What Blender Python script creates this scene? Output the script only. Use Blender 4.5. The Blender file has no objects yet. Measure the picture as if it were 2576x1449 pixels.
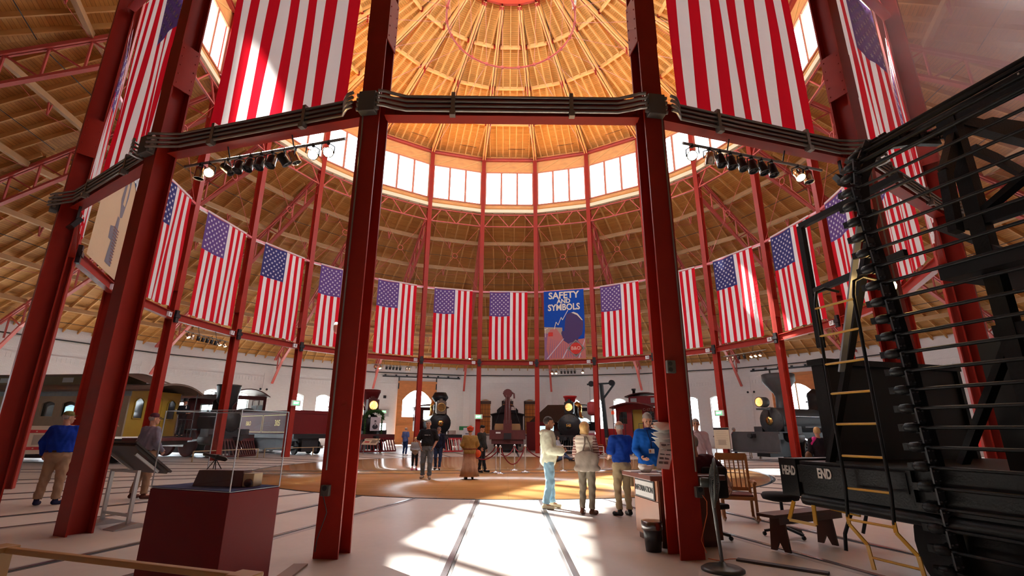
import bpy, bmesh, math, random
import numpy as np
from math import pi, sin, cos, tan, radians, degrees, hypot, atan2, sqrt
from mathutils import Vector, Matrix
random.seed(7)
SC = bpy.context.scene
COL = SC.collection
# ------------------------------------------------------------------ helpers
class MB:
    """collects shapes, builds one mesh object"""
    def __init__(s): s.v=[]; s.f=[]; s.m=[]; s.sm=[]
    def add(s, vs, fs, mi=0, M=None, smooth=False):
        n=len(s.v)
        if M is not None: vs=[M@Vector(p) for p in vs]
        s.v+= [tuple(p) for p in vs]
        s.f+= [tuple(i+n for i in f) for f in fs]
        s.m+= [mi]*len(fs); s.sm+=[smooth]*len(fs); return s
    def box(s, c, d, mi=0, M=None):
        x,y,z=c; a,b,e=d[0]/2,d[1]/2,d[2]/2
        vs=[(x+i*a,y+j*b,z+k*e) for i in(-1,1) for j in(-1,1) for k in(-1,1)]
        return s.add(vs,[(0,1,3,2),(4,6,7,5),(0,4,5,1),(2,3,7,6),(0,2,6,4),(1,5,7,3)],mi,M)
    def b2(s, lo, hi, mi=0, M=None):
        return s.box([(lo[i]+hi[i])/2 for i in range(3)],[abs(hi[i]-lo[i]) for i in range(3)],mi,M)
    def bar(s, p, q, w, h, mi=0, up=(0,0,1), M=None):
        """rectangular bar from p to q, w sideways, h along up"""
        p=Vector(p); q=Vector(q); d=(q-p); L=d.length
        if L<1e-6: return s
        d.normalize(); u=Vector(up); u=u-d*u.dot(d)
        if u.length<1e-4: u=Vector((0,1,0))-d*d.y
        u.normalize(); r=d.cross(u)
        vs=[]
        for t in (p,q):
            for i,j in ((-1,-1),(1,-1),(1,1),(-1,1)): vs.append(t+r*(i*w/2)+u*(j*h/2))
        return s.add(vs,[(0,1,2,3),(7,6,5,4),(0,4,5,1),(1,5,6,2),(2,6,7,3),(3,7,4,0)],mi,M)
    def tube(s, pts, r, n=8, mi=0, cap=True, M=None, smooth=True, closed=False):
        pts=[Vector(p) for p in pts]; rs=r if isinstance(r,(list,tuple)) else [r]*len(pts)
        vs=[]; N=len(pts); prev=None
        for i,p in enumerate(pts):
            a=pts[i-1] if (i>0 or closed) else p; b=pts[(i+1)%N] if (i<N-1 or closed) else p
            d=(b-a).normalized()
            if prev is None:
                u=Vector((0,0,1)) if abs(d.z)<.9 else Vector((1,0,0))
            else: u=prev
            u=(u-d*u.dot(d)).normalized(); w=d.cross(u); prev=u
            for k in range(n):
                t=2*pi*k/n; vs.append(p+(u*cos(t)+w*sin(t))*rs[i])
        fs=[]
        for i in range(N if closed else N-1):
            j=(i+1)%N
            for k in range(n): fs.append((i*n+k,i*n+(k+1)%n,j*n+(k+1)%n,j*n+k))
        s.add(vs,fs,mi,M,smooth)
        if cap and not closed:
            s.add(vs[:n],[tuple(range(n-1,-1,-1))],mi,M); s.add(vs[-n:],[tuple(range(n))],mi,M)
        return s
    def lathe(s, prof, n=24, c=(0,0,0), axis='z', mi=0, M=None, smooth=True, mis=None, cap=True):
        """prof: (r, h) pairs"""
        vs=[]
        for r,h in prof:
            for k in range(n):
                t=2*pi*k/n; a,b=r*cos(t),r*sin(t)
                p={'z':(a,b,h),'y':(b,h,a),'x':(h,a,b)}[axis]
                vs.append((p[0]+c[0],p[1]+c[1],p[2]+c[2]))
        m=len(prof)
        for i in range(m-1):
            fs=[(i*n+k,i*n+(k+1)%n,(i+1)*n+(k+1)%n,(i+1)*n+k) for k in range(n)]
            s.add([],[],0)
            base=len(s.v) if i==0 else base
            if i==0:
                s.v+= [tuple(M@Vector(p)) if M is not None else p for p in vs]
            s.f+=[tuple(x+base for x in f) for f in fs]; s.m+=[mis[i] if mis else mi]*n; s.sm+=[smooth]*n
        for r,i0,rev in ((prof[0][0],0,True),(prof[-1][0],(m-1)*n,False)):
            if r>1e-4 and cap:
                f=[base+i0+k for k in range(n)]; s.f.append(tuple(reversed(f)) if rev else tuple(f)); s.m.append(mi); s.sm.append(False)
        return s
    def prism(s, poly, a, b, axis='y', mi=0, M=None):
        """extrude a 2D polygon; axis y: poly=(x,z); x: (y,z); z: (x,y)"""
        def P(p,t): return {'y':(p[0],t,p[1]),'x':(t,p[0],p[1]),'z':(p[0],p[1],t)}[axis]
        n=len(poly); vs=[P(p,a) for p in poly]+[P(p,b) for p in poly]
        fs=[tuple(range(n)),tuple(range(2*n-1,n-1,-1))]+[(i,i+n,(i+1)%n+n,(i+1)%n) for i in range(n)]
        return s.add(vs,fs,mi,M)
    def quad(s,a,b,c,d,mi=0,M=None): return s.add([a,b,c,d],[(0,1,2,3)],mi,M)
    def ball(s,c,r,mi=0,n=12,M=None,sc=(1,1,1)):
        vs=[];m=n//2
        for i in range(m+1):
            th=pi*i/m
            for k in range(n): vs.append((c[0]+r*sc[0]*sin(th)*cos(2*pi*k/n),c[1]+r*sc[1]*sin(th)*sin(2*pi*k/n),c[2]+r*sc[2]*cos(th)))
        return s.add(vs,[(i*n+k,(i+1)*n+k,(i+1)*n+(k+1)%n,i*n+(k+1)%n) for i in range(m) for k in range(n)],mi,M,True)
    def merge(s,o,M=None,mi=None):
        n=len(s.v); s.v+=[tuple(M@Vector(p)) if M is not None else p for p in o.v]
        s.f+=[tuple(i+n for i in f) for f in o.f]; s.m+=o.m if mi is None else [mi]*len(o.m); s.sm+=o.sm; return s
    def build(s, name, mats, parent=None, bevel=0, loc=None, rz=None, fixn=True):
        me=bpy.data.meshes.new(name); me.from_pydata(s.v,[],s.f)
        if not isinstance(mats,(list,tuple)): mats=[mats]
        for m in mats: me.materials.append(m)
        me.polygons.foreach_set('material_index',s.m); me.polygons.foreach_set('use_smooth',s.sm)
        if fixn:
            bm=bmesh.new(); bm.from_mesh(me); bmesh.ops.recalc_face_normals(bm,faces=bm.faces); bm.to_mesh(me); bm.free()
        me.update()
        o=bpy.data.objects.new(name,me); COL.objects.link(o)
        if parent: o.parent=parent
        if loc is not None: o.location=loc
        if rz is not None: o.rotation_euler=(0,0,rz)
        if bevel:
            b=o.modifiers.new('bevel','BEVEL'); b.width=bevel; b.segments=2; b.limit_method='ANGLE'
        return o
def tag(o,label=None,cat=None,group=None,kind=None):
    if label: o['label']=label
    if cat: o['category']=cat
    if group: o['group']=group
    if kind: o['kind']=kind
    return o
def empty(name,label,cat,loc=(0,0,0),rz=0,group=None,kind=None):
    o=bpy.data.objects.new(name,None); COL.objects.link(o); o.empty_display_size=.2
    o.location=loc; o.rotation_euler=(0,0,rz); return tag(o,label,cat,group,kind)
def dup(o,parent=None,loc=None,rz=None,label=None,group=None):
    kids=[c for c in COL.objects if c.parent==o]
    return _dup(o,parent,loc,rz,label,group)
KIDS={}
def _dup(o,parent,loc,rz,label,group):
    c=o.copy(); COL.objects.link(c)
    if parent is not None: c.parent=parent
    if loc is not None: c.location=loc
    if rz is not None: c.rotation_euler=(0,0,rz)
    if label: c['label']=label
    if group: c['group']=group
    for ch in o.children: _dup(ch,c,None,None,None,None)
    return c
def T(x=0,y=0,z=0,rz=0,rx=0,ry=0,s=1):
    return Matrix.Translation((x,y,z))@Matrix.Rotation(rz,4,'Z')@Matrix.Rotation(ry,4,'Y')@Matrix.Rotation(rx,4,'X')@Matrix.Scale(s,4)
def text_mb(body,size=1.0,depth=.01,mi=0,M=None,align='CENTER',bold=0.0,sx=1.0):
    cu=bpy.data.curves.new('lettering','FONT'); cu.body=body; cu.size=size; cu.extrude=depth; cu.align_x=align; cu.align_y='CENTER'
    cu.offset=bold; cu.resolution_u=3
    o=bpy.data.objects.new('lettering',cu); COL.objects.link(o)
    dg=bpy.context.evaluated_depsgraph_get(); me=bpy.data.meshes.new_from_object(o.evaluated_get(dg))
    mb=MB(); mb.add([(v.co.x*sx,v.co.y,v.co.z) for v in me.vertices],[tuple(p.vertices) for p in me.polygons],mi,M)
    bpy.data.objects.remove(o); bpy.data.curves.remove(cu); bpy.data.meshes.remove(me)
    return mb
# ------------------------------------------------------------------ materials
def nodes(m): m.use_nodes=True; return m.node_tree.nodes,m.node_tree.links
MATS={}
def mat(name,col,rough=.5,metal=0,noise=0,scale=8,bump=0,bscale=40,spec=.5,coat=0,emit=0,ecol=None,trans=0,rvar=0):
    if name in MATS: return MATS[name]
    m=bpy.data.materials.new(name); N,L=nodes(m); b=N['Principled BSDF']
    b.inputs['Base Color'].default_value=(*col,1); b.inputs['Roughness'].default_value=rough; b.inputs['Metallic'].default_value=metal
    b.inputs['Specular IOR Level'].default_value=spec; b.inputs['Coat Weight'].default_value=coat; b.inputs['Coat Roughness'].default_value=.15
    if emit: b.inputs['Emission Color'].default_value=(*(ecol or col),1); b.inputs['Emission Strength'].default_value=emit
    if trans: b.inputs['Transmission Weight'].default_value=trans
    if noise or bump or rvar:
        tc=N.new('ShaderNodeTexCoord'); nz=N.new('ShaderNodeTexNoise'); nz.inputs['Scale'].default_value=scale; nz.inputs['Detail'].default_value=4
        L.new(tc.outputs['Object'],nz.inputs['Vector'])
        if noise:
            mx=N.new('ShaderNodeMix'); mx.data_type='RGBA'; mx.blend_type='MIX'
            mx.inputs['A'].default_value=(*[c*(1-noise) for c in col],1); mx.inputs['B'].default_value=(*[min(1,c*(1+noise)) for c in col],1)
            L.new(nz.outputs['Fac'],mx.inputs['Factor']); L.new(mx.outputs['Result'],b.inputs['Base Color'])
        if rvar:
            mr=N.new('ShaderNodeMapRange'); mr.inputs['To Min'].default_value=max(0,rough-rvar); mr.inputs['To Max'].default_value=min(1,rough+rvar)
            L.new(nz.outputs['Fac'],mr.inputs['Value']); L.new(mr.outputs['Result'],b.inputs['Roughness'])
        if bump:
            n2=N.new('ShaderNodeTexNoise'); n2.inputs['Scale'].default_value=bscale; L.new(tc.outputs['Object'],n2.inputs['Vector'])
            bp=N.new('ShaderNodeBump'); bp.inputs['Strength'].default_value=bump; bp.inputs['Distance'].default_value=.01
            L.new(n2.outputs['Fac'],bp.inputs['Height']); L.new(bp.outputs['Normal'],b.inputs['Normal'])
    MATS[name]=m; return m
def plankmat(name,c1,c2,pl=3.0,pw=.13,rough=.6,gap=.006,gapcol=None,swap=False,bump=.3,spec=.4,coat=0,grain=.25):
    """boards as a brick pattern in object space; boards run along x (or y when swap)"""
    m=bpy.data.materials.new(name); N,L=nodes(m); b=N['Principled BSDF']; tc=N.new('ShaderNodeTexCoord'); mp=N.new('ShaderNodeMapping')
    L.new(tc.outputs['Object'],mp.inputs['Vector'])
    if swap: mp.inputs['Rotation'].default_value=(0,0,pi/2)
    br=N.new('ShaderNodeTexBrick'); br.inputs['Scale'].default_value=1; br.inputs['Brick Width'].default_value=pl; br.inputs['Row Height'].default_value=pw
    br.inputs['Mortar Size'].default_value=gap; br.inputs['Mortar Smooth'].default_value=.1
    br.inputs['Color1'].default_value=(*c1,1); br.inputs['Color2'].default_value=(*c2,1); br.inputs['Mortar'].default_value=(*(gapcol or [c*.35 for c in c1]),1)
    L.new(mp.outputs['Vector'],br.inputs['Vector'])
    nz=N.new('ShaderNodeTexNoise'); m2=N.new('ShaderNodeMapping'); m2.inputs['Scale'].default_value=(1.2,14,3)
    L.new(mp.outputs['Vector'],m2.inputs['Vector']); L.new(m2.outputs['Vector'],nz.inputs['Vector']); nz.inputs['Scale'].default_value=1.5
    mx=N.new('ShaderNodeMix'); mx.data_type='RGBA'; mx.blend_type='MULTIPLY'; mx.inputs['Factor'].default_value=1
    cr=N.new('ShaderNodeMapRange'); cr.inputs['To Min'].default_value=1-grain; cr.inputs['To Max'].default_value=1+grain
    L.new(nz.outputs['Fac'],cr.inputs['Value']); L.new(br.outputs['Color'],mx.inputs['A']); L.new(cr.outputs['Result'],mx.inputs['B'])
    L.new(mx.outputs['Result'],b.inputs['Base Color']); b.inputs['Roughness'].default_value=rough; b.inputs['Specular IOR Level'].default_value=spec
    b.inputs['Coat Weight'].default_value=coat; b.inputs['Coat Roughness'].default_value=.08
    if bump:
        bp=N.new('ShaderNodeBump'); bp.inputs['Strength'].default_value=bump; bp.inputs['Distance'].default_value=.01; bp.invert=True
        L.new(br.outputs['Fac'],bp.inputs['Height']); L.new(bp.outputs['Normal'],b.inputs['Normal'])
    MATS[name]=m; return m
def glassmat(name,tint=(1,1,1),gl=.08,rough=.0):
    m=bpy.data.materials.new(name); N,L=nodes(m); N.remove(N['Principled BSDF']); out=N['Material Output']
    t=N.new('ShaderNodeBsdfTransparent'); t.inputs['Color'].default_value=(*tint,1)
    g=N.new('ShaderNodeBsdfGlossy'); g.inputs['Roughness'].default_value=rough
    fr=N.new('ShaderNodeLayerWeight'); fr.inputs['Blend'].default_value=.5; mx=N.new('ShaderNodeMixShader')
    pw=N.new('ShaderNodeMath'); pw.operation='POWER'; pw.inputs[1].default_value=5; L.new(fr.outputs['Facing'],pw.inputs[0])
    ad=N.new('ShaderNodeMath'); ad.operation='MULTIPLY_ADD'; ad.inputs[1].default_value=.8; ad.inputs[2].default_value=gl; ad.use_clamp=True
    L.new(pw.outputs[0],ad.inputs[0]); L.new(ad.outputs[0],mx.inputs['Fac']); L.new(t.outputs[0],mx.inputs[1]); L.new(g.outputs[0],mx.inputs[2])
    L.new(mx.outputs[0],out.inputs['Surface']); MATS[name]=m; return m
def clothmat(name,col,transl=.35,rough=.9,noise=.08):
    if name in MATS: return MATS[name]
    m=bpy.data.materials.new(name); N,L=nodes(m); b=N['Principled BSDF']; out=N['Material Output']
    b.inputs['Base Color'].default_value=(*col,1); b.inputs['Roughness'].default_value=rough; b.inputs['Specular IOR Level'].default_value=.2
    tr=N.new('ShaderNodeBsdfTranslucent'); tr.inputs['Color'].default_value=(*col,1); mx=N.new('ShaderNodeMixShader'); mx.inputs['Fac'].default_value=transl
    L.new(b.outputs[0],mx.inputs[1]); L.new(tr.outputs[0],mx.inputs[2]); L.new(mx.outputs[0],out.inputs['Surface'])
    tc=N.new('ShaderNodeTexCoord'); nz=N.new('ShaderNodeTexNoise'); nz.inputs['Scale'].default_value=6; nz.inputs['Detail'].default_value=6
    L.new(tc.outputs['Object'],nz.inputs['Vector']); bp=N.new('ShaderNodeBump'); bp.inputs['Strength'].default_value=.35; bp.inputs['Distance'].default_value=.05
    L.new(nz.outputs['Fac'],bp.inputs['Height']); L.new(bp.outputs['Normal'],b.inputs['Normal'])
    MATS[name]=m; return m
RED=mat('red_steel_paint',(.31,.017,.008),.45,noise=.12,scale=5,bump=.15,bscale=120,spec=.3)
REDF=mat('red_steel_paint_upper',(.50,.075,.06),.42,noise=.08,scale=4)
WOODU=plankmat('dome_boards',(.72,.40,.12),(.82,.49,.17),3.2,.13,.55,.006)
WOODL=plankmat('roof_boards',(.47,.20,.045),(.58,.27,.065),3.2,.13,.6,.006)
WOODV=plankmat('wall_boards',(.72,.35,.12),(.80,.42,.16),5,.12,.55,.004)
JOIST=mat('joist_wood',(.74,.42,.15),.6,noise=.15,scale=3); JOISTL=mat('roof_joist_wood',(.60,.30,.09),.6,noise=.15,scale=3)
PURL=mat('purlin_wood',(.50,.29,.13),.6,noise=.15,scale=3)
GLULAM=mat('glulam_wood',(.78,.45,.17),.5,noise=.12,scale=3)
CREAM=mat('cream_paint',(.85,.78,.55),.5)
CLEAR=glassmat('window_glass',(.97,.99,1),.02)
BLACKP=mat('black_paint',(.012,.012,.014),.35,noise=.3,scale=6,bump=.2,bscale=60)
GREYM=mat('grey_conduit',(.28,.26,.24),.35,metal=.7)
BOXG=mat('grey_box',(.11,.10,.09),.5,metal=.3)
STEEL=mat('bright_steel',(.7,.7,.7),.22,metal=1)
BRASS=mat('brass',(.75,.5,.16),.25,metal=1)
WHITE=mat('white_paint',(.8,.8,.78),.5)
DARKM=mat('dark_metal',(.03,.03,.035),.45,metal=.3)
# ------------------------------------------------------------------ geometry of the roundhouse
NB=22; ST=2*pi/NB; R=15.568; RA=R*cos(ST/2); CH=2*R*sin(ST/2)
ZB=6.55; ZF=12.2; ZC=19.4; ZT=24.1
RWA=35.3; ZW=8.1; RW=RWA/cos(ST/2); CW=2*RWA*tan(ST/2)
SL=(18.9-ZW)/(RWA-RA)           # lower roof slope
def rz_bay(b): return -pi/2+b*ST-pi/2
def rz_col(k): return -pi/2+(k+.5)*ST-pi/2
def pol(r,a,z=0): return Vector((r*cos(a),r*sin(a),z))
def ang_bay(b): return -pi/2+b*ST
def ang_col(k): return -pi/2+(k+.5)*ST
ORD=['first','second','third','fourth','fifth','sixth','seventh','eighth','ninth','tenth','eleventh']
def side(b):   # plain words for a bay / column position
    b=b%NB
    if b==0: return 'in the nearest bay'
    if b==11: return 'in the farthest middle bay'
    s='right' if b<11 else 'left'; n=b if b<11 else NB-b
    return f'in the {ORD[n-1]} {s} bay from the front'
def sidec(k):
    k=k%NB; s='right' if k<11 else 'left'; n=k if k<11 else NB-1-k
    return f'{ORD[n]} on the {s} from the front'
# ---- columns
def colm():
    w,d,t=.32,.36,.028
    root=empty('steel_column','','column')
    m=MB(); H=ZT+.1
    m.b2((-w/2,d/2-t,0),(w/2,d/2,H)); m.b2((-w/2,-d/2,0),(w/2,-d/2+t,H)); m.b2((-.018,-d/2+t,0),(.018,d/2-t,H))
    m.build('shaft',RED,root)
    for sx in (-1,1):
        m=MB(); x=sx*(w/2+.008); m.b2((x-.008,-d/2-.0,7.75),(x+.008,d/2,8.75))
        for z in (7.85,8.05,8.25,8.45,8.65):
            for y in (-.13,.13): m.ball((x+sx*.008,y,z),.016,n=6)
        m.build('batten_plate',RED,root)
    return root
def finish_cols(root):
    for k in range(NB):
        r=root if k==0 else _dup(root,None,None,None,None,None)
        r.location=pol(R+.06,ang_col(k)); r.rotation_euler=(0,0,rz_col(k))
        tag(r,'red I-section steel column '+sidec(k),'column','columns around the turntable')
finish_cols(colm())
# ---- per bay steel between the columns
def ibeam(m,x0,x1,y,zt,h,w,t=.02):
    m.b2((x0,y-w/2,zt-t),(x1,y+w/2,zt)); m.b2((x0,y-w/2,zt-h),(x1,y+w/2,zt-h+t)); m.b2((x0,y-.012,zt-h+t),(x1,y+.012,zt-t))
def bays(root,skip=(),only=None,rad=RA,fmt='{}',group=None,z=0):
    first=True
    for b in range(NB):
        if b in skip or (only is not None and b not in only): continue
        r=root if first else _dup(root,None,None,None,None,None); first=False
        r.location=pol(rad,ang_bay(b),z); r.rotation_euler=(0,0,rz_bay(b))
        r['label']=fmt.format(side(b))
        if group: r['group']=group
hx=CH/2-.17
root=empty('tie_beam','','beam'); m=MB(); ibeam(m,-hx,hx,0,ZB+.17,.34,.22); m.build('web_and_flanges',RED,root)
for sx in (-1,1):
    m=MB(); m.box((sx*(hx+.01),0,ZB),(.02,.16,.3)); m.box((sx*(hx-.06),.03,ZB),(.14,.012,.24)); 
    for z in (-.07,0,.07): m.ball((sx*(hx-.06),.042,ZB+z),.014,n=6)
    m.build('end_plate',RED,root)
bays(root,fmt='red steel tie beam below the flags {}',group='lower tie beams')
root=empty('flag_rail','','rail'); m=MB(); m.b2((-hx,-.09,ZF-.06),(hx,.09,ZF+.06)); m.build('channel',mat('rail_paint',(.55,.10,.12),.3,spec=.6),root)
bays(root,fmt='slim red rail carrying the flag {}',group='flag rails')
# Warren truss under the clerestory
root=empty('warren_truss','','truss'); zt=18.9; zb=17.85
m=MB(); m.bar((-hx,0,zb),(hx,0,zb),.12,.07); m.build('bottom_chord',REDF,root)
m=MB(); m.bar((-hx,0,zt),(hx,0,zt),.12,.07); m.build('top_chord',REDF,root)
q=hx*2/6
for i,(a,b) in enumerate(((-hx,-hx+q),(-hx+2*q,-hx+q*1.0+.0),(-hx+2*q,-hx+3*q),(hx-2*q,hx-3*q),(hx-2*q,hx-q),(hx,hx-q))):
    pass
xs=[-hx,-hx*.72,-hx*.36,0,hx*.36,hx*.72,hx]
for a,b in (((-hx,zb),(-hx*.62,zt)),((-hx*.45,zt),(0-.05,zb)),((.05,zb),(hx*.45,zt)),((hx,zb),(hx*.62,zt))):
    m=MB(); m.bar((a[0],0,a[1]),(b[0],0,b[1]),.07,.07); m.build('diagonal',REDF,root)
bays(root,fmt='red zigzag truss just below the high windows {}',group='trusses under the high windows')
# rod bracing with ring
root=empty('ring_brace','','brace'); zr=(17.75+ZF+.1)/2
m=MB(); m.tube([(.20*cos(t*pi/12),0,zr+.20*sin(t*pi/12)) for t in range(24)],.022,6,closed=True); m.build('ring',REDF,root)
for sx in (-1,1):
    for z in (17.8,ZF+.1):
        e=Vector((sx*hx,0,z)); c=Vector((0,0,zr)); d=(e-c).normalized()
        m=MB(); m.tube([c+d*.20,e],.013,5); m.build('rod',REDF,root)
bays(root,fmt='pink-red rod cross brace with a centre ring {}',group='ring braces above the flags')
# ---- clerestory
def clere():
    root=empty('window_1','','window'); 
    m=MB(); m.b2((-CH/2,-.08,ZC-.28),(CH/2,.22,ZC)); m.build('window_sill',CREAM,root)
    m=MB(); m.b2((-CH/2,.10,ZC),(CH/2,.16,ZC+.5)); m.b2((-CH/2,.10,22.9),(CH/2,.16,ZT+.42)); o=m.build('board_wall',MATS['wall_boards'],root)
    m=MB(); w=(CH-.36)/3; x0=-CH/2+.18
    zb,zt=ZC+.5,22.9
    for i in range(4): m.b2((x0+i*w-.085,.0,zb),(x0+i*w+.085,.12,zt))
    m.b2((x0,.03,zb-.05),(x0+3*w,.11,zb+.05)); m.b2((x0,.03,zt-.05),(x0+3*w,.11,zt+.05))
    m.build('window_frame',mat('mullion_paint',(.55,.19,.12),.45),root)
    for i in range(3):
        m=MB(); m.b2((x0+i*w+.04,.07,zb),(x0+(i+1)*w-.04,.074,zt)); m.build('pane',CLEAR,root)
    m=MB(); ibeam(m,-CH/2+.1,CH/2-.1,0,ZT+.12,.24,.24); m.build('head_beam',REDF,root)
    m=MB(); m.bar((-CH/2+.2,.09,22.95),(0,.09,ZT-.1),.03,.1); m.bar((CH/2-.2,.09,ZT-.1),(.1,.09,22.95),.03,.1); m.build('wall_brace',JOIST,root)
    return root
root=clere(); first=True
for b in range(NB):
    r=root if first else _dup(root,None,None,None,None,None); first=False
    r.name='window_%d'%(b+1); r.location=pol(RA,ang_bay(b)); r.rotation_euler=(0,0,rz_bay(b)); r['kind']='structure'; r['label']='three tall bright panes of the high window band '+side(b)
# ---- upper roof (dome)
RT,ZTOP=4.16,29.2
SU=(ZTOP-ZT-.1)/(RA-RT*cos(ST/2))
def zu(rr): return ZT+.1+(RA-rr)*SU   # rr apothem distance
def dist_h(a): return a*tan(ST/2)
def make_upper():
    root=empty('ceiling',None,None,kind='structure')
    ra=RT*cos(ST/2)
    m=MB(); o=.34
    A=[(-dist_h(RA+.3),RA+.3,zu(RA+.3)+o),(dist_h(RA+.3),RA+.3,zu(RA+.3)+o),(dist_h(ra),ra,zu(ra)+o),(-dist_h(ra),ra,zu(ra)+o)]
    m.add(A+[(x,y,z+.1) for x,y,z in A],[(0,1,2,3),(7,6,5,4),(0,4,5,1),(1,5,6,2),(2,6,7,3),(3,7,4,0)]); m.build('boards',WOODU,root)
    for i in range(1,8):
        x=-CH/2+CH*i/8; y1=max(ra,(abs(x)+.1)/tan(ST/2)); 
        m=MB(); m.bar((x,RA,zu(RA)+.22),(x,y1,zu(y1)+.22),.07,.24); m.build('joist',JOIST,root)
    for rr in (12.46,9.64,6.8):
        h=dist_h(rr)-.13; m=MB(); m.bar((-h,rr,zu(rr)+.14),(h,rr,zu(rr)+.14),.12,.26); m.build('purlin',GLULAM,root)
        for sx in (-1,1): MB().box((sx*(h-.06),rr,zu(rr)+.14),(.14,.15,.3)).build('hanger',RED,root)
    m=MB(); m.tube([(CH/2-.9,RA-.9,zu(RA-.9)+.05),(-.1,RA-.9,zu(RA-.9)+.05)],.018,5); m.build('sprinkler_pipe',DARKM,root)
    return root
root=make_upper(); first=True
for b in range(NB):
    r=root if first else _dup(root,None,None,None,None,None); first=False
    r.rotation_euler=(0,0,rz_bay(b)); r['kind']='structure'; r['label']='boarded dome roof segment '+side(b)
# main rafters of the dome: paired glulams
root=empty('dome_rafter','','beam')
for sx in (-1,1):
    m=MB(); rr=R; k=cos(ST/2)
    m.bar((sx*.09,R-.05,zu(RA)+.02),(sx*.07,RT,zu(RT*k)+.02),.09,.42); m.build('rafter_ply',GLULAM,root)
MB().box((0,R-.1,ZT+.12),(.34,.34,.26)).build('foot_bracket',RED,root)
MB().box((0,RT+.1,zu(RT*cos(ST/2))-.02),(.3,.26,.5)).build('head_bracket',RED,root)
z8=zu(8.6)-.25
m=MB(); m.bar((0,9.4,zu(9.4*cos(ST/2))-.1),(0,9.4,zu(9.4*cos(ST/2))-.75),.08,.08); m.build('king_post',RED,root)
m=MB(); m.tube([(0,R-.3,zu(RA)-.15),(0,9.4,zu(9.3)-.75)],.014,5); m.tube([(0,9.4,zu(9.3)-.75),(0,RT+.2,zu(RT)-.2)],.014,5); m.build('tension_rod',REDF,root)
m=MB(); m.tube([(.0,R-.2,zu(RA)-.05),(0.02,3.6,23.65)],.011,5); m.build('ring_tie_rod',mat('pink_rod',(.62,.22,.20),.4),root)
m=MB(); m.tube([(.0,3.6,23.65),(0.0,RT-.1,ZTOP-.2)],.011,5); m.build('hanger_rod',MATS['pink_rod'],root)
m=MB(); m.tube([(.22,R-.5,zu(RA)-.05),(.22,RT+.3,zu(RT)-.05)],.016,5); m.build('sprinkler_pipe',DARKM,root)
for k in range(NB):
    r=root if k==0 else _dup(root,None,None,None,None,None)
    r.location=(0,0,0); r.rotation_euler=(0,0,rz_col(k)); tag(r,'paired timber dome rafter over the column '+sidec(k),'beam','dome rafters')
m=MB(); m.tube([(3.6*cos(i*2*pi/66),3.6*sin(i*2*pi/66),23.65) for i in range(66)],.055,8,closed=True)
for i in range(NB): m.box((3.6*cos(ang_col(i)),3.6*sin(ang_col(i)),23.65),(.16,.16,.14))
tag(m.build('tension_ring',REDF),'red steel ring hanging on rods high under the dome','ring')
# lantern
m=MB(); 
for b in range(NB):
    M=Matrix.Rotation(rz_bay(b),4,'Z'); h=dist_h(RT); m.b2((-h*1.02,RT-.3,ZTOP-.15),(h*1.02,RT-.12,ZTOP+.75),0,M); m.b2((-h,RT-.02,ZTOP+.75),(h,RT+.02,ZTOP+.9),0,M); m.b2((-.05,RT-.05,ZTOP+.9),(.05,RT+.05,ZTOP+3),0,M); m.b2((h-.05,RT-.05,ZTOP+.9),(h+.05,RT+.05,ZTOP+3),0,M); m.b2((-h*1.02,RT-.05,ZTOP+3),(h*1.02,RT+.05,ZTOP+3.2),0,M)
tag(m.build('lantern_ring',RED),'red steel lantern ring at the very top of the dome','ring')
m=MB(); m.lathe([(RT+.4,ZTOP+3.2),(.1,ZTOP+5)],22); tag(m.build('ceiling',WOODU),'boarded cap of the dome lantern',kind='structure')
# ---- lower roof
def zl(rr): return ZW+(RWA-rr)*SL
def make_lower():
    root=empty('ceiling',None,None,kind='structure'); o=.5; a0,a1=RWA+.4,RA-.05
    m=MB(); A=[(-dist_h(a0),a0,zl(a0)+o),(dist_h(a0),a0,zl(a0)+o),(dist_h(a1),a1,zl(a1)+o),(-dist_h(a1),a1,zl(a1)+o)]
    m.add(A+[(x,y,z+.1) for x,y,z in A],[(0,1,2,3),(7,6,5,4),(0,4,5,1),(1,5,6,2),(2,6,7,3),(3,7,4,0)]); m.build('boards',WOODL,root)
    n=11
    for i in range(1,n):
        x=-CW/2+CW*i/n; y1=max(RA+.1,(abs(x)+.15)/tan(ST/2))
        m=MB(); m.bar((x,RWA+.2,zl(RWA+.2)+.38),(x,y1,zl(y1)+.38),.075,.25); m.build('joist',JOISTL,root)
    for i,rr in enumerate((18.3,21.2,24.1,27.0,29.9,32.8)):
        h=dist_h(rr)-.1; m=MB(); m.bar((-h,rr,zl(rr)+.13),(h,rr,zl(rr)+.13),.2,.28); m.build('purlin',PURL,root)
        if i in(0,1,2,3,4):
            m=MB(); z=zl(rr); m.bar((-.1,rr,z),(0,rr,z-.6),.05,.06,up=(0,1,0)); m.bar((.1,rr,z),(0,rr,z-.6),.05,.06,up=(0,1,0)); m.build('king_post',REDF,root)
            m=MB(); m.tube([(-h,rr,z-.02),(0,rr,z-.6),(h,rr,z-.02)],.012,4); m.build('tension_rod',REDF,root)
    for rr in (19.9,22.8,25.6,28.5,31.4,34.2):
        h=dist_h(rr)-.3; m=MB(); m.tube([(-h,rr,zl(rr)+.15),(h,rr,zl(rr)+.15)],.02,5); m.build('sprinkler_pipe',DARKM,root)
    return root
root=make_lower(); first=True
for b in range(NB):
    r=root if first else _dup(root,None,None,None,None,None); first=False
    r.rotation_euler=(0,0,rz_bay(b)); r['kind']='structure'; r['label']='boarded ring roof segment '+side(b)
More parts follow.
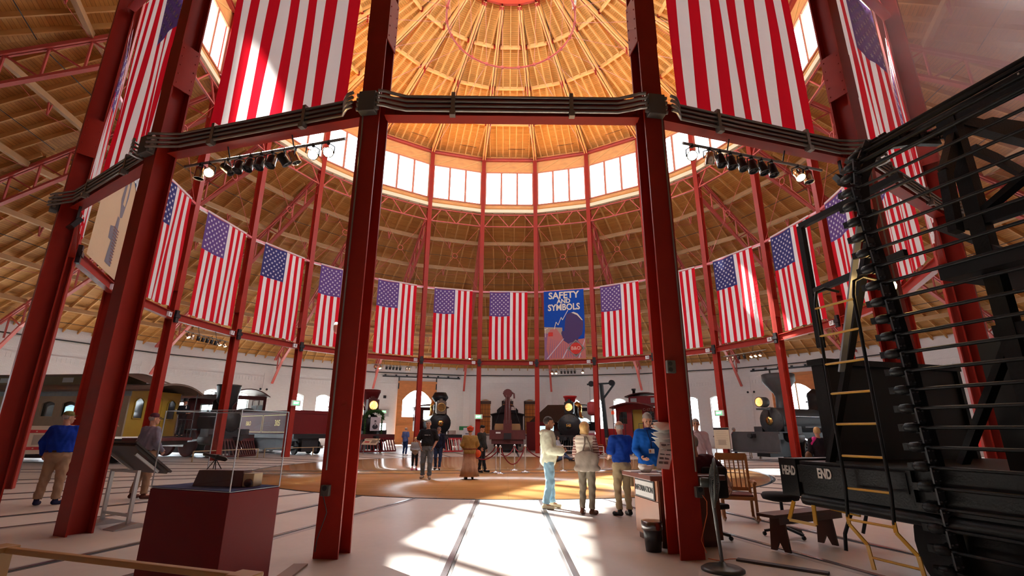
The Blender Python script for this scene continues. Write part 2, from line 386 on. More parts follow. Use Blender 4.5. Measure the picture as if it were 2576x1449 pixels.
# radial trusses
root=empty('roof_truss','','truss'); k=1/cos(ST/2)
def zc(r): return zl(r/k)
r0,r1=R+.2,RW-.35
TOP=Vector((0,r0,zc(r0)-.05)),Vector((0,r1,zc(r1)-.05)); dep=1.55
for sx in (-1,1):
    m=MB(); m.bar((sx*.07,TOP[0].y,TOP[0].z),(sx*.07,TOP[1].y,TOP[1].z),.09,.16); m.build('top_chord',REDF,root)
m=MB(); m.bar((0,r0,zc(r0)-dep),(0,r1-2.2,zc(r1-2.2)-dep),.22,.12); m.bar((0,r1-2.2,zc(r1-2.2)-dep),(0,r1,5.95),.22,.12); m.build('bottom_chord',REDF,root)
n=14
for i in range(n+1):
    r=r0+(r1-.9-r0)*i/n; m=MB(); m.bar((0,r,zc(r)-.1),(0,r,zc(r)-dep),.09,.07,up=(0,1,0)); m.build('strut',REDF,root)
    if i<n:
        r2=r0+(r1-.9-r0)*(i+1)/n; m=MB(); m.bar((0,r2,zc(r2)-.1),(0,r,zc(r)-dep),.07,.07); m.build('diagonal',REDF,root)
for kk in range(NB):
    r=root if kk==0 else _dup(root,None,None,None,None,None)
    r.rotation_euler=(0,0,rz_col(kk)); tag(r,'red lattice roof truss running outward from the column '+sidec(kk),'truss','radial roof trusses')
# ------------------------------------------------------------------ outer wall
def brickmat():
    m=bpy.data.materials.new('painted_brick'); N,L=nodes(m); b=N['Principled BSDF']; tc=N.new('ShaderNodeTexCoord')
    sp=N.new('ShaderNodeSeparateXYZ'); cb=N.new('ShaderNodeCombineXYZ'); L.new(tc.outputs['Object'],sp.inputs[0]); L.new(sp.outputs['X'],cb.inputs['X']); L.new(sp.outputs['Z'],cb.inputs['Y'])
    br=N.new('ShaderNodeTexBrick'); br.inputs['Scale'].default_value=1; br.inputs['Brick Width'].default_value=.22; br.inputs['Row Height'].default_value=.075; br.inputs['Mortar Size'].default_value=.006
    br.inputs['Color1'].default_value=(.85,.83,.84,1); br.inputs['Color2'].default_value=(.81,.79,.80,1); br.inputs['Mortar'].default_value=(.72,.70,.70,1)
    L.new(cb.outputs[0],br.inputs['Vector']); L.new(br.outputs['Color'],b.inputs['Base Color']); b.inputs['Roughness'].default_value=.6
    bp=N.new('ShaderNodeBump'); bp.inputs['Strength'].default_value=.4; bp.inputs['Distance'].default_value=.01; bp.invert=True
    L.new(br.outputs['Fac'],bp.inputs['Height']); L.new(bp.outputs['Normal'],b.inputs['Normal']); MATS['brick']=m; return m
BRICK=brickmat()
WNO=[NB]
def arch_pts(x,w,z0,z1,rise,n=8):
    """outline of an opening with a low arched head"""
    p=[(x-w/2,z0),(x+w/2,z0)]
    for i in range(n+1):
        t=i/n; xx=x+w/2-w*t; p.append((xx,z1-rise+rise*(1-(2*t-1)**2)))
    return p
def wall_with_holes(m,x0,x1,z0,z1,holes,y0,y1):
    """holes: (x,w,z0,z1,rise) sorted; wall strips + arched heads + reveals"""
    cur=x0
    for (x,w,a,b,rise) in holes:
        m.b2((cur,y0,z0),(x-w/2,y1,z1))
        if a>z0: m.b2((x-w/2,y0,z0),(x+w/2,y1,a))
        pts=arch_pts(x,w,a,b,rise)[2:]; pts=list(reversed(pts))  # left->right along head
        poly=[(x-w/2,z1)]+pts+[(x+w/2,z1)]
        # split to quads for robustness
        for i in range(len(pts)-1):
            (xa,za),(xb,zb)=pts[i],pts[i+1]; m.prism([(xa,za),(xb,zb),(xb,z1),(xa,z1)],y0,y1,'y')
        cur=x+w/2
    m.b2((cur,y0,z0),(x1,y1,z1))
WFR=mat('white_window_frame',(.85,.86,.84),.5)
def win(root_loc,rz,x,w,a,b,rise,amber=False,lab=''):
    WNO[0]+=1; r=empty('window_%d'%WNO[0],lab,None,root_loc,rz,kind='structure')
    m=MB(); y=.22; f=.07
    m.b2((x-w/2,y-.04,a),(x-w/2+f,y+.04,b-rise)); m.b2((x+w/2-f,y-.04,a),(x+w/2,y+.04,b-rise)); m.b2((x-w/2,y-.05,a),(x+w/2,y+.05,a+f))
    P=arch_pts(x,w,a,b,rise)[2:]
    for i in range(len(P)-1): m.bar((P[i][0],y,P[i][1]-f/2),(P[i+1][0],y,P[i+1][1]-f/2),.08,f)
    if rise>.05: m.b2((x-w/2,y-.04,b-rise-f*.5),(x+w/2,y+.04,b-rise+f*.5))
    m.build('window_frame',WFR,r)
    if amber:
        m=MB()
        for i in range(1,4): m.b2((x-w/2+w*i/4-.015,y-.05,a),(x-w/2+w*i/4+.015,y-.03,b-rise))
        n=int((b-a)/.45)
        for i in range(1,n): m.b2((x-w/2,y-.05,a+(b-rise-a)*i/n-.015),(x+w/2,y-.03,a+(b-rise-a)*i/n+.015))
        m.b2((x-w/2,y-.055,(a+b)/2-.05),(x+w/2,y-.02,(a+b)/2+.05)); m.b2((x-w/2,y-.06,a),(x-w/2+.12,y-.03,b-rise)); m.b2((x-w/2,y-.06,b-rise-.35),(x+w/2,y-.03,b-rise))
        m.build('muntins',mat('dark_brown_sash',(.06,.03,.02),.5),r)
        MB().b2((x-w/2,y,a),(x+w/2,y+.01,b)).build('blind',clothmat('amber_blind',(.42,.19,.06),.10),r)
    else:
        m=MB(); m.b2((x-.012,y-.02,a),(x+.012,y+.02,b-rise))
        for i in (1,2,3): m.b2((x-w/2,y-.02,a+(b-a)*i/4-.012),(x+w/2,y+.02,a+(b-a)*i/4+.012))
        m.build('muntins',WFR,r)
        MB().b2((x-w/2,y,a),(x+w/2,y+.006,b)).build('pane',CLEAR,r)
    MB().b2((x-w/2-.08,-.08,a-.12),(x+w/2+.08,.16,a)).build('window_sill',mat('dark_sill',(.10,.05,.05),.6),r)
    return r
def door_bay(b):
    return b in (8,12)
HT=ZW+.55
for b in range(NB):
    loc=pol(RWA,ang_bay(b)); rz=rz_bay(b)
    m=MB(); hw=CW/2
    if door_bay(b):
        holes=[(-3.85,1.0,0,2.3,0),(-.2,4.1,0,6.0,.9)] if b==12 else [(-.2,4.1,0,6.0,.9)]
    elif b<6 or b>16: holes=[]
    else: holes=[(-2.55,1.32,1.2,5.1,.22),(0,1.32,1.2,5.1,.22),(2.55,1.32,1.2,5.1,.22)]
    wall_with_holes(m,-hw,hw,0,HT,holes,0,.45)
    # corbel band, cornice and pilasters at the corners
    for i in range(30):
        x=-hw+1.0+i*(CW-2.0)/29
        if door_bay(b) and abs(x+.2)<2.5: continue
        m.b2((x-.04,-.05,6.15),(x+.04,0,6.5))
    m.b2((-hw+.75,-.05,6.5),(hw-.75,0,6.58)); m.b2((-hw,-.05,6.9),(hw,0,7.75))
    m.b2((-hw,-.06,0),(-hw+.75,0,7.2)); m.b2((hw-.75,-.06,0),(hw,0,7.2))
    nm='wall_far' if 7<b<15 else ('wall_near' if b<4 or b>18 else ('wall_right' if b<=7 else 'wall_left'))
    o=m.build(nm,BRICK,None,loc=loc,rz=rz); tag(o,'white painted brick wall bay '+side(b),kind='structure')
    if 5<b<17:
        if not door_bay(b):
            for j,x in enumerate((-2.55,0,2.55)):
                win(loc,rz,x,1.32,1.2,5.1,.22,b==11,('amber-blinded' if b==11 else 'bright')+' arched window, '+('left','middle','right')[j]+' of its wall bay, '+side(b))
# black pipe round the wall head
m=MB(); m.tube([pol(RWA/cos(ST/2)-.3,ang_col(k),7.72) for k in range(NB)],.05,6,closed=True); tag(m.build('wall_pipe',BLACKP),'black pipe running round the top of the white wall','pipe')
# sliding doors
DOORW=plankmat('door_boards',(.62,.22,.07),(.68,.26,.09),6,.12,.5,.004)
def sliding(b,lab):
    loc=pol(RWA,ang_bay(b)); rz=rz_bay(b)
    r=empty('door_%d'%(1 if b==12 else 2),lab,None,loc,rz,kind='structure')
    m=MB(); x0,x1=-2.35,1.95; y0,y1=-.14,-.07; Z=6.9
    wx0,wx1,wz0,wz1=-1.75,1.4,3.0,5.9; rise=1.1; cx=(wx0+wx1)/2
    wall_with_holes(m,x0,x1,.1,Z,[(cx,wx1-wx0,wz0,wz1,rise)],y0,y1); m.build('door_leaf',DOORW,r)
    m=MB(); 
    for z in (.25,2.2,Z-.15): m.b2((x0,y0-.04,z-.12),(x1,y0,z+.12))
    for x in (x0+.12,-.17,x1-.12): m.b2((x-.12,y0-.04,.1),(x+.12,y0,2.9))
    m.b2((cx-.05,y0-.03,wz0),(cx+.05,y1,wz1)); m.build('rails_and_stiles',mat('door_paint',(.60,.24,.08),.45),r)
    m=MB(); m.b2((wx0,y1+.0,wz0),(wx1,y1+.006,wz1)); m.build('pane',CLEAR,r)
    m=MB(); m.b2((x0+.0,y0-.03,wz1+.1),(x0+.12,y0+.02,Z+.45)); m.b2((x1-.12,y0-.03,wz1+.1),(x1,y0+.02,Z+.45)); m.build('hanger_strap',BLACKP,r)
    m=MB(); m.b2((-4.1,-.12,7.28),(4.6,-.04,7.42))
    for i in range(8): m.b2((-3.9+i*1.17,-.14,7.38),(-3.7+i*1.17,-.02,7.56))
    m.build('hanging_rail',BLACKP,r)
    return r
sliding(12,'tall brown sliding wooden door with arched window on a black hanging rail'); sliding(8,'sliding wooden door on a black rail behind the grey engine')
# ground outside
m=MB(); m.lathe([(RW+.5,-.05),(220,-.05)],48,cap=False); tag(m.build('ground',mat('outdoor_paving',(.6,.6,.58),.9)),'sunlit paving outside the building',kind='structure')
# ------------------------------------------------------------------ floor
def concrete():
    m=bpy.data.materials.new('concrete_floor'); N,L=nodes(m); b=N['Principled BSDF']; tc=N.new('ShaderNodeTexCoord')
    n1=N.new('ShaderNodeTexNoise'); n1.inputs['Scale'].default_value=.5; n1.inputs['Detail'].default_value=6; L.new(tc.outputs['Object'],n1.inputs['Vector'])
    cr=N.new('ShaderNodeValToRGB'); cr.color_ramp.elements[0].position=.3; cr.color_ramp.elements[1].position=.7
    cr.color_ramp.elements[0].color=(.49,.46,.44,1); cr.color_ramp.elements[1].color=(.62,.585,.55,1); L.new(n1.outputs['Fac'],cr.inputs['Fac'])
    L.new(cr.outputs['Color'],b.inputs['Base Color'])
    n2=N.new('ShaderNodeTexNoise'); n2.inputs['Scale'].default_value=9; n2.inputs['Detail'].default_value=5; L.new(tc.outputs['Object'],n2.inputs['Vector'])
    mr=N.new('ShaderNodeMapRange'); mr.inputs['To Min'].default_value=.28; mr.inputs['To Max'].default_value=.5; L.new(n2.outputs['Fac'],mr.inputs['Value']); L.new(mr.outputs['Result'],b.inputs['Roughness'])
    bp=N.new('ShaderNodeBump'); bp.inputs['Strength'].default_value=.06; L.new(n2.outputs['Fac'],bp.inputs['Height']); L.new(bp.outputs['Normal'],b.inputs['Normal'])
    return m
RTT=10.08
m=MB(); n=88
m.lathe([(RTT+.12,0),(RW+1,0)],n,cap=False); tag(m.build('floor',concrete()),'smooth beige concrete floor ring around the turntable',kind='structure')
m=MB(); m.lathe([(RTT+.12,0.0),(RTT+.12,-.3),(RTT-.0,-.3),(RTT,0)],n,cap=False); tag(m.build('trim_1',mat('kerb_steel',(.10,.11,.13),.5,metal=.5)),'dark steel kerb round the turntable pit',kind='structure')
WOODF=plankmat('turntable_boards',(.50,.25,.09),(.60,.33,.13),3.5,.09,.21,.003,bump=.05,spec=.6,coat=.12,grain=.2)
m=MB(); m.lathe([(.01,0.0),(RTT-.03,0.0),(RTT-.03,-.2)],n,cap=False); r=m.build('turntable',WOODF); tag(r,'round turntable floor of glossy honey-coloured boards','turntable')
RAILM=mat('rail_steel',(.30,.29,.31),.25,metal=.9); SLOT=mat('flangeway',(.07,.065,.07),.6); SLAB=mat('rail_edge_concrete',(.40,.375,.38),.5)
a=radians(6.0)
for off in (-.72,.72):
    d=Vector((cos(a),sin(a),0)); nn=Vector((-sin(a),cos(a),0)); c=Vector((0,-1.9,.004))+nn*off; hl=sqrt((RTT-.1)**2-(c.x**2+c.y**2))
    m=MB(); m.bar(c-d*(hl-.2),c+d*(hl-.2),.06,.01); m.bar(c-d*(hl-.2)+nn*.07,c+d*(hl-.2)+nn*.07,.05,.006); m.build('rail',SLOT,r)
# ring tracks: one per bay
root=empty('railway_track','','track',group='radial tracks')
for off in (-.7175,.7175):
    m=MB(); m.b2((off-.035,RTT+.14,0),(off+.035,RW-2,.014)); 
    m2=MB(); s=1 if off<0 else -1
    rr=m.build('rail',RAILM,root)
    m2.b2((off+s*.04,RTT+.14,0),(off+s*.075,RW-2,.004)); m2.build('flangeway',SLOT,rr)
    m3=MB(); m3.b2((off-s*.04,RTT+.14,0),(off-s*.14,RW-2,.003)); m3.build('edge_strip',SLAB,rr)
for b in range(NB):
    r=root if b==0 else _dup(root,None,None,None,None,None)
    r.rotation_euler=(0,0,rz_bay(b)); r['label']='pair of rails set flush in the concrete '+side(b)
# ------------------------------------------------------------------ camera and light
def camera():
    f,pitch,yaw,roll,cx,cy=1233.0,0.2852,-0.0085,0.0052,-0.046,-22.318
    def un(X,Y,F):
        c,s=cos(roll),sin(roll); x=c*X-s*Y; up=s*X+c*Y
        c,s=cos(pitch),sin(pitch); y=c*F-s*up; z=s*F+c*up
        c,s=cos(yaw),sin(yaw); return Vector((c*x-s*y,s*x+c*y,z))
    rx,uy,fz=un(1,0,0),un(0,1,0),un(0,0,1)
    M=Matrix(((rx.x,uy.x,-fz.x,cx),(rx.y,uy.y,-fz.y,cy),(rx.z,uy.z,-fz.z,1.5),(0,0,0,1)))
    cd=bpy.data.cameras.new('camera'); cd.sensor_width=36; cd.lens=36*f/2576; cd.clip_start=.05; cd.clip_end=500
    o=bpy.data.objects.new('camera',cd); COL.objects.link(o); o.matrix_world=M; SC.camera=o
camera()
W=bpy.data.worlds.new('sky'); SC.world=W; W.use_nodes=True; bg=W.node_tree.nodes['Background']; bg.inputs['Color'].default_value=(.88,.95,1,1); bg.inputs['Strength'].default_value=9
sd=bpy.data.lights.new('sun','SUN'); sd.energy=40; sd.angle=radians(.9); sd.color=(1,.93,.82); so=bpy.data.objects.new('sun',sd); COL.objects.link(so)
el=radians(44); az=radians(133.5); dv=-Vector((cos(el)*cos(az),cos(el)*sin(az),sin(el))); so.rotation_euler=dv.to_track_quat('-Z','Y').to_euler()
for b in range(NB):
    ld=bpy.data.lights.new('portal','AREA'); ld.shape='RECTANGLE'; ld.size=CH-.4; ld.size_y=3.0; ld.cycles.is_portal=True
    o=bpy.data.objects.new('portal',ld); COL.objects.link(o); p=pol(RA+.25,ang_bay(b),21.4); o.location=p
    o.rotation_euler=Vector((-cos(ang_bay(b)),-sin(ang_bay(b)),0)).to_track_quat('-Z','Y').to_euler()
SC.view_settings.view_transform='Standard'; SC.view_settings.look='None'; SC.view_settings.gamma=1; SC.view_settings.exposure=.60
SC.cycles.use_denoising=True; SC.cycles.use_adaptive_sampling=True; SC.cycles.adaptive_threshold=.015; SC.cycles.max_bounces=7; SC.cycles.diffuse_bounces=4; SC.cycles.glossy_bounces=3; SC.cycles.transmission_bounces=4; SC.cycles.transparent_max_bounces=12
SC.cycles.caustics_reflective=False; SC.cycles.caustics_refractive=False; SC.cycles.sample_clamp_indirect=8
# ------------------------------------------------------------------ flags and banners
FR=clothmat('flag_red',(.66,.010,.025),.42); FW=clothmat('flag_white',(.90,.90,.93),.48)
FB1=clothmat('flag_purple_blue',(.13,.07,.26),.25); FB2=clothmat('flag_navy',(.045,.045,.18),.25)
def star(c,r,fn,y):
    out=[]
    for i in range(10):
        a=pi/2+i*pi/5; rr=r if i%2==0 else r*.40; out.append((c[0]+rr*cos(a),c[1]+rr*sin(a)))
    return out
def flag(b,blue,seed):
    rnd=random.Random(seed); w,h=3.0,5.35; x0,z1=-w/2+rnd.uniform(-.05,.08),ZF-.03; ph=rnd.uniform(0,6); am=rnd.uniform(.03,.06)
    hem=[rnd.uniform(-.05,.03) for _ in range(14)]
    def S(u,v,off=0):   # u 0..13 stripes, v 0..1 down
        x=x0+w*u/13; sag=.05*sin(pi*((u/13*2)%1))*(1-v)
        y=-.13+am*sin(u*.9+ph+v*2)*min(1,v*1.6+.12)+.02*sin(u*2.3+v*5+ph)*v+off
        z=z1-sag-v*h+(hem[int(min(13,u))]*v*v)
        return (x+.03*sin(v*3+ph)*v,y,z)
    m=MB(); nu,nv=26,30; vs=[S(i/2,j/nv) for j in range(nv+1) for i in range(nu+1)]
    fs=[];mi=[]
    cv=.36*nv
    for j in range(nv):
        for i in range(nu):
            fs.append((j*(nu+1)+i,j*(nu+1)+i+1,(j+1)*(nu+1)+i+1,(j+1)*(nu+1)+i))
            s=i//2; mi.append(2 if (s<7 and j<11) else (0 if s%2==0 else 1))
    n0=0; m.v=vs; m.f=fs; m.m=mi; m.sm=[True]*len(fs)
    zc=11/nv
    for i in range(9):
        for j in range(11):
            if (i+j)%2==0:
                u=7*(i+1)/10; v=zc*(j+1)/12
                for off in (-.012,.012):
                    P=[]
                    for k in range(10):
                        a=pi/2+k*pi/5; rr=.088 if k%2==0 else .035
                        P.append(S(u+rr*cos(a)/w*13,v-rr*sin(a)/h,off))
                    P.append(S(u,v,off)); m.add(P,[(k,(k+1)%10,10) for k in range(10)],1)
    # white heading sleeve tied along the rail
    m.add([S(0,0,-.01),S(13,0,-.01)]+[(S(13,0)[0],-.15,z1+.09),(S(0,0)[0],-.15,z1+.09)],[(0,1,2,3)],1)
    o=m.build('flag',[FR,FW,blue],None,loc=pol(RA,ang_bay(b)),rz=rz_bay(b),fixn=False)
    tag(o,('purple-starred' if blue==FB1 else 'navy-starred')+' american flag hanging '+side(b),'flag','flags hung around the ring'); return o
for b in range(NB):
    if b in (0,10,18): continue
    flag(b,FB2 if b in (15,7,17,6) else FB1,b)
def banner_safety(b=10):
    w,h=3.15,5.4; m=MB(); y=-.13; Z=ZF-.02
    def q(pts,mi,off): m.add([(px*w-w/2,y-off,Z-pz*h) for px,pz in pts],[tuple(range(len(pts)))],mi)
    q([(0,0),(1,0),(1,1),(0,1)],0,0)
    q([(0,.53),(.45,.55),(.45,1),(0,1)],4,.004); q([(.0,.53),(.45,.55),(.45,.66),(0,.62)],7,.006)
    q([(.08,.66),(.15,.57),(.3,.56),(.42,.66),(.62,.74),(.98,.72),(1,.62),(1,1),(.12,1),(.05,.85)],2,.008)
    q([(.5,.60),(.53,.44),(.56,.36),(.66,.34),(.80,.34),(.93,.42),(.97,.50),(.93,.66),(.84,.70),(.82,.76),(.6,.79),(.48,.74),(.42,.63),(.44,.6)],3,.012)
    q([(.6,.78),(.84,.74),(.9,.84),(.7,.86)],4,.013)
    q([(.68,.34),(.74,.33),(.84,.36),(.96,.46),(.93,.455),(.82,.38),(.72,.35)],1,.016)
    for k in range(14): q([(.16+k*.05,.70+.01*k),(.17+k*.05,.70+.01*k),(.12+k*.06,.98),(.10+k*.06,.98)],4,.011)
    q([(.47,.71),(.49,.71),(.08,.99),(.05,.99)],5,.015); q([(.58,.83),(.6,.83),(.46,.99),(.43,.99)],5,.015); q([(.98,.74),(1,.73),(.85,.99),(.82,.99)],5,.015)
    # lightning line
    L=[(.60,.30),(.46,.44),(.43,.40),(.35,.51),(.30,.465),(.25,.57)]
    for a,c in zip(L,L[1:]): m.bar((a[0]*w-w/2,y-.02,Z-a[1]*h),(c[0]*w-w/2,y-.02,Z-c[1]*h),.01,.05,1,up=(1,0,0))
    cx,cz=.77*w-w/2,Z-.855*h
    m.box((0,0,0),(.98,.01,.98),6,T(cx,y-.02,cz,ry=pi/4)); m.box((0,0,0),(.90,.01,.90),5,T(cx,y-.024,cz,ry=pi/4)); m.box((0,0,0),(.86,.01,.86),6,T(cx,y-.028,cz,ry=pi/4))
    m.lathe([(.44,-.005),(.44,.005)],32,(cx,y-.04,cz),'y',8)
    TX=T(0,y-.022,Z,rx=pi/2)
    m.merge(text_mb('SAFETY',.74,.006,1,T(.0,y-.022,Z-.055*h-.12,rx=pi/2),bold=.02,sx=.98))
    m.merge(text_mb('AND',.48,.006,1,T(.0,y-.022,Z-.165*h,rx=pi/2),bold=.016)); m.merge(text_mb('SYMBOLS',.70,.006,1,T(.0,y-.022,Z-.25*h-.03,rx=pi/2),bold=.02,sx=.86))
    m.merge(text_mb('B&O',.36,.006,9,T(cx,y-.055,cz,rx=pi/2),bold=.01))
    m.bar((.10-w/2,y-.02,Z-.56*h),(.10-w/2,y-.02,Z-.68*h),.03,.05,1); m.bar((.02-w/2,y-.02,Z-.57*h),(.3-w/2,y-.02,Z-.55*h),.02,.05,1)
    m.box((.5-w/2,y-.02,Z-.64*h),(.36,.02,.3),8)
    ms=[clothmat('banner_blue',(.01,.07,.42),.2),clothmat('banner_cream',(.80,.76,.66),.2),clothmat('banner_salmon',(.55,.20,.20),.2),clothmat('banner_dusk',(.09,.06,.17),.2),clothmat('banner_mauve',(.30,.16,.30),.2),clothmat('banner_rail',(.62,.60,.72),.2),clothmat('banner_grey',(.16,.15,.14),.2),clothmat('banner_field',(.45,.36,.30),.2),clothmat('banner_red',(.65,.06,.05),.2),clothmat('banner_pink',(.80,.45,.40),.2)]
    o=m.build('banner',ms,None,loc=pol(RA,ang_bay(b)),rz=rz_bay(b),fixn=False); tag(o,'blue banner reading SAFETY AND SYMBOLS above a purple locomotive','banner')
banner_safety()
def banner_train(b=18):
    w,h=3.1,5.4; m=MB(); y=-.13; Z=ZF-.02
    def q(pts,mi,off): m.add([(px*w-w/2,y-off,Z-pz*h) for px,pz in pts],[tuple(range(len(pts)))],mi)
    q([(0,0),(1,0),(1,1),(0,1)],0,0); q([(.2,0),(1,0),(1,.33),(.2,.10)],1,.006)
    q([(.62,.08),(.78,.06),(.86,.14),(.8,.24),(.66,.16)],0,.010)
    q([(.62,.28),(.78,.30),(.80,.44),(.74,.60),(.66,.62),(.58,.50)],3,.006); q([(.66,.34),(.74,.36),(.74,.52),(.66,.52)],0,.012)
    q([(.60,.62),(.68,.62),(.74,.95),(.52,.95)],3,.006); q([(.44,.72),(.56,.70),(.58,.80),(.46,.80)],3,.006)
    for k in range(12): q([(.55+.01*k,.70+.02*k),(.75,.70+.02*k),(.75,.708+.02*k),(.55+.01*k,.708+.02*k)],4,.012)
    m.merge(text_mb('BY TRAIN',.62,.006,2,T(.28*w,y-.02,Z-.245*h,ry=.36)@T(rx=pi/2),bold=.02)); m.merge(text_mb('TRAVEL',.62,.006,2,T(.2*w,y-.02,Z-.085*h,ry=.36)@T(rx=pi/2),bold=.02)) if False else None
    m.merge(text_mb('BY TRAIN',.55,.006,2,T(.25*w,y-.02,Z-.215*h,ry=.36)@T(rx=pi/2),bold=.02))
    ms=[clothmat('poster_sand',(.62,.47,.32),.25),clothmat('poster_blue',(.05,.13,.32),.25),clothmat('poster_white',(.75,.75,.78),.25),clothmat('poster_slate',(.22,.21,.26),.25),clothmat('poster_brown',(.24,.12,.12),.25)]
    o=m.build('banner',ms,None,loc=pol(RA,ang_bay(b)),rz=rz_bay(b),fixn=False); tag(o,'sand-coloured travel banner with blue band reading BY TRAIN','banner')
banner_train()
# number plates on the tie beams (parts of their beams)
WP=mat('white_plate',(.75,.73,.78),.5); INK=mat('black_ink',(.02,.02,.02),.6)
beams={}
for o in COL.objects:
    if o.name.startswith('tie_beam'): beams[round(degrees(o.rotation_euler.z+pi)/degrees(ST))%NB]=o
for b in range(6,19):
    bm=beams[b]; m=MB(); m.b2((hx-.42,-.02,ZB-.11),(hx-.16,-.012-.11,ZB+.11)); m.merge(text_mb(str(23-b),.2,.004,1,T(hx-.29,-.136,ZB,rx=pi/2)))
    m.build('number_plate',[WP,INK],bm)
# black clamp boxes on the far columns, at tie-beam height
for o in [o for o in COL.objects if o.name.startswith('steel_column')]:
    k=round((degrees(o.rotation_euler.z)+180)/degrees(ST)-.5)%NB
    if 3<k<19: m=MB(); m.b2((-.10,-.29,ZB-.28),(.10,-.18,ZB+.28)); m.b2((-.16,-.32,ZB-.06),(.16,-.24,ZB+.08)); m.build('clamp_box',BLACKP,o)
# ------------------------------------------------------------------ conduits on the near beams
for b in (-2,-1,0,1,2):
    r=empty('conduit_run','four grey conduits along the tie beam '+side(b),'pipe',pol(RA,ang_bay(b)),rz_bay(b),'conduit bundles on the near beams')
    for i in range(4):
        z=ZB+.13-i*.085; y=.17
        P=[(-CH/2+.14,.47,z-.12),(-CH/2+.24,.45,z-.12),(-CH/2+.36,.34,z-.08),(-CH/2+.52,y,z),(CH/2-.52,y,z),(CH/2-.36,.34,z-.08),(CH/2-.24,.45,z-.12),(CH/2-.14,.47,z-.12)]
        m=MB(); m.tube(P,.026,8); m.build('conduit',GREYM,r)
    for x in (-.95,.95): m=MB(); m.b2((x-.03,.11,ZB-.2),(x+.03,.21,ZB+.2)); m.b2((x-.045,.15,ZB-.24),(x+.045,.24,ZB-.14)); m.build('clamp',GREYM,r)
for k in (-3,-2,-1,0,1,2):
    a=ang_col(k); r=empty('junction_box','grey electrical junction box on the column '+sidec(k),'electrical box',pol(R+.25,a,ZB-.13),rz_col(k),'junction boxes on the near columns')
    m=MB(); m.box((0,.07,.02),(.27,.14,.36)); m.build('box',BOXG,r,bevel=.01)
    m=MB(); 
    for i in range(4):
        for s in (-1,1): m.tube([(s*.13,.09,.13-i*.085+.03),(s*.18,.09,.13-i*.085+.03)],.032,8)
    m.build('fitting',GREYM,r)
    if k in (-1,0,1):
        s=1 if k<0 else -1
        MB().tube([(-.1,.05,-.2),(-.1,.03,-.5),(-.12,.03,-ZB+1.15)] if k==0 else [(.08,.05,-.2),(.08,.03,-.5),(.08,.03,-ZB+1.15)],.013,6).build('drop_pipe',GREYM,r)
        x=-.12 if k==0 else .08; zz=-ZB+.13+.78
        m=MB(); m.box((x-.02,.03,zz),(.11,.06,.13)); 
        ob=m.build('outlet_box',BOXG,r,bevel=.006); m=MB(); m.lathe([(.032,0),(.032,.012)],12,(x-.02,.055,zz+.03),'y',0); m.build('socket',DARKM,ob)
        if k<=0:
            m=MB(); m.tube([(x-.02,.10,zz-.03),(x-.06,.12,zz-.1),(x-.08,.06,zz-.25),(x+.02,.04,zz-.55),(x+.0,.1,zz-.68)],.006,5); m.build('cord',mat('orange_cord',(.55,.10,.02),.5) if k==0 else DARKM,r)
            if k==0:
                m=MB(); zb2=2.35-ZB+.13; m.box((.1,.03,zb2),(.12,.06,.17)); ob=m.build('outlet_box',BOXG,r,bevel=.006)
                m=MB(); m.lathe([(.03,0),(.03,.012)],12,(.12,.055,zb2+.04),'y',0); m.lathe([(.03,0),(.03,.012)],12,(.12,.055,zb2-.04),'y',0); m.build('socket',DARKM,ob)
# fire-alarm pull station group on the left near column
r=empty('fire_alarm','red fire alarm box with white strobe on the near left column','alarm',pol(R,ang_col(-1)),rz_col(-1))
MB().box((.24,-.1,2.63),(.1,.16,.2)).build('alarm_box',mat('alarm_red',(.5,.01,.01),.3),r,bevel=.01)
m=MB(); m.box((.22,-.1,2.92),(.07,.12,.34)); m.lathe([(.03,0),(.09,.1)],12,(.25,-.1,2.94),'x',0); m.build('strobe',WHITE,r)
MB().tube([(.2,.1,4.2),(.2,.1,3.3),(.22,.1,3.05),(.2,0,2.95)],.015,6).build('pipe',GREYM,r)
MB().lathe([(.10,0),(.10,.03),(.04,.05)],16,(-.05,.19,1.85),'y').build('round_guard',mat('rust_orange',(.45,.06,.02),.5),r)
# ------------------------------------------------------------------ stage lights
LIT=mat('lamp_glow',(1,.72,.35),.5,emit=60,ecol=(1,.62,.25)); CHROME=mat('chrome_can',(.75,.66,.5),.2,metal=1); BLKCAN=mat('black_can',(.015,.014,.013),.3,metal=.2,coat=.3)
def can(parent_loc,rz,x,z,tilt,yaw,lit,chrome,label,grp,s=.85):
    r=empty('stage_light',label,'lamp',parent_loc,rz,grp)
    M=T(x,0,z-.22*s,rz=yaw,rx=tilt,s=s)
    m=MB(); m.lathe([(.05,.13),(.085,.11),(.09,-.04),(.10,-.12),(.105,-.13),(.092,-.13),(.085,-.08)],14,M=M); m.build('can',CHROME if chrome else BLKCAN,r)
    m=MB(); m.lathe([(.001,-.112),(.09,-.112)],14,M=M); m.build('lens',LIT if lit else mat('dark_lens',(.05,.05,.06),.1),r)
    m=MB(); M2=T(x,0,z-.22*s,rz=yaw,s=s); m.tube([(-.12,0,0),(-.12,0,.15),(0,0,.2),(.12,0,.15),(.12,0,0)],.012,5,M=M2); m.box((0,0,.21),(.05,.05,.08),0,M2); m.build('yoke',DARKM,r)
    return r
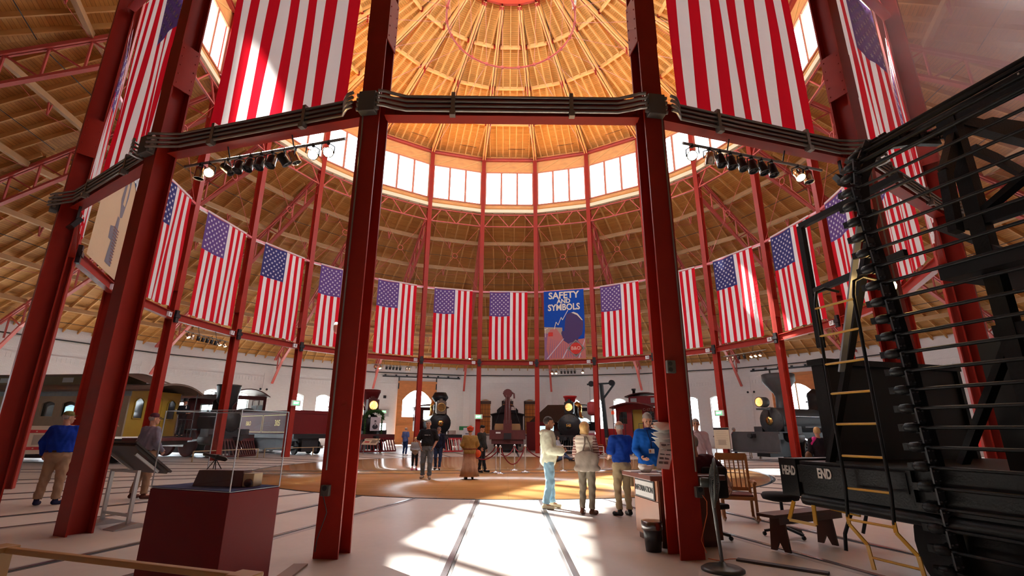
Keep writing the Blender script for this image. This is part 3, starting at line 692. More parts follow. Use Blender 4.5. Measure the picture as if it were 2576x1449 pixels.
def light_bar(b,x0,x1,z,y,lst,nm):
    loc=pol(RA+y,ang_bay(b)); rz=rz_bay(b)
    r=empty('lighting_bar','pipe carrying stage lights under the tie beam '+side(b),'bar',loc,rz)
    m=MB(); m.tube([(x0,0,z),(x1,0,z)],.025,8); m.build('pipe',GREYM,r)
    for x in (x0*.7+x1*.3,x0*.3+x1*.7): MB().tube([(x,0,z),(x,-y*.8,ZB-.17)],.012,5).build('hanger',DARKM,r)
    for i,(x,tilt,yaw,lit,ch) in enumerate(lst):
        can(loc,rz,x,z-.01,tilt,yaw,lit,ch,('lit ' if lit else 'unlit ')+('chrome' if ch else 'black')+' stage light %s %s'%(['at the left end','second from left','third from left','fourth from left','fifth from left','sixth from left','seventh from left','eighth from left','ninth from left','tenth from left','eleventh from left','twelfth from left'][i],nm),'stage lights under the beams')
# note: seen from the middle, local +x is to the right; from the camera the near bays read mirrored
light_bar(-1,-1.6,1.8,6.18,-.1,[(-1.28,1.0,.8,1,0),(-.98,1.0,.8,1,0),(-.62,.5,2.2,0,1),(-.40,.7,2.4,0,0),(-.15,.3,.3,0,0),(.08,.3,.1,0,0),(.31,.35,0,0,0),(.54,.3,.2,0,0),(.80,.9,1.9,0,0),(1.22,1.0,1.0,1,1),(1.42,0,0,0,1)],'under the near left beam')
light_bar(1,-1.5,1.5,6.18,-.1,[(1.32,1.0,-.8,1,0),(.98,.5,2.9,0,1),(.76,.2,.3,0,0),(.54,.2,.2,0,0),(.32,.3,.2,0,0),(.10,.2,.1,0,0),(-.12,.3,.3,0,0),(-.34,.2,.2,0,0),(-.92,.6,-.3,1,1),(-1.14,.1,0,0,1)],'under the near right beam')
for b,x,l in ((1,-1.85,'square black floodlight at the right end of the near right beam'),(-2,1.75,'square black floodlight below the tie beam at the far left')):
    r=empty('floodlight',l,'lamp',pol(RA,ang_bay(b)),rz_bay(b),'floodlights'); MB().box((0,0,0),(.30,.10,.26),0,T(x,.02,5.95,rx=.5)).build('head',BLACKP,r); MB().bar((x,0,6.05),(x,0,6.38),.03,.05,up=(0,1,0)).build('bracket',DARKM,r)
def farbar(b,spec,nm): light_bar(b,-1.5,1.5,6.0,-.15,spec,nm)
farbar(10,[(-1.0,-.6,0,1,1),(-.7,-.6,0,1,1),(-.3,.3,0,0,0),(-.05,.3,0,0,0),(.2,.3,0,0,0),(.45,.3,0,0,0),(.7,.3,0,0,0),(1.3,-.6,0,1,1)],'under the SAFETY banner')
farbar(13,[(-1.2,-.4,0,0,1),(-.9,-.5,.4,1,1),(-.4,.3,0,0,0),(-.15,.3,0,0,0),(.1,.3,0,0,0),(.35,.3,0,0,0),(.6,.3,0,0,0),(1.1,.2,.5,0,1),(1.3,.2,.5,0,1)],'under the flag beside the near left column')
farbar(16,[(-1.3,-.7,0,1,1),(-1.0,.2,0,0,1),(-.6,.2,0,0,0),(-.3,.3,0,0,0),(0,.3,0,0,0),(.3,.3,0,0,0),(.6,.3,0,0,0),(.85,-.6,.3,1,1),(1.25,-.5,.3,1,1)],'on the far left')
farbar(7,[(-1.2,.3,0,0,1),(-.8,.3,0,0,1),(-.4,.3,0,0,0),(0,.3,0,0,0),(.5,-.6,0,1,1),(.8,-.6,0,1,1),(1.1,-.6,0,1,1)],'on the far right')
# pendant lamps
def pendant(x,y,z,ztop,label):
    r=empty('pendant_lamp',label,'lamp',(x,y,z),0,'pendant lamps')
    MB().lathe([(.04,.30),(.10,.26),(.12,.14),(.30,-.02),(.31,-.06),(.29,-.04),(.10,.12)],20).build('lamp_shade',mat('spun_aluminium',(.55,.57,.6),.3,metal=.8),r)
    MB().ball((0,0,.02),.09).build('bulb',mat('bulb_glow',(1,.85,.6),.5,emit=25,ecol=(1,.75,.45)),r)
    MB().tube([(0,0,.3),(0,0,ztop-z)],.012,5).build('stem',GREYM,r)
pendant(-3.5,22.5,7.9,14.2,'aluminium pendant lamp hanging beyond the flags, left of centre')
pendant(-20.9,-7.8,8.0,11.6,'aluminium pendant lamp at the far left edge')
# exit signs
def exit_sign(loc,rz,label):
    r=empty('exit_sign',label,'sign',loc,rz,'exit signs')
    MB().box((0,0,0),(.62,.09,.34)).build('housing',WHITE,r,bevel=.01)
    m=MB(); m.box((0,-.05,0),(.40,.01,.22)); m.build('green_panel',mat('exit_green',(.05,.45,.12),.5,emit=1.2,ecol=(.1,.8,.25)),r)
    m=MB(); m.merge(text_mb('EXIT',.17,.003,0,T(0,-.058,0,rx=pi/2),bold=.008)); m.build('lettering',mat('exit_white',(.8,.95,.8),.5,emit=1.5),r)
for k,z,l in ((11,2.55,'green exit sign on the red column left of the wrecking crane'),(7,2.65,'green exit sign on the red column left of the grey engine'),(14,3.1,'green exit sign on a left column above the glass case')):
    exit_sign(pol(R-.30,ang_col(k),z),rz_col(k),l)
exit_sign(pol(RWA-.15,radians(-90+12*16.3636)+.105,3.5),rz_bay(12),'small green exit sign on the wall beside the open doorway')
# ------------------------------------------------------------------ locomotives and cars
LBLK=mat('engine_black',(.018,.018,.020),.40,spec=.4,noise=.2,scale=3); LGREY=mat('graphite_grey',(.055,.055,.06),.5,noise=.25,scale=4)
MAR=mat('maroon_paint',(.16,.012,.014),.5,spec=.25,noise=.1); MARD=mat('dark_maroon',(.09,.012,.012),.5,noise=.2); BRT=mat('bright_red_panel',(.45,.006,.008),.4)
GOLD=mat('gold_leaf',(.75,.48,.12),.4,metal=.3); RUSS=mat('blued_jacket',(.16,.19,.21),.22,metal=.8); ROOFM=mat('roof_canvas',(.12,.045,.045),.7,noise=.2)
LAMPW=mat('headlight_glow',(1,.75,.4),.4,emit=1.5,ecol=(1,.62,.28)); LAMPD=mat('headlight_glass',(.45,.33,.16),.12,metal=.4)
def spoked(m,c,r,x,w,mi=0,ns=12):
    """wheel in the y-z plane at x"""
    m.lathe([(r*.90,x-w/2),(r,x-w/2),(r,x+w/2),(r*.88,x+w/2),(r*.88,x-w/2)],24,(0,c[0],c[1]),'x',mi)
    m.lathe([(r*.2,x-w/2),(r*.2,x+w/2)],12,(0,c[0],c[1]),'x',mi)
    for i in range(ns):
        a=2*pi*i/ns; m.bar((x,c[0]+r*.18*cos(a),c[1]+r*.18*sin(a)),(x,c[0]+r*.9*cos(a),c[1]+r*.9*sin(a)),w*.6,r*.08,mi,up=(1,0,0))
def loco(b,r,label,P):
    root=empty('steam_locomotive',label,'locomotive',pol(r,ang_bay(b)),rz_bay(b))
    bm=P.get('body',LBLK); br=P.get('br',.72); zc=P.get('zc',2.1); y0=P.get('y0',2.6); L=P.get('L',7.0); jm=P.get('jacket',bm)
    m=MB(); m.lathe([(br*1.02,y0),(br*1.02,y0+1.3),(br*.98,y0+1.32),(br*.98,y0+L),(br*.5,y0+L)],28,(0,0,zc),'y'); m.build('boiler',jm,root)
    m=MB()
    m.lathe([(.01,y0-.16),(br*.3,y0-.15),(br*.62,y0-.10),(br*.74,y0-.03),(br*1.0,y0-.02),(br*1.05,y0+.02),(br*1.05,y0+.1)],28,(0,0,zc),'y')
    for i in range(P.get('bolts',12)): a=2*pi*i/12; m.ball((br*.88*cos(a),y0-.03,zc+br*.88*sin(a)),.035,n=6)
    dr=m.build('smokebox_door',P.get('door',bm),root)
    if 'num' in P:
        m=MB(); m.lathe([(.01,y0-.2),(.22,y0-.2),(.24,y0-.17),(.2,y0-.1)],20,(0,0,zc),'y',P.get('numbg',0) ); m.merge(text_mb(P['num'],P.get('nsz',.22),.01,1,T(0,y0-.215,zc,rx=pi/2),bold=.008)); m.build('number_plate',[P.get('platem',LBLK),P.get('numcol',GOLD)],root)
    ys=P.get('ys',y0+.65); zt=zc+br
    kind=P['stack']
    if kind=='diamond': prof=[(.30,0),(.26,.15),(.24,.55),(.30,.8),(.72,1.35),(.72,1.45),(.5,1.85),(.46,1.85)]; H=1
    elif kind=='funnel': prof=[(.32,0),(.24,.2),(.24,.3),(.66,1.55),(.70,1.6),(.70,1.80),(.6,1.82)]
    elif kind=='bigfunnel': prof=[(.42,0),(.34,.12),(.33,.8),(.40,1.0),(.98,1.75),(.98,2.2),(.9,2.25)]
    elif kind=='cap': prof=[(.36,0),(.27,.2),(.26,.75),(.30,.85),(.34,.9),(.40,1.15),(.46,1.18),(.46,1.26),(.36,1.28)]
    else: prof=[(.34,0),(.34,.35),(.55,.6),(.58,1.0),(.66,1.45),(.66,1.55),(.5,1.56)]
    s=P.get('ss',1); prof=[(a*s,h*s) for a,h in prof]
    k=P.get('capn',0); mis=[1 if (i>=len(prof)-1-k) else 0 for i in range(len(prof)-1)]
    m=MB(); m.lathe(prof,24,(0,ys,zt-.06),'z',mis=mis); m.build('smokestack',[P.get('stackm',bm),P.get('capm',MAR)],root)
    if P.get('light'):
        z,lr,yl=P['light']; m=MB()
        if P.get('boxlight',True): m.box((0,yl+.28,z),(lr*2.3,.56,lr*2.5)); m.box((0,yl+.28,z+lr*1.25+.05),(lr*1.5,.4,.12)); m.lathe([(lr*.3,0),(lr*.45,.2),(lr*.3,.24)],12,(0,yl+.28,z+lr*1.3))
        else: m.lathe([(lr*1.1,yl-.02),(lr*1.1,yl+.5),(lr*.6,yl+.6)],20,(0,0,z),'y')
        m.b2((-lr,yl,z-lr*1.25-.1),(lr,yl+.5,z-lr*1.25)); m.bar((-lr*.8,yl+.4,z-lr*1.2),(-lr*.5,y0+.3,zt-.1),.05,.05); m.bar((lr*.8,yl+.4,z-lr*1.2),(lr*.5,y0+.3,zt-.1),.05,.05)
        h=m.build('headlight',P.get('lightm',bm),root)
        m=MB(); m.lathe([(.01,yl-.02),(lr*.9,yl-.03)],24,(0,0,z),'y',0); m.lathe([(lr*.88,yl-.03),(lr,yl-.05),(lr,yl)],24,(0,0,z),'y',1); m.build('lens',[LAMPW if P.get('lit') else LAMPD,BRASS],h)
    for nm,yy,rr,hh,mm in P.get('domes',[]):
        m=MB(); m.lathe([(rr*1.3,-.1),(rr*1.15,.05),(rr,.1),(rr,hh*.6),(rr*1.08,hh*.63),(rr*.9,hh*.8),(rr*.35,hh*.95),(.02,hh)],18,(0,yy,zt-.05)); m.build(nm,mm,root)
    if P.get('bell'):
        yy=P['bell']; m=MB(); m.lathe([(.24,0),(.2,.05),(.14,.2),(.08,.28),(.02,.3)],14,(0,yy,zt+.28)); q=m.build('bell',BRASS,root)
        m=MB(); m.tube([(-.28,yy,zt-.05),(-.26,yy,zt+.55),(0,yy,zt+.68),(.26,yy,zt+.55),(.28,yy,zt-.05)],.025,6); m.build('bell_frame',DARKM,q)
    if P.get('cab'):
        ya,yb,w,z0,z1,cm,rm=P['cab']; m=MB(); t=.06
        for s in (-1,1):
            m.b2((s*w/2-t/2,ya,z0),(s*w/2+t/2,yb,z0+.9)); m.b2((s*w/2-t/2,ya,z1-.25),(s*w/2+t/2,yb,z1)); 
            for y in (ya+.05,(ya+yb)/2,yb-.05): m.b2((s*w/2-t/2,y-.06,z0+.9),(s*w/2+t/2,y+.06,z1-.25))
        m.b2((-w/2,ya,z1-.3),(w/2,ya+t,z1)); m.b2((-w/2,ya,z0),(-br*.9,ya+t,z1)); m.b2((br*.9,ya,z0),(w/2,ya+t,z1)) if False else None
        m.b2((-w/2,ya,z0),(-w/2+.2,ya+t,z1)); m.b2((w/2-.2,ya,z0),(w/2,ya+t,z1)); m.b2((-w/2,ya,z0),(w/2,ya+t,zc+.4))
        c=m.build('cab',cm,root)
        m=MB(); n=8; pts=[]
        for i in range(n+1): x=-w/2-.18+(w+.36)*i/n; pts.append((x,z1+P.get('crown',.28)*(1-(2*i/n-1)**2)))
        pts+= [(p[0],p[1]-.07) for p in reversed(pts)]; m.prism(pts,ya-.3,yb+.4,'y'); m.build('cab_roof',rm,c)
        m=MB(); m.b2((-w/2+.2,ya+.02,zc+.4),(w/2-.2,ya+.025,z1-.3)); m.build('cab_window',glassmat('cab_glass',(.8,.85,.85),.1) if 'cab_glass' not in MATS else MATS['cab_glass'],c)
    # frame, beam, pilot, cylinders, wheels
    zf=P.get('zf',1.15); w=P.get('bw',2.5)
    m=MB(); m.b2((-.55,.9,zf-.2),(-.43,y0+L,zf+.1)); m.b2((.43,.9,zf-.2),(.55,y0+L,zf+.1)); m.b2((-1.2,y0+1.2,zf+.35),(-.8,y0+L,zf+.42)); m.b2((.8,y0+1.2,zf+.35),(1.2,y0+L,zf+.42)); m.b2((-.5,y0,zf-.1),(.5,y0+1.3,zc-br*.8)); m.build('frame',P.get('framem',bm),root)
    m=MB(); m.b2((-w/2,.72,zf-.28),(w/2,.98,zf+.12)); bb=m.build('buffer_beam',P.get('beamm',bm),root)
    m=MB(); m.b2((-w/2,.98,zf+.06),(w/2,y0+.3,zf+.12)); m.build('pilot_deck',P.get('deckm',MARD),root)
    if P.get('pilot','cow')=='cow':
        ms=P.get('pilotm',(MAR,MAR)); n=P.get('nb',15); m=MB()
        for i in range(n):
            t=(i/(n-1)-.5)*2; x=t*w*.47; xb=t*w*.52; yb=.05+.42*abs(t); m.bar((x*.98,.72,zf-.15),(xb,yb,.14),.09,.05,i%2,up=(1,0,0))
        pr=m.build('pilot',list(ms),root)
        m=MB(); m.bar((-w*.52,.47,.12),(0,.02,.12),.08,.1); m.bar((w*.52,.47,.12),(0,.02,.12),.08,.1); m.b2((-w*.49,.66,zf-.25),(w*.49,.76,zf-.1)); m.build('pilot_rail',ms[0],pr)
    elif P['pilot']=='foot':
        m=MB(); m.b2((-w/2,.35,.45),(w/2,.72,.52)); m.b2((-w/2,.6,.45),(w/2,.72,zf)); m.build('footboard',bm,root)
    m=MB(); m.b2((-.15,.35,zf-.2),(.15,.75,zf)); m.lathe([(.12,.2),(.15,.36)],10,(0,0,zf-.1),'y'); m.build('coupler',DARKM,root)
    MB().b2((-.42,1.2,.22),(.42,y0+L-.3,zf)).build('engine_dark_fill',DARKM,root)  # added black block that keeps light out from under the engine
    for s in (-1,1):
        m=MB(); m.lathe([(.05,y0-.1),(.30,y0-.08),(.30,y0+.9),(.05,y0+.92)],16,(s*1.0,0,zf-.15),'y'); m.b2((s*1.0-.28,y0+.05,zf),(s*1.0+.28,y0+.75,zf+.42)); m.build('cylinder',P.get('cylm',bm),root)
        m=MB(); m.tube([(s*(br+.1),y0+.2,zc+.25),(s*(br+.1),y0+L-.2,zc+.25)],.022,6); m.build('handrail',BRASS if P.get('brassrail') else STEEL,root)
        m=MB(); wy=[y for y,_ in P['drv']]; m.bar((s*.98,wy[0],P['drv'][0][1]*.8),(s*.98,wy[-1],P['drv'][0][1]*.8),.05,.12); m.bar((s*1.02,y0+.9,zf-.15),(s*1.02,wy[min(1,len(wy)-1)],P['drv'][0][1]*.8),.05,.1); m.build('connecting_rod',STEEL,root)
    for y,rr in P.get('trk',[]):
        for s in (-1,1): m=MB(); spoked(m,(y,rr+.02),rr,s*.75,.12,0,8); m.build('wheel',P.get('wheelm',bm),root)
    for y,rr in P['drv']:
        for s in (-1,1): m=MB(); spoked(m,(y,rr+.02),rr,s*.75,.13,0,14); m.build('driving_wheel',P.get('wheelm',bm),root)
    return root
def tender(root,ya,yb,w,z0,z1,m_,num=None,side_=-1,rr=.42,text2=None):
    """tank body with lining, on two trucks, as parts of its engine"""
    m=MB(); m.b2((-w/2,ya,z0),(w/2,yb,z1),0); m.b2((-w/2-.04,ya-.04,z1-.06),(w/2+.04,yb+.04,z1+.06),0); m.b2((-w/2+.1,ya+.6,z1),(w/2-.1,yb-.3,z1+.16),0)
    t=m.build('tender',m_,root)
    m=MB(); 
    for s in (-1,1):
        x=s*(w/2+.006)
        for a,bb in ((ya+.12,(ya+yb)/2-.1),((ya+yb)/2+.1,yb-.12)):
            for z in (z0+.1,z1-.14): m.b2((x-.004,a,z-.018),(x+.004,bb,z+.018))
            for y in (a,bb): m.b2((x-.004,y-.018,z0+.1),(x+.004,y+.018,z1-.14))
    m.build('gold_lining',GOLD,t)
    if num:
        q=MB(); zc=(z0+z1)/2
        q.merge(text_mb(num,.52,.004,0,T(-(w/2+.01),ya+(yb-ya)*.25,zc,rz=-pi/2)@T(rx=pi/2),bold=.012))
        if text2: q.merge(text_mb(text2,.42,.004,0,T(-(w/2+.01),ya+(yb-ya)*.75,zc,rz=-pi/2)@T(rx=pi/2),bold=.008))
        q.build('lettering',GOLD,t)
    m=MB(); m.b2((-w/2+.1,ya,z0-.28),(w/2-.1,yb,z0-.02)); m.build('tender_frame',LBLK,root); MB().b2((-.55,ya+.2,.2),(.55,yb-.2,z0-.2)).build('dark_fill_block',DARKM,root)  # block between the wheels is added to darken the tender underside
    for y in (ya+.7,ya+1.7,yb-1.7,yb-.7):
        for s in (-1,1): m=MB(); spoked(m,(y,rr+.02),rr,s*.75,.12,0,8); m.build('wheel',LBLK,root)
    for y in (ya+1.2,yb-1.2):
        for s in (-1,1): m=MB(); m.b2((s*.95-.06,y-.85,.38),(s*.95+.06,y+.85,.55)); m.b2((s*.95-.07,y-.2,.3),(s*.95+.07,y+.2,z0-.28)); m.build('truck_frame',LBLK,root)
SR=mat('pilot_red',(.45,.03,.04),.4); SWH=mat('pilot_cream',(.70,.62,.58),.4)
# 12: diamond stack, striped pilot
loco(12,15.6,'black engine with diamond stack, round lamp and red-and-white striped pilot',dict(stack='diamond',br=.80,zc=2.12,y0=3.4,L=7,jacket=RUSS,ss=.92,ys=4.1,light=(3.35,.34,3.2),lightm=mat('pewter_box',(.22,.18,.14),.4,metal=.5),domes=[('sand_dome',5.6,.3,1.1,RUSS),('steam_dome',7.4,.34,1.2,BRASS)],bell=6.5,cab=(8.8,11,2.7,1.5,3.6,MARD,ROOFM),pilotm=(SR,SWH),num='B',numcol=DARKM,platem=BRASS,nsz=.2,numbg=0,drv=[(7,.8),(9,.8)],trk=[(2.4,.38),(4.4,.38)],cylm=STEEL,brassrail=True,nb=17,wheelm=MAR))
# 13: funnel stack engine with garland
lr=loco(13,17.0,'engine with red funnel stack wearing a green garland and an oval portrait',dict(stack='funnel',br=.66,zc=2.05,y0=2.0,L=7,jacket=LBLK,ys=2.6,ss=1.05,capn=4,light=(3.35,.36,1.7),lightm=MARD,lit=True,domes=[('steam_dome',5.5,.4,1.3,BRASS)],cab=(7,9.2,2.6,1.4,3.5,MAR,ROOFM),pilotm=(MAR,MAR),drv=[(5.6,.78),(7.4,.78)],trk=[(1.6,.38),(3.4,.38)],beamm=MARD,wheelm=MAR,bw=2.9,door=DARKM))
PINE=mat('pine_garland',(.035,.10,.02),.8,noise=.5,scale=20,bump=.6,bscale=60); 
L0=lr.location.copy(); RZ=lr.rotation_euler.z
g=empty('garland','green pine garland with white flowers draped on the engine front','garland',L0,RZ)
m=MB(); rnd=random.Random(3)
def fuzzy(m,pts,r,n):
    for i in range(n):
        t=rnd.random()*(len(pts)-1); k=int(t); p=Vector(pts[k]).lerp(Vector(pts[min(k+1,len(pts)-1)]),t-k)
        d=Vector((rnd.uniform(-1,1),rnd.uniform(-.7,.2),rnd.uniform(-1.1,.7))).normalized(); q=p+d*r*rnd.uniform(.6,1.3); s=Vector((rnd.uniform(-1,1),rnd.uniform(-1,1),rnd.uniform(-1,1)))*.03
        m.add([p-s,p+s,q],[(0,1,2)])
top=[(-.62,1.55,2.45),(-.45,1.5,2.85),(-.1,1.45,2.95),(.3,1.45,2.95),(.62,1.5,2.8),(.75,1.55,2.4)]
fuzzy(m,top,.24,900); fuzzy(m,[(-.62,1.5,2.5),(-.60,1.45,1.7),(-.62,1.4,1.0)],.12,350); fuzzy(m,[(.66,1.5,2.5),(.66,1.45,1.7),(.64,1.4,.85)],.12,350); m.tube(top,.09,6); m.tube([(-.62,1.5,2.5),(-.62,1.4,1.0)],.04,5); m.tube([(.66,1.5,2.5),(.64,1.4,.85)],.04,5)
m.build('foliage',PINE,g)
for x,z in ((.05,2.72),(-.38,2.55),(.48,2.55)):
    m=MB(); 
    for i in range(6): m.ball((x+.06*cos(i),1.30,z+.06*sin(i)),.045,n=6)
    m.build('white_flower',WHITE,g)
m=MB(); m.box((0,0,0),(.72,.03,.98),0); m.lathe([(.001,-.02),(.32,-.02)],28,M=T(0,0,0,rx=0)@Matrix.Rotation(pi/2,4,'X')@Matrix.Scale(1.28,4,(0,1,0)) if False else Matrix.Scale(1.28,4,(0,0,1))@Matrix.Rotation(pi/2,4,'X'),mi=1)
MM=Matrix.Identity(4)
m.ball((0,-.022,.12),.1,2,12,sc=(.8,.05,1.1)); m.ball((0,-.022,.20),.1,3,12,sc=(.85,.06,.6)); m.ball((0,-.022,.02),.06,3,10,sc=(.8,.06,.7)); m.ball((0,-.021,-.20),.22,3,14,sc=(.95,.03,.8)); m.box((0,-.03,-.08),(.07,.01,.14),2)
p=m.build('portrait',[mat('photo_paper',(.55,.52,.58),.6),mat('photo_grey',(.30,.28,.34),.6),mat('photo_face',(.42,.38,.42),.6),mat('photo_dark',(.03,.025,.04),.6)],None,loc=L0+Matrix.Rotation(RZ,3,'Z')@Vector((.05,1.15,2.0)),rz=RZ)
tag(p,'oval black-and-white portrait of a person in a dark coat on the garlanded engine','portrait')
# 14: camel-back engine, maroon tender first
r14=loco(14,26.2,'large black engine with a cab perched on its boiler and a wide stack',dict(stack='stub',br=.85,zc=2.3,y0=.9,L=6.6,ys=6.6,ss=1.0,domes=[('steam_dome',5.8,.35,.9,BRASS)],bell=None,cab=(1.2,3.8,2.8,2.6,4.15,MARD,MARD),crown=.55,pilot='foot',drv=[(2.4,.55),(3.6,.55),(4.8,.55),(6.0,.55)],wheelm=LBLK))
rt=empty('tender_car','maroon tender with gold lining numbered 305 on the left','tender',pol(16.6,ang_bay(14)),rz_bay(14))
tender(rt,0.1,9.0,2.7,1.3,2.62,MAR,'305',text2='B&O')
# 15: engine seen through the glass case
r15=loco(15,16.4,'black engine with dark red spoked wheels seen through the glass case',dict(stack='stub',br=.6,zc=2.0,y0=1.2,L=6,ys=1.9,ss=1.0,capn=0,cab=(3.4,7.2,2.6,1.3,3.3,MARD,ROOFM),domes=[('steam_dome',2.7,.25,.8,LBLK)],drv=[(3.6,.8),(5.5,.8)],trk=[(1.6,.45)],wheelm=MAR,pilotm=(MARD,MARD),cylm=LGREY,beamm=LBLK))
# 10: black engine 545
loco(10,14.2,'black engine numbered 545 with a red-topped stack and lit square headlight',dict(stack='cap',br=.82,zc=1.95,y0=2.1,L=7.4,ys=2.9,ss=1.15,capn=5,capm=BRT,light=(3.30,.30,2.2),lit=True,num='545',numcol=GOLD,nsz=.25,domes=[('sand_dome',4.6,.36,.9,LBLK),('steam_dome',6.4,.4,1.25,BRASS)],bell=5.4,cab=(8.4,10.6,2.7,1.5,3.55,LBLK,LBLK),jacket=RUSS,pilot='cow',pilotm=(LBLK,LBLK),drv=[(6.2,.8),(8.2,.8)],trk=[(1.9,.38),(3.7,.38)]))
# 7: grey engine number 1
loco(7,14.6,'dark grey engine numbered 1 with a big funnel stack and round lamp',dict(stack='bigfunnel',br=.74,zc=2.18,y0=2.2,L=7,ys=3.3,ss=.92,body=LGREY,light=(3.22,.27,1.4),boxlight=False,lit=True,num='1',numcol=DARKM,platem=BRASS,nsz=.3,domes=[('steam_dome',6.4,.42,1.3,LBLK)],cab=(8,10.2,2.7,1.5,3.5,MARD,ROOFM),pilot='foot',zf=1.45,bw=3.1,drv=[(4.2,.6),(5.6,.6),(7.0,.6)],beamm=LGREY,deckm=LGREY))
# caboose
def caboose(b,r):
    root=empty('caboose','red wooden caboose numbered C-1775 with a roof cupola','railway car',pol(r,ang_bay(b)),rz_bay(b)); w=2.95
    CR=plankmat('caboose_boards',(.24,.018,.022),(.28,.022,.026),6,.09,.5,.004,swap=True)
    m=MB(); y0=1.1; L=9; z0,z1=1.2,3.25
    wall_with_holes(m,-w/2,w/2,z0,z1,[(-.98,.62,2.1,2.95,0),(.1,.78,1.3,3.1,0),(1.05,.62,2.1,2.95,0)],y0,y0+.08)
    for s in (-1,1):
        m.b2((s*w/2-.04,y0,z0),(s*w/2+.04,y0+L,z1))
    m.b2((-w/2,y0+L,z0),(w/2,y0+L+.08,z1)); m.b2((-w/2,y0,z0-.05),(w/2,y0+L,z0)); m.build('body',CR,root)
    def vault(ya,yb,w,z,cr,t=.08,mt=MARD,nm='roof'):
        n=12; pts=[(-w/2+w*i/n,z+cr*(1-(2*i/n-1)**2)) for i in range(n+1)]; pts+=[(x,zz-t) for x,zz in reversed(pts)]
        return MB().prism(pts,ya,yb,'y').build(nm,mt,root)
    vault(.1,y0+L+1,w+.3,z1,.35)
    m=MB(); m.prism([(-w/2,z1)]+[(-w/2+w*i/10,z1+.3*(1-(2*i/10-1)**2)) for i in range(11)]+[(w/2,z1)],y0,y0+.08,'y'); m.build('gable',CR,root)
    m=MB(); m.b2((-1.2,3.2,z1+.1),(1.2,5.4,z1+.95)); c=m.build('cupola',CR,root)
    for x in (-.8,.8): MB().b2((x-.24,3.17,z1+.42),(x+.24,3.2,z1+.80)).build('pane',mat('pale_pane',(.45,.52,.55),.15),c)
    n=12; pts=[(-1.45+2.9*i/n,z1+.95+.28*(1-(2*i/n-1)**2)) for i in range(n+1)]; pts+=[(x,zz-.07) for x,zz in reversed(pts)]; MB().prism(pts,3.0,5.6,'y').build('cupola_roof',MARD,c)
    for x in (-.98,1.05):
        m=MB(); m.b2((x-.31,y0+.03,2.1),(x+.31,y0+.05,2.95)); o=m.build('window_pane',glassmat('caboose_glass',(.35,.36,.35),.08) if 'caboose_glass' not in MATS else MATS['caboose_glass'],root)
        m=MB(); m.b2((x-.02,y0,2.1),(x+.02,y0+.05,2.95)); m.b2((x-.31,y0,2.5),(x+.31,y0+.05,2.54)); m.build('sash',DARKM,root)
    m=MB(); m.b2((-.29,y0+.2,1.3),(.49,y0+.24,3.1)); m.build('door',mat('ochre_door',(.42,.28,.04),.5),root)
    m=MB(); m.merge(text_mb('C-1775',.26,.004,0,T(.95,y0-.01,3.08,rx=pi/2),bold=.004)); m.build('lettering',mat('faded_cream',(.50,.36,.34),.6),root)
    m=MB(); m.b2((-w/2,.1,1.02),(w/2,y0,1.15)); m.build('platform',MARD,root)
    for x in (-w/2+.1,-.5,.5,w/2-.1): MB().tube([(x,.15,1.15),(x,.15,2.1)],.02,6).build('railing_post',DARKM,root)
    for s in (-1,1):
        MB().tube([(s*.5,.15,2.1),(s*(w/2-.1),.15,2.1)],.02,6).build('railing',DARKM,root)
        m=MB(); m.tube([(s*(w/2-.1),.15,2.1),(s*(w/2-.05),.2,3.3)],.02,6); m.build('roof_post',DARKM,root)
        m=MB(); [m.b2((s*(w/2+.0)-.2,.2,z),(s*(w/2+.0)+.2,.9,z+.03)) for z in (.35,.65,.95)]; m.build('step',DARKM,root)
    MB().lathe([(.12,0),(.12,.45),(.18,.47),(.18,.6)],12,(-1.0,4,z1+1.0)).build('stovepipe',DARKM,root)
    m=MB(); m.lathe([(.07,0),(.10,.05),(.10,.2),(.05,.28)],12,(-w/2-.05,.5,2.75)); m.build('marker_lamp',mat('marker_red',(.6,.06,.02),.3,emit=.6),root)
    m=MB(); m.b2((-w/2+.05,.3,.85),(w/2-.05,y0+L,1.05)); m.build('underframe',MARD,root); MB().b2((-.55,1.2,.2),(.55,y0+L,.9)).build('dark_fill_block',DARKM,root)  # second box is added to stop light under the caboose
    for y in (2.0,3.6,8,9.6):
        for s in (-1,1): m=MB(); spoked(m,(y,.44),.42,s*.75,.12,0,8); m.build('wheel',DARKM,root)
caboose(9,16.2)
# wrecking crane
root=empty('wrecking_crane','maroon wrecking crane car with an upright boom facing the turntable','crane',pol(15.3,ang_bay(11)),rz_bay(11)); w=2.7
CRM=mat('crane_maroon',(.11,.022,.022),.5,noise=.25)
m=MB(); m.b2((-w/2,.7,1.15),(w/2,9,1.4)); m.build('deck',CRM,root)
m=MB(); m.b2((-w/2,.55,.95),(w/2,.85,1.62)); m.build('end_beam',CRM,root)
m=MB(); m.b2((-.32,.8,1.5),(.32,1.5,2.35)); m.build('mast_housing',CRM,root)
m=MB(); m.add([(-.30,1.1,2.0),(.30,1.1,2.0),(.30,1.5,2.0),(-.30,1.5,2.0),(-.16,-.1+.9,4.3),(.16,.8,4.3),(.16,1.15,4.3),(-.16,1.15,4.3)],[(0,3,2,1),(4,5,6,7),(0,1,5,4),(1,2,6,5),(2,3,7,6),(3,0,4,7)]); m.build('boom',CRM,root)
m=MB(); m.lathe([(.3,.78),(.34,.8),(.34,1.12),(.3,1.14)],18,(0,0,4.32),'y'); 
for i in range(9): a=i*pi/8; m.ball((.34*cos(a),.95,4.32+.30*sin(a)),.05,n=6)
m.build('boom_head',CRM,root)
m=MB(); m.tube([(.30,.95,4.4),(.48,.9,4.3),(.5,.9,3.95)],.06,6); m.build('hook',CRM,root)
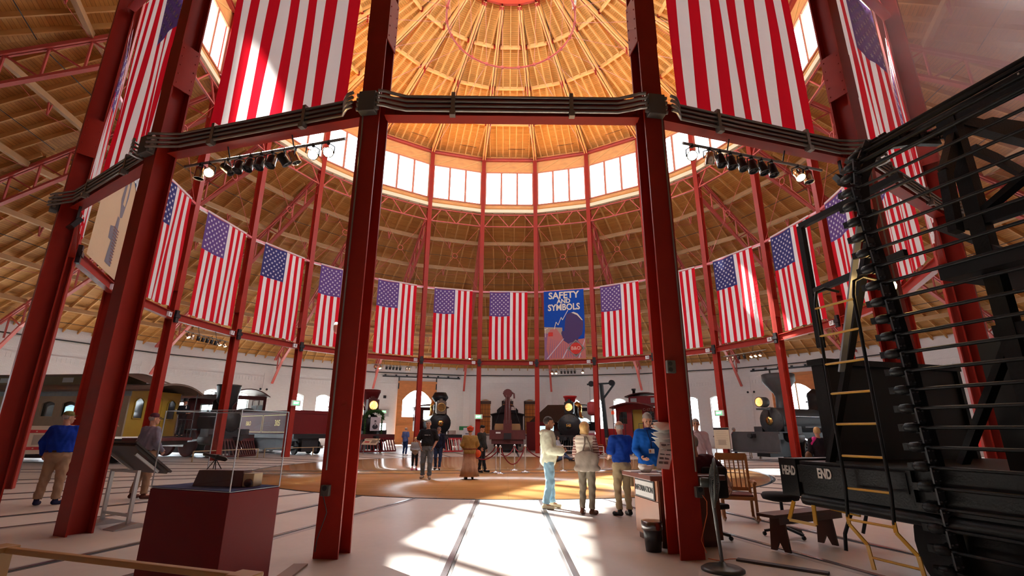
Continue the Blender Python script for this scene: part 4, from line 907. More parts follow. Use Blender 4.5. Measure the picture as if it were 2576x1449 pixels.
for s in (-1,1): MB().tube([(s*.25,.95,3.9),(s*1.15,.75,1.5)],.018,5).build('guy_rod',DARKM,root)
for x in (-.1,.12): MB().tube([(x,.75,4.2),(x,.75,2.1)],.012,5).build('cable',STEEL,root)
m=MB(); m.b2((-1.15,4.0,1.4),(1.15,8.5,1.9)); m.build('machinery_box',MARD,root)
m=MB(); m.b2((-1.0,1.9,1.4),(1.0,2.0,2.1)); m.build('plank_screen',PURL,root)
m=MB(); m.box((-.7,.53,1.42),(.36,.02,.11)); m.build('white_plate',WHITE,root)
m=MB(); m.b2((-.2,.25,1.0),(.2,.6,1.35)); m.b2((-.28,.3,.95),(.28,.45,1.4)); m.build('coupler',DARKM,root)
for y in (1.6,3.2,6.6,8.2):
    for s in (-1,1): m=MB(); spoked(m,(y,.44),.42,s*.75,.12,0,8); m.build('wheel',DARKM,root)
for s in (-1,1): MB().b2((s*.95-.08,1.0,.42),(s*.95+.08,3.8,.62)).build('truck_frame',DARKM,root)
m=MB(); m.b2((-1.2,.7,.62),(1.2,.9,.95)); m.build('buffer_board',CRM,root); MB().b2((-.6,1.2,.2),(.6,8.5,1.1)).build('dark_fill_block',DARKM,root)  # long box added so the space below the deck stays dark
root=empty('box_car','black car with a rounded monitor roof behind the wrecking crane','railway car',pol(25.2,ang_bay(11)),rz_bay(11))
def hull(w,z0,z1,cr,n=10): return [(-w/2,z0)]+[(-w/2+w*i/n,z1+cr*(1-(2*i/n-1)**2)) for i in range(n+1)]+[(w/2,z0)]
MB().prism(hull(2.9,1.1,3.05,.22),0,8,'y').build('body',LBLK,root); MB().prism(hull(2.0,3.1,3.45,.55),0.05,7.9,'y').build('clerestory',LBLK,root)
m=MB(); m.prism([(-1.6,3.0),(-1.6,3.08),(0,3.38),(1.6,3.08),(1.6,3.0),(0,3.3)],-.3,8.3,'y'); m.build('roof_edge',LBLK,root)
MB().box((.55,-.02,3.6),(.42,.02,.3)).build('white_plate',WHITE,root)
for y in (1.2,2.8,5.5,7.1):
    for s in (-1,1): m=MB(); spoked(m,(y,.44),.42,s*.75,.12,0,8); m.build('wheel',DARKM,root)
# yellow coach
root=empty('passenger_coach','old passenger coach with yellow end, arched windows and grey canvas roof','railway car',pol(16.3,ang_bay(16)),rz_bay(16)); w=2.95
YEL=mat('coach_yellow',(.42,.27,.025),.45,noise=.12,scale=3); TAN=mat('coach_tan',(.36,.30,.22),.7,noise=.1,spec=.2); BLU=mat('letterboard_blue',(.20,.27,.32),.5,noise=.2); COR=mat('coach_canvas',(.14,.10,.08),.8,noise=.3,scale=5); OLV=mat('clerestory_olive',(.20,.16,.06),.6)
y0,L=1.1,16.5; z0,z1=1.2,3.3
m=MB(); wall_with_holes(m,-w/2,w/2,z0,z1,[(-.0,.72,1.25,3.05,.1)],y0,y0+.1); m.build('end_wall',YEL,root)
m=MB(); wall_with_holes(m,-.36,.36,1.25,3.04,[(0,.42,2.05,2.9,.12)],y0+.02,y0+.07); d=m.build('door',YEL,root); MB().b2((-.21,y0+.04,2.05),(.21,y0+.045,2.9)).build('pane',mat('dark_pane',(.05,.05,.055),.05,spec=.8),d)
for x in (-.95,.95): 
    m=MB(); P=arch_pts(x,.5,2.0,2.95,.18); [m.bar((P[i][0],y0-.02,P[i][1]),(P[(i+1)%len(P)][0],y0-.02,P[(i+1)%len(P)][1]),.05,.04) for i in range(len(P))]; m.build('window_arch',YEL,root)
    m=MB(); P=arch_pts(x,.44,2.03,2.92,.16); m.prism(P,y0-.012,y0-.006,'y'); m.build('end_pane',MATS['dark_pane'],root)
for s in (-1,1):
    m=MB(); x0=s*(w/2); n=14
    # side wall as a plate with arched windows (built along x then turned)
    holes=[(0.9+i*1.1,.70,2.08,2.76,.10) for i in range(n)]
    q=MB(); wall_with_holes(q,0,L,z0,3.0,holes,0,.08); m.merge(q,T(x0,y0,0,rz=pi/2)); m.build('side_wall',TAN,root)
    m=MB(); m.b2((x0-.03*s,y0,3.0),(x0+.05*s if s>0 else x0-.05,y0+L,3.32)); m.build('letterboard',BLU,root)
    m=MB(); m.b2((x0+s*.045,y0+.2,z0),(x0+s*.055,y0+L,1.92)); m.build('lower_panel',mat('coach_black',(.012,.010,.012),.6,spec=.2),root)
    m=MB()
    for i in range(n):
        P=arch_pts(0.9+i*1.1,.90,1.98,2.92,.22); 
        for j in range(1,len(P)-1): m.bar((x0+s*.05,y0+P[j][0],P[j][1]),(x0+s*.05,y0+P[j+1][0],P[j+1][1]),.03,.04)
    m.build('window_moulding',mat('moulding_brown',(.12,.09,.06),.5),root)
    MB().b2((x0-s*.03-.003,y0,2.02),(x0-s*.03+.003,y0+L,2.78)).build('window_glass_strip',glassmat('coach_glass',(.55,.6,.62),.12) if 'coach_glass' not in MATS else MATS['coach_glass'],root)
n=12; w2=w+.3; pts=[(-w2/2+w2*i/n,z1+.38*(1-abs(2*i/n-1)**2.2)) for i in range(n+1)]; pts+=[(x,z-.09) for x,z in reversed(pts)]
MB().prism(pts,.0,y0+L,'y').build('roof',COR,root)
MB().prism([(-.75,3.55),(-.75,4.05),(.75,4.05),(.75,3.55)],2.6,y0+L,'y').build('clerestory',OLV,root)
m=MB(); pts=[(-.98+1.96*i/8,4.05+.14*(1-(2*i/8-1)**2)) for i in range(9)]; pts+=[(x,z-.06) for x,z in reversed(pts)]; m.prism(pts,2.2,y0+L,'y'); m.add([(-.98,2.2,4.05),(0,2.2,4.19),(.98,2.2,4.05),(0,.9,3.75),(-1.0,.6,3.55),(1.0,.6,3.55)],[(0,1,3),(1,2,3),(0,3,4),(2,5,3)]); m.build('clerestory_roof',COR,root)
for i in range(8):
    for s in (-1,1): MB().b2((s*.755,3.4+i*1.8,3.72),(s*.765,4.0+i*1.8,3.95)).build('clerestory_pane',mat('bright_pane',(.6,.68,.68),.1),root)
m=MB(); m.tube([(-.3,3.6,4.5),(.3,3.6,4.5)],.09,8); m.tube([(0,3.6,4.1),(0,3.6,4.45)],.09,8); m.build('roof_vent',COR,root)
m=MB(); m.b2((-w/2,.05,1.0),(w/2,y0,1.14)); m.build('platform',MARD,root)
for s in (-1,1):
    MB().tube([(s*(w/2-.1),.1,1.14),(s*(w/2-.1),.1,3.3)],.025,6).build('roof_post',DARKM,root)
    m=MB(); m.tube([(s*.45,.1,2.0),(s*(w/2-.1),.1,2.0)],.02,6); [m.tube([(s*(.45+i*.22),.1,1.14),(s*(.45+i*.22),.1,2.0)],.012,5) for i in range(4)]; m.build('railing',DARKM,root)
m=MB(); m.b2((-w/2+.1,.2,.8),(w/2-.1,y0+L,1.05)); m.build('underframe',LBLK,root); MB().b2((-.6,1.0,.18),(.6,y0+L,.85)).build('dark_fill_block',DARKM,root)  # last box only blocks light between the coach wheels
for s in (-1,1): MB().b2((s*1.0-.08,1.2,.35),(s*1.0+.08,4.6,.6)).build('truck_frame',LBLK,root); MB().b2((s*1.05-.25,5.6,.35),(s*1.05+.25,12,.85)).build('battery_box',LBLK,root)
for y in (2.0,3.8,13.5,15.3):
    for s in (-1,1): m=MB(); spoked(m,(y,.44),.42,s*.75,.12,0,8); m.build('wheel',LBLK,root)
# grey tank car / boiler seen behind the clearance car
root=empty('tank_engine','pale riveted engine partly seen behind the black clearance car','locomotive',pol(17.5,ang_bay(5)),rz_bay(5))
PALE=mat('pale_grey_boiler',(.42,.42,.42),.5,noise=.15)
MB().lathe([(.3,1.5),(.78,1.52),(.8,1.6),(.8,8),(.3,8.1)],26,(0,0,2.0),'y').build('boiler',PALE,root)
m=MB(); [m.ball((.8*cos(i*.26),1.62+j*1.5,2.0+.8*sin(i*.26)),.03,n=5) for i in range(24) for j in range(3)]; m.build('rivets',PALE,root)['kind']='stuff'
MB().lathe([(.3,0),(.26,.3),(.3,1.3),(.5,1.7)],16,(0,2.3,2.75)).build('smokestack',LBLK,root)
m=MB(); m.b2((-1.3,.6,.9),(1.3,.9,1.3)); m.build('buffer_beam',BRT,root); m=MB(); m.b2((-.6,.9,.9),(.6,8.5,1.2)); m.build('frame',LBLK,root)
m=MB(); m.lathe([(.01,1.2),(.2,1.2),(.22,1.25),(.2,1.5)],14,(0,0,3.1),'y'); m.build('lamp',LAMPW,root)
for y in (2.2,4.2,6.2):
    for s in (-1,1): m=MB(); spoked(m,(y,.57),.55,s*.75,.12,0,10); m.build('wheel',BRT,root)
# low objects at the wall on the far side: small hut, semaphore crane, red panels
def place(b,r,x,y=0): 
    a=ang_bay(b); u=Vector((cos(a),sin(a),0)); t=Vector((sin(a),-cos(a),0)); return u*(r+y)+t*x
r=empty('station_hut','small shingled ticket hut between the crane and the black engine','hut',place(11,27,4.6),rz_bay(10))
MB().b2((-1.7,0,0),(1.7,2.6,2.5)).build('walls',MARD,r)
m=MB(); m.add([(-2.4,-.7,2.4),(2.4,-.7,2.4),(2.4,3.3,2.4),(-2.4,3.3,2.4),(-.9,1.1,4.1),(.9,1.1,4.1),(.9,1.5,4.1),(-.9,1.5,4.1)],[(0,3,2,1),(4,5,6,7),(0,1,5,4),(1,2,6,5),(2,3,7,6),(3,0,4,7)]); m.build('hipped_roof',mat('shingles',(.075,.055,.045),.9,noise=.4,scale=15),r)
r=empty('mail_crane','dark post crane with a red disc hanging beside the caboose','crane',place(9,17.0,-2.1),rz_bay(9))
MB().bar((0,0,0),(-.35,0,5.0),.22,.26,up=(0,1,0)).build('post',mat('dark_teal_iron',(.02,.035,.04),.4),r)
m=MB(); m.bar((-1.5,0,5.05),(.75,0,5.05),.14,.12,up=(0,0,1)); m.bar((.7,0,5.0),(-.25,0,3.9),.12,.12,up=(0,1,0)); m.build('arm',MATS['dark_teal_iron'],r)
for x in (-1.15,.5): MB().lathe([(.22,-.1),(.22,.1)],16,(x,0,5.08),'y').build('pulley',DARKM,r)
m=MB(); m.lathe([(.1,0),(.36,.1),(.40,.3),(.40,.7),(.36,.95),(.1,1.05)],18,(-1.15,0,2.7)); m.build('red_bucket',mat('faded_red',(.42,.05,.06),.5),r)
for x in (-1.3,-1.0): MB().tube([(x,0,3.7),(x,0,5.0)],.012,4).build('chain',DARKM,r)
for (b_,rr,x,w_,h_,mm,lab) in ((10,17.2,2.95,1.55,1.75,BRT,'bright red partition panel beside the caboose'),(11,20.5,2.4,1.6,2.3,MAR,'dark red partition panel beside the wrecking crane')):
    p=place(b_,rr,x); m=MB(); m.b2((-w_/2,-.04,.02),(w_/2,.04,h_)); o=m.build('partition_panel',mm,None,loc=p,rz=rz_bay(b_)); tag(o,lab,'panel')
# ------------------------------------------------------------------ things on the floor
def th(name,label,cat,x,y,rz=0,z=0,group=None): return empty(name,label,cat,(x,y,z),rz,group)
# glass display case
CA=radians(-21.2)
r=th('display_case','dark red pedestal with a blue cloth top under a tall clear glass box','display case',-2.945,-17.03,CA)
MB().b2((-.525,-.295,0),(.525,.295,.95)).build('pedestal',mat('pedestal_red',(.17,.002,.004),.5,bump=.10,bscale=200,spec=.25),r,bevel=.006)
MB().b2((-.515,-.285,.95),(.515,.285,.965)).build('cloth_top',mat('navy_felt',(.012,.018,.11),.9),r)
CG=glassmat('case_glass',(.95,.97,.985),.035); m=MB(); z0,z1=.955,1.69; a,b_=.52,.29
for p in ([(-a,-b_),(a,-b_)],[(a,-b_),(a,b_)],[(a,b_),(-a,b_)],[(-a,b_),(-a,-b_)]): m.quad((*p[0],z0),(*p[1],z0),(*p[1],z1),(*p[0],z1))
m.quad((-a,-b_,z1),(a,-b_,z1),(a,b_,z1),(-a,b_,z1)); g=m.build('glass_box',CG,r,fixn=False)
m=MB()
for x in (-a,a):
    for y in (-b_,b_): m.b2((x-.004,y-.004,z0),(x+.004,y+.004,z1))
for y in (-b_,b_): m.b2((-a,y-.004,z1-.006),(a,y+.004,z1)); m.b2((-a,y-.003,z0),(a,y+.003,z0+.005))
for x in (-a,a): m.b2((x-.004,-b_,z1-.006),(x+.004,b_,z1)); m.b2((x-.003,-b_,z0),(x+.003,b_,z0+.005))
m.build('polished_edges',mat('acrylic_edge',(.62,.70,.80),.2,spec=.8),g)
def inc(x,y,z=.965): v=Vector((-2.945,-17.03,0))+Matrix.Rotation(CA,3,'Z')@Vector((x,y,0)); return v.x,v.y,z
r=th('model_box','dark mahogany model box with a pale block for the reflected desk inside the glass case','model',*inc(.06,.05)[:2],CA+.25,.965)
MB().add([(-.30,-.08,0),(.22,-.08,0),(.22,.08,0),(-.30,.08,0),(-.26,-.07,.15),(.22,-.07,.15),(.22,.07,.15),(-.26,.07,.15)],[(0,3,2,1),(4,5,6,7),(0,1,5,4),(1,2,6,5),(2,3,7,6),(3,0,4,7)]).build('box',mat('mahogany',(.10,.018,.012),.35),r,bevel=.004)
MB().b2((.225,-.075,0),(.34,.075,.125)).build('reflected_desk_block',mat('reflected_desk_tone',(.55,.38,.20),.5),r,bevel=.008)  # pale block stands in for the desk reflected in the glass
MB().lathe([(.01,-.02),(.035,-.015),(.035,.02),(.015,.025)],14,(.30,-.095,.04),'y').build('reflected_wheel',DARKM,r)  # disc modelled after the round shape in the pane's reflection
r=th('model_cannon','small dark model gun on spidery legs inside the glass case','model',*inc(-.13,.05)[:2],CA+.15,1.115)
m=MB(); M=T(0,0,.12,ry=.18); m.lathe([(.012,-.16),(.018,-.15),(.014,-.08),(.022,-.02),(.026,.05),(.022,.12),(.006,.14)],12,(0,0,0),'x',M=M); m.lathe([(.03,-.01),(.03,.01)],12,(.02,0,0),'x',M=M); m.build('barrel',mat('gunmetal',(.05,.035,.03),.35,metal=.5),r)
for s in (-1,1):
    for t in (-1,1): MB().tube([(0,0,.10),(s*.05,t*.04,0.0)],.005,5).build('leg',MATS['gunmetal'],r)
# slanted sign seen from behind (left), with metal stand
r=th('reading_rail','slanted information panel on a grey metal stand, seen from behind','information stand',-6.42,-13.5,radians(-28))
ALU=mat('brushed_aluminium',(.42,.42,.43),.35,metal=.8); 
m=MB(); m.box((0,0,0),(1.0,.74,.07),0,T(0,.10,1.04,rx=radians(-38))); m.box((0,0,-.0),(1.06,.80,.03),0,T(0,.115,1.06,rx=radians(-38))); m.build('panel',mat('panel_back',(.022,.014,.013),.5),r)
for s in (-1,1):
    MB().bar((s*.40,-.02,.02),(s*.40,-.02,.86),.05,.05,up=(0,1,0)).build('leg',ALU,r)
    MB().bar((s*.40,-.12,1.12),(s*.40,.28,.82),.04,.04).build('bracket',ALU,r)
    m=MB(); m.prism([(-.28,0.0),(.28,0.0),(.28,.012),(.05,.08),(-.28,.012)],s*.40-.16,s*.40+.16,'x'); m.build('foot',ALU,r)
MB().bar((-.40,-.02,.84),(.40,-.02,.84),.04,.04).build('crossbar',ALU,r); MB().bar((-.40,-.02,.18),(.40,-.02,.18),.04,.04).build('crossbar',ALU,r)
# wooden rail in the lower left corner
r=th('wooden_railing','low varnished wooden railing crossing the bottom left corner','railing',-2.44,-18.975,atan2(-.61,1.84))
OAK=mat('varnished_oak',(.42,.22,.07),.38,noise=.2,scale=4)
MB().bar((-1.0,0,.73),(1.0,0,.73),.045,.035).build('handrail',OAK,r,bevel=.006)
for s in (-1,1):
    MB().box((s*1.02,0,.36),(.085,.085,.72)).build('post',OAK,r,bevel=.004); MB().box((s*1.02,0,.735),(.15,.12,.035)).build('post_cap',OAK,r,bevel=.006)
MB().bar((-1.0,0,.2),(1.0,0,.2),.045,.035).build('lower_rail',OAK,r)
# board lying on the floor at the foot of the near left column
p=MB(); p.bar((-2.42,-15.95,.014),(-2.35,-17.2,.014),.16,.02); tag(p.build('floor_board',mat('dull_board',(.26,.15,.11),.6)),'brown cable-cover board on the floor beside the near left column','board')
# information desk
r=th('information_desk','wooden information desk with a dark top and an INFORMATION sign','desk',2.45,-14.55,radians(8))
DW=mat('desk_cherry',(.40,.14,.05),.4,noise=.12,scale=3); DD=mat('desk_dark',(.12,.035,.018),.45); 
MB().b2((-.46,-.46,.09),(.42,.42,.86)).build('body',DD,r)
MB().b2((-.475,-.44,.58),(-.46,.40,.86)).build('drawer_panel',DW,r); MB().b2((-.475,-.44,.09),(-.46,.40,.57)).build('front_panel',DW,r)
MB().b2((-.44,-.40,0),(.40,.38,.09)).build('plinth',DD,r)
MB().b2((-.62,-.55,.86),(.50,.52,.93)).build('worktop',mat('desk_top',(.16,.05,.035),.3,noise=.2,scale=8),r,bevel=.012)
m=MB(); m.b2((-.49,-.36,.585),(-.476,.33,.835)); m.build('sign_frame',DARKM,r); 
m=MB(); m.b2((-.494,-.335,.605),(-.488,.305,.815)); m.merge(text_mb('INFORMATION',.105,.002,1,T(-.497,-.015,.71,rz=-pi/2)@T(rx=pi/2),bold=.002,sx=.88)); m.build('sign',[WHITE,INK],r)
r=th('white_bowl','crumpled white paper bowl on the information desk','bowl',2.02,-14.62,0,.932)
m=MB(); m.lathe([(.05,0),(.075,.02),(.105,.07),(.10,.105),(.085,.10),(.07,.03),(.01,.015)],16); m.v=[(x+.012*sin(z*40+x*50),y+.012*cos(x*60),z+.01*sin(x*50+y*30)) for x,y,z in m.v]; m.build('bowl_shell',WHITE,r)
r=th('laptop','open silver laptop on the information desk beside the column','laptop',2.30,-14.62,radians(-100),.932)
MB().b2((-.16,-.11,0),(.16,.11,.015)).build('base',ALU,r); MB().box((0,0,.11),(.32,.012,.22),0,T(0,.12,.0,rx=-.3)).build('lid',WHITE,r)
for i,(x,y,a) in enumerate(((1.93,-14.35,.3),(2.0,-14.85,-.2),(2.15,-14.2,.8))):
    o=MB().b2((-.15,-.11,0),(.15,.11,.004)).build('paper_sheet',WHITE,None,loc=(x,y,.932+i*.0),rz=a); tag(o,'white printed sheet on the desk '+('at its front edge','near the column corner','by the back edge')[i],'paper')
# brochures clipped on the column
r=th('brochure_rack','sheaf of white papers fanned out in the hollow of the near right column','papers',2.06,-15.40,rz_col(0),0)
rnd=random.Random(5)
for i in range(7):
    z=1.64-i*.042; m=MB(); q=rnd.random; l=.16+.12*q(); a=.35*q(); tw=.05*(q()-.5)
    m.add([(-.12,-.12,z+tw),(.11,-.12,z-tw),(.12,-.02,z-.01),(-.12,-.0,z-.02),(-.14-l*.35,.08+.06*q(),z-.03-a*l),(.02+.08*q(),.10+.04*q(),z-.05-a*l)],[(0,1,2,3),(3,2,5,4)]); m.build('paper',WHITE,r,fixn=False)
m=MB(); P0=[(-.15,.05,1.36),(.09,.10,1.38)]; prev=P0
for k in range(1,7):
    cur=[(-.15+.018*k,.05+.012*sin(k),1.36-.055*k),(.09+.012*k,.10+.010*sin(k),1.38-.055*k)]; m.add([prev[0],prev[1],cur[1],cur[0]],[(0,1,2,3)],0); prev=cur
for k in range(1,6):
    for u in (.15,.55): 
        A=Vector((-.15+.018*k,.056+.012*sin(k),1.37-.055*k)); B=Vector((.09+.012*k,.106,1.385-.055*k)); m.add([A.lerp(B,u),A.lerp(B,u+.32),A.lerp(B,u+.32)+Vector((0,0,.028)),A.lerp(B,u)+Vector((0,0,.028))],[(0,1,2,3)],1)
m.build('hanging_sheet',[WHITE,mat('print_grey2',(.18,.18,.18),.7)],r,fixn=False)
# bin
r=th('waste_bin','small black waste bin with a clear liner beside the near right column','bin',1.90,-15.17)
MB().lathe([(.10,0),(.13,.36),(.124,.36),(.095,.01),(.01,.01)],20).build('bucket',BLACKP,r)
m=MB(); m.lathe([(.136,.37),(.138,.27),(.131,.26)],20); m.v=[(x*(1+.05*sin(z*90+atan2(y,x)*7)),y*(1+.05*sin(z*90+atan2(y,x)*7)),z) for x,y,z in m.v]; m.build('liner',glassmat('plastic_liner',(.7,.72,.72),.25,.2),r)
# pedestal fan
r=th('pedestal_fan','dark grey pedestal fan seen edge-on in front of the near right column','fan',2.42,-16.1)
FG=mat('fan_grey',(.06,.065,.06),.4,metal=.2)
MB().lathe([(.235,0),(.235,.02),(.20,.04),(.06,.055),(.03,.09)],32).build('base',FG,r)
MB().tube([(0,0,.05),(-.035,.03,.96)],.022,10).build('pole',mat('pole_gunmetal',(.12,.12,.12),.3,metal=.6),r)
m=MB(); M=T(.02,.05,.93,rz=radians(-20),ry=radians(5)); m.lathe([(.01,-.02),(.05,-.03),(.05,.02),(.01,.03)],14,(0,0,0),'x',M=M)
for k in range(5): m.tube([( .06*sqrt(max(0,1-(q/.26)**2)) *(1) if False else .05*(1-(q/.26)**2),0,0) for q in (0,.1)],.001,3) if False else None
for q in (.27,.2,.13):
    for s in (-1,1): m.tube([(s*.055*(1-(q/.3)**2)+.0,q*cos(t*pi/12),q*sin(t*pi/12)) for t in range(24)],.0035,4,closed=True,M=M)
for t in range(56):
    a=2*pi*t/56
    for s in (-1,1): m.tube([(s*.06,.04*cos(a),.04*sin(a)),(s*.045,.15*cos(a),.15*sin(a)),(0,.28*cos(a),.28*sin(a))],.003,3,M=M)
m.tube([(0,.28*cos(t*pi/12),.28*sin(t*pi/12)) for t in range(24)],.008,6,closed=True,M=M); m.build('guard',FG,r)
for k in range(4):
    a=k*pi/2+.4; m=MB(); m.add([(-.02,.03*cos(a),.03*sin(a)),(.01,.22*cos(a-.35),.22*sin(a-.35)),(.02,.24*cos(a),.24*sin(a)),(.0,.22*cos(a+.3),.22*sin(a+.3))],[(0,1,2,3)],0,M); m.build('blade',mat('fan_blade',(.16,.17,.16),.4),r,fixn=False)
m=MB(); m.lathe([(.05,0),(.06,.02),(.055,.12),(.03,.14)],14,(0,0,0),'x',M=T(-.05,.03,.93,rz=radians(-20))@T(-.1,0,0)); m.build('motor',FG,r)
# cable ramp and cord
p=MB(); p.bar((2.79,-15.64,.012),(3.53,-16.26,.012),.10,.024); tag(p.build('cable_ramp',mat('rubber',(.07,.06,.075),.7)),'black rubber cable ramp on the floor before the black car','cable ramp')
p=MB(); p.tube([(2.45,-15.6,.01),(2.55,-15.7,.01),(2.7,-15.62,.01),(2.8,-15.65,.02)],.005,5); tag(p.build('orange_cord',MATS['orange_cord']),'orange cord running from the near right column to the rubber ramp','cord')
# rocking chair
CHW=mat('chair_oak',(.33,.14,.045),.35,noise=.2,scale=5); LEA=mat('oxblood_leather',(.12,.02,.018),.4)
def rocker(x,y,a,label):
    r=th('rocking_chair',label,'chair',x,y,a,0,'slatted rocking chairs')   # faces -y
    for s in (-1,1):
        MB().tube([(s*.27,-.45,.09),(s*.27,-.25,.03),(s*.27,0,.015),(s*.27,.25,.03),(s*.27,.5,.10)],.02,6).build('runner',CHW,r)
        MB().bar((s*.27,-.24,.04),(s*.27,-.24,.64),.045,.045,up=(0,1,0)).build('leg',CHW,r)
        MB().bar((s*.25,.20,.04),(s*.25,.22,.42),.045,.045,up=(0,1,0)).build('leg',CHW,r)
        MB().bar((s*.25,.22,.40),(s*.26,.42,1.10),.045,.05,up=(0,1,0)).build('back_post',CHW,r)
        m=MB(); m.tube([(s*.28,-.30,.65),(s*.29,-.1,.66),(s*.28,.15,.64),(s*.27,.28,.66)],[.03,.032,.024,.02],6); m.build('arm',CHW,r)
    MB().b2((-.27,-.26,.36),(.27,.24,.42)).build('seat_frame',CHW,r,bevel=.005); MB().b2((-.24,-.25,.42),(.24,.21,.455)).build('seat',LEA,r,bevel=.015)
    MB().bar((-.27,.435,1.06),(.27,.435,1.06),.03,.13,up=(0,.27,1)).build('top_rail',CHW,r); MB().bar((-.25,.255,.50),(.25,.255,.50),.025,.06,up=(0,.27,1)).build('bottom_rail',CHW,r)
    for i in range(6):
        x0=-.19+i*.076; MB().tube([(x0,.26,.5),(x0*1.02,.33,.75),(x0*1.05,.43,1.03)],.013,5).build('slat',CHW,r)
    return r
rocker(4.15,-12.75,radians(-18),'large slatted rocking chair just beyond the near right column')
rocker(14.9,8.6,radians(-35),'small slatted rocking chair in front of the grey engine')
rocker(7.2,13.6,radians(-5),'slatted rocking chair before the bright red partition')
rocker(6.2,13.2,radians(30),'slatted rocking chair before the black engine, half behind the woman with the tote')
# stool, bench
r=th('office_stool','black round office stool beyond the wooden bench','stool',4.15,-14.25)
MB().lathe([(.12,.50),(.25,.53),(.27,.58),(.24,.62),(.01,.63)],24).build('seat',mat('black_fabric',(.012,.012,.014),.9),r)
MB().tube([(0,0,.1),(0,0,.52)],.025,8).build('column',DARKM,r)
MB().tube([(.2*cos(t*pi/12),.2*sin(t*pi/12),.22) for t in range(24)],.01,6,closed=True).build('foot_ring',STEEL,r)
for i in range(5):
    a=i*2*pi/5+.2; m=MB(); m.tube([(0,0,.14),(.28*cos(a),.28*sin(a),.07)],.022,6); m.build('base_arm',BLACKP,r); MB().ball((.28*cos(a),.28*sin(a),.035),.034,n=8).build('castor',BLACKP,r)
r=th('wooden_bench','dark wooden plank bench with notched board legs before the black car','bench',4.0,-15.02,atan2(.42,.85))
BW=mat('bench_wood',(.09,.03,.018),.5,noise=.25)
MB().box((.15,0,.46),(1.75,.27,.04)).build('top',BW,r,bevel=.005); MB().box((.05,-.11,.40),(1.35,.02,.09)).build('apron',BW,r)
for s in (-1,1):
    MB().prism([(-.14,.02),(-.06,.02),(0,.14),(.06,.02),(.14,.02),(.10,.44),(-.10,.44)],s*.50-.015,s*.50+.015,'x').build('leg',BW,r)
# office chair of the seated volunteer
r=th('office_chair','black office chair under the person in the dark shirt','chair',2.93,-14.42,radians(20))
MB().box((0,0,.46),(.48,.46,.07)).build('seat',MATS['black_fabric'],r,bevel=.02); MB().box((0,-.24,.80),(.44,.06,.44)).build('backrest',MATS['black_fabric'],r,bevel=.03); MB().bar((0,-.2,.42),(0,-.27,.7),.05,.02).build('back_bar',DARKM,r)
MB().tube([(0,0,.1),(0,0,.43)],.03,8).build('column',DARKM,r)
for i in range(5):
    a=i*2*pi/5+.5; MB().tube([(0,0,.13),(.30*cos(a),.30*sin(a),.07)],.022,6).build('base_arm',BLACKP,r); MB().ball((.30*cos(a),.30*sin(a),.035),.034,n=8).build('castor',BLACKP,r)
# stanchions and ropes
def stanchion(x,y,label):
    r=th('stanchion',label,'post',x,y,0,0,'chrome rope stanchions')
    MB().lathe([(.17,0),(.17,.015),(.13,.03),(.05,.055),(.028,.07)],24).build('base',STEEL,r); MB().tube([(0,0,.05),(0,0,.93)],.024,12).build('pole',STEEL,r)
    MB().lathe([(.028,.90),(.045,.92),(.045,.97),(.03,1.0),(.01,1.01)],16).build('cap',BRASS if 0 else STEEL,r)
S=[(-.46,-2.45),(-.29,-2.95),(.27,-1.3),(.67,-2.15),(-1.75,-1.7),(-1.62,-2.35),(2.2,-1.6)]
Ln=['leftmost of the four clear chrome stanchions','second chrome stanchion from the left, nearest the camera','third chrome stanchion from the left, farthest back','rightmost of the four clear chrome stanchions','chrome stanchion hidden behind the buckskin costume','chrome stanchion beside the buckskin costume','chrome stanchion behind the man in the pale jacket']
for (x,y),l in zip(S,Ln): stanchion(x,y,l)
VEL=mat('velvet_rope',(.20,.008,.02),.8)
for i,(a,b_,dp,l) in enumerate(((4,0,.42,'back maroon rope to the left'),(5,1,.45,'front maroon rope to the left'),(1,3,.62,'deep middle maroon rope'),(0,2,.35,'short maroon rope behind'),(2,3,.2,'short maroon rope at the right'),(3,6,.42,'maroon rope to the right'))):
    A=Vector((*S[a],.93)); B=Vector((*S[b_],.93)); P=[A.lerp(B,t/12)-Vector((0,0,dp*(1-(2*t/12-1)**2))) for t in range(13)]
    d=(B-A).normalized()*.05; P[0]+=d; P[-1]-=d
    o=MB().tube(P,.022,8).build('velvet_rope',VEL); tag(o,l+' between the chrome stanchions','rope',None)
# low barrier rails by the trains
def barrier(p,q,n,label,mm,h=.5,two=False):
    r=empty('barrier_rail',label,'barrier',(p[0],p[1],0),0); P=Vector((*p,0)); Q=Vector((*q,0))
    MB().bar(Vector((0,0,h)),Q-P+Vector((0,0,h)),.05,.04).build('top_rail',mm,r)
    if two: MB().bar(Vector((0,0,h*.45)),Q-P+Vector((0,0,h*.45)),.04,.04).build('lower_rail',mm,r)
    for i in range(n): t=i/(n-1); v=(Q-P)*t; MB().box((v.x,v.y,h/2),(.05,.05,h)).build('post',mm,r)
PW=mat('pale_wood_rail',(.42,.30,.17),.5); 
barrier((-15.3,3.0),(-14.1,7.0),4,'low pale wooden barrier before the dark red wheels, left',PW); barrier((-14.0,7.6),(-11.2,11.2),4,'low pale wooden barrier before the maroon tender',PW)
barrier((2.3,13.9),(6.6,13.0),4,'white double barrier rail before the black engine',WHITE,.55,True); barrier((8.5,12.6),(11.0,10.9),3,'white double barrier rail before the caboose',WHITE,.55,True)
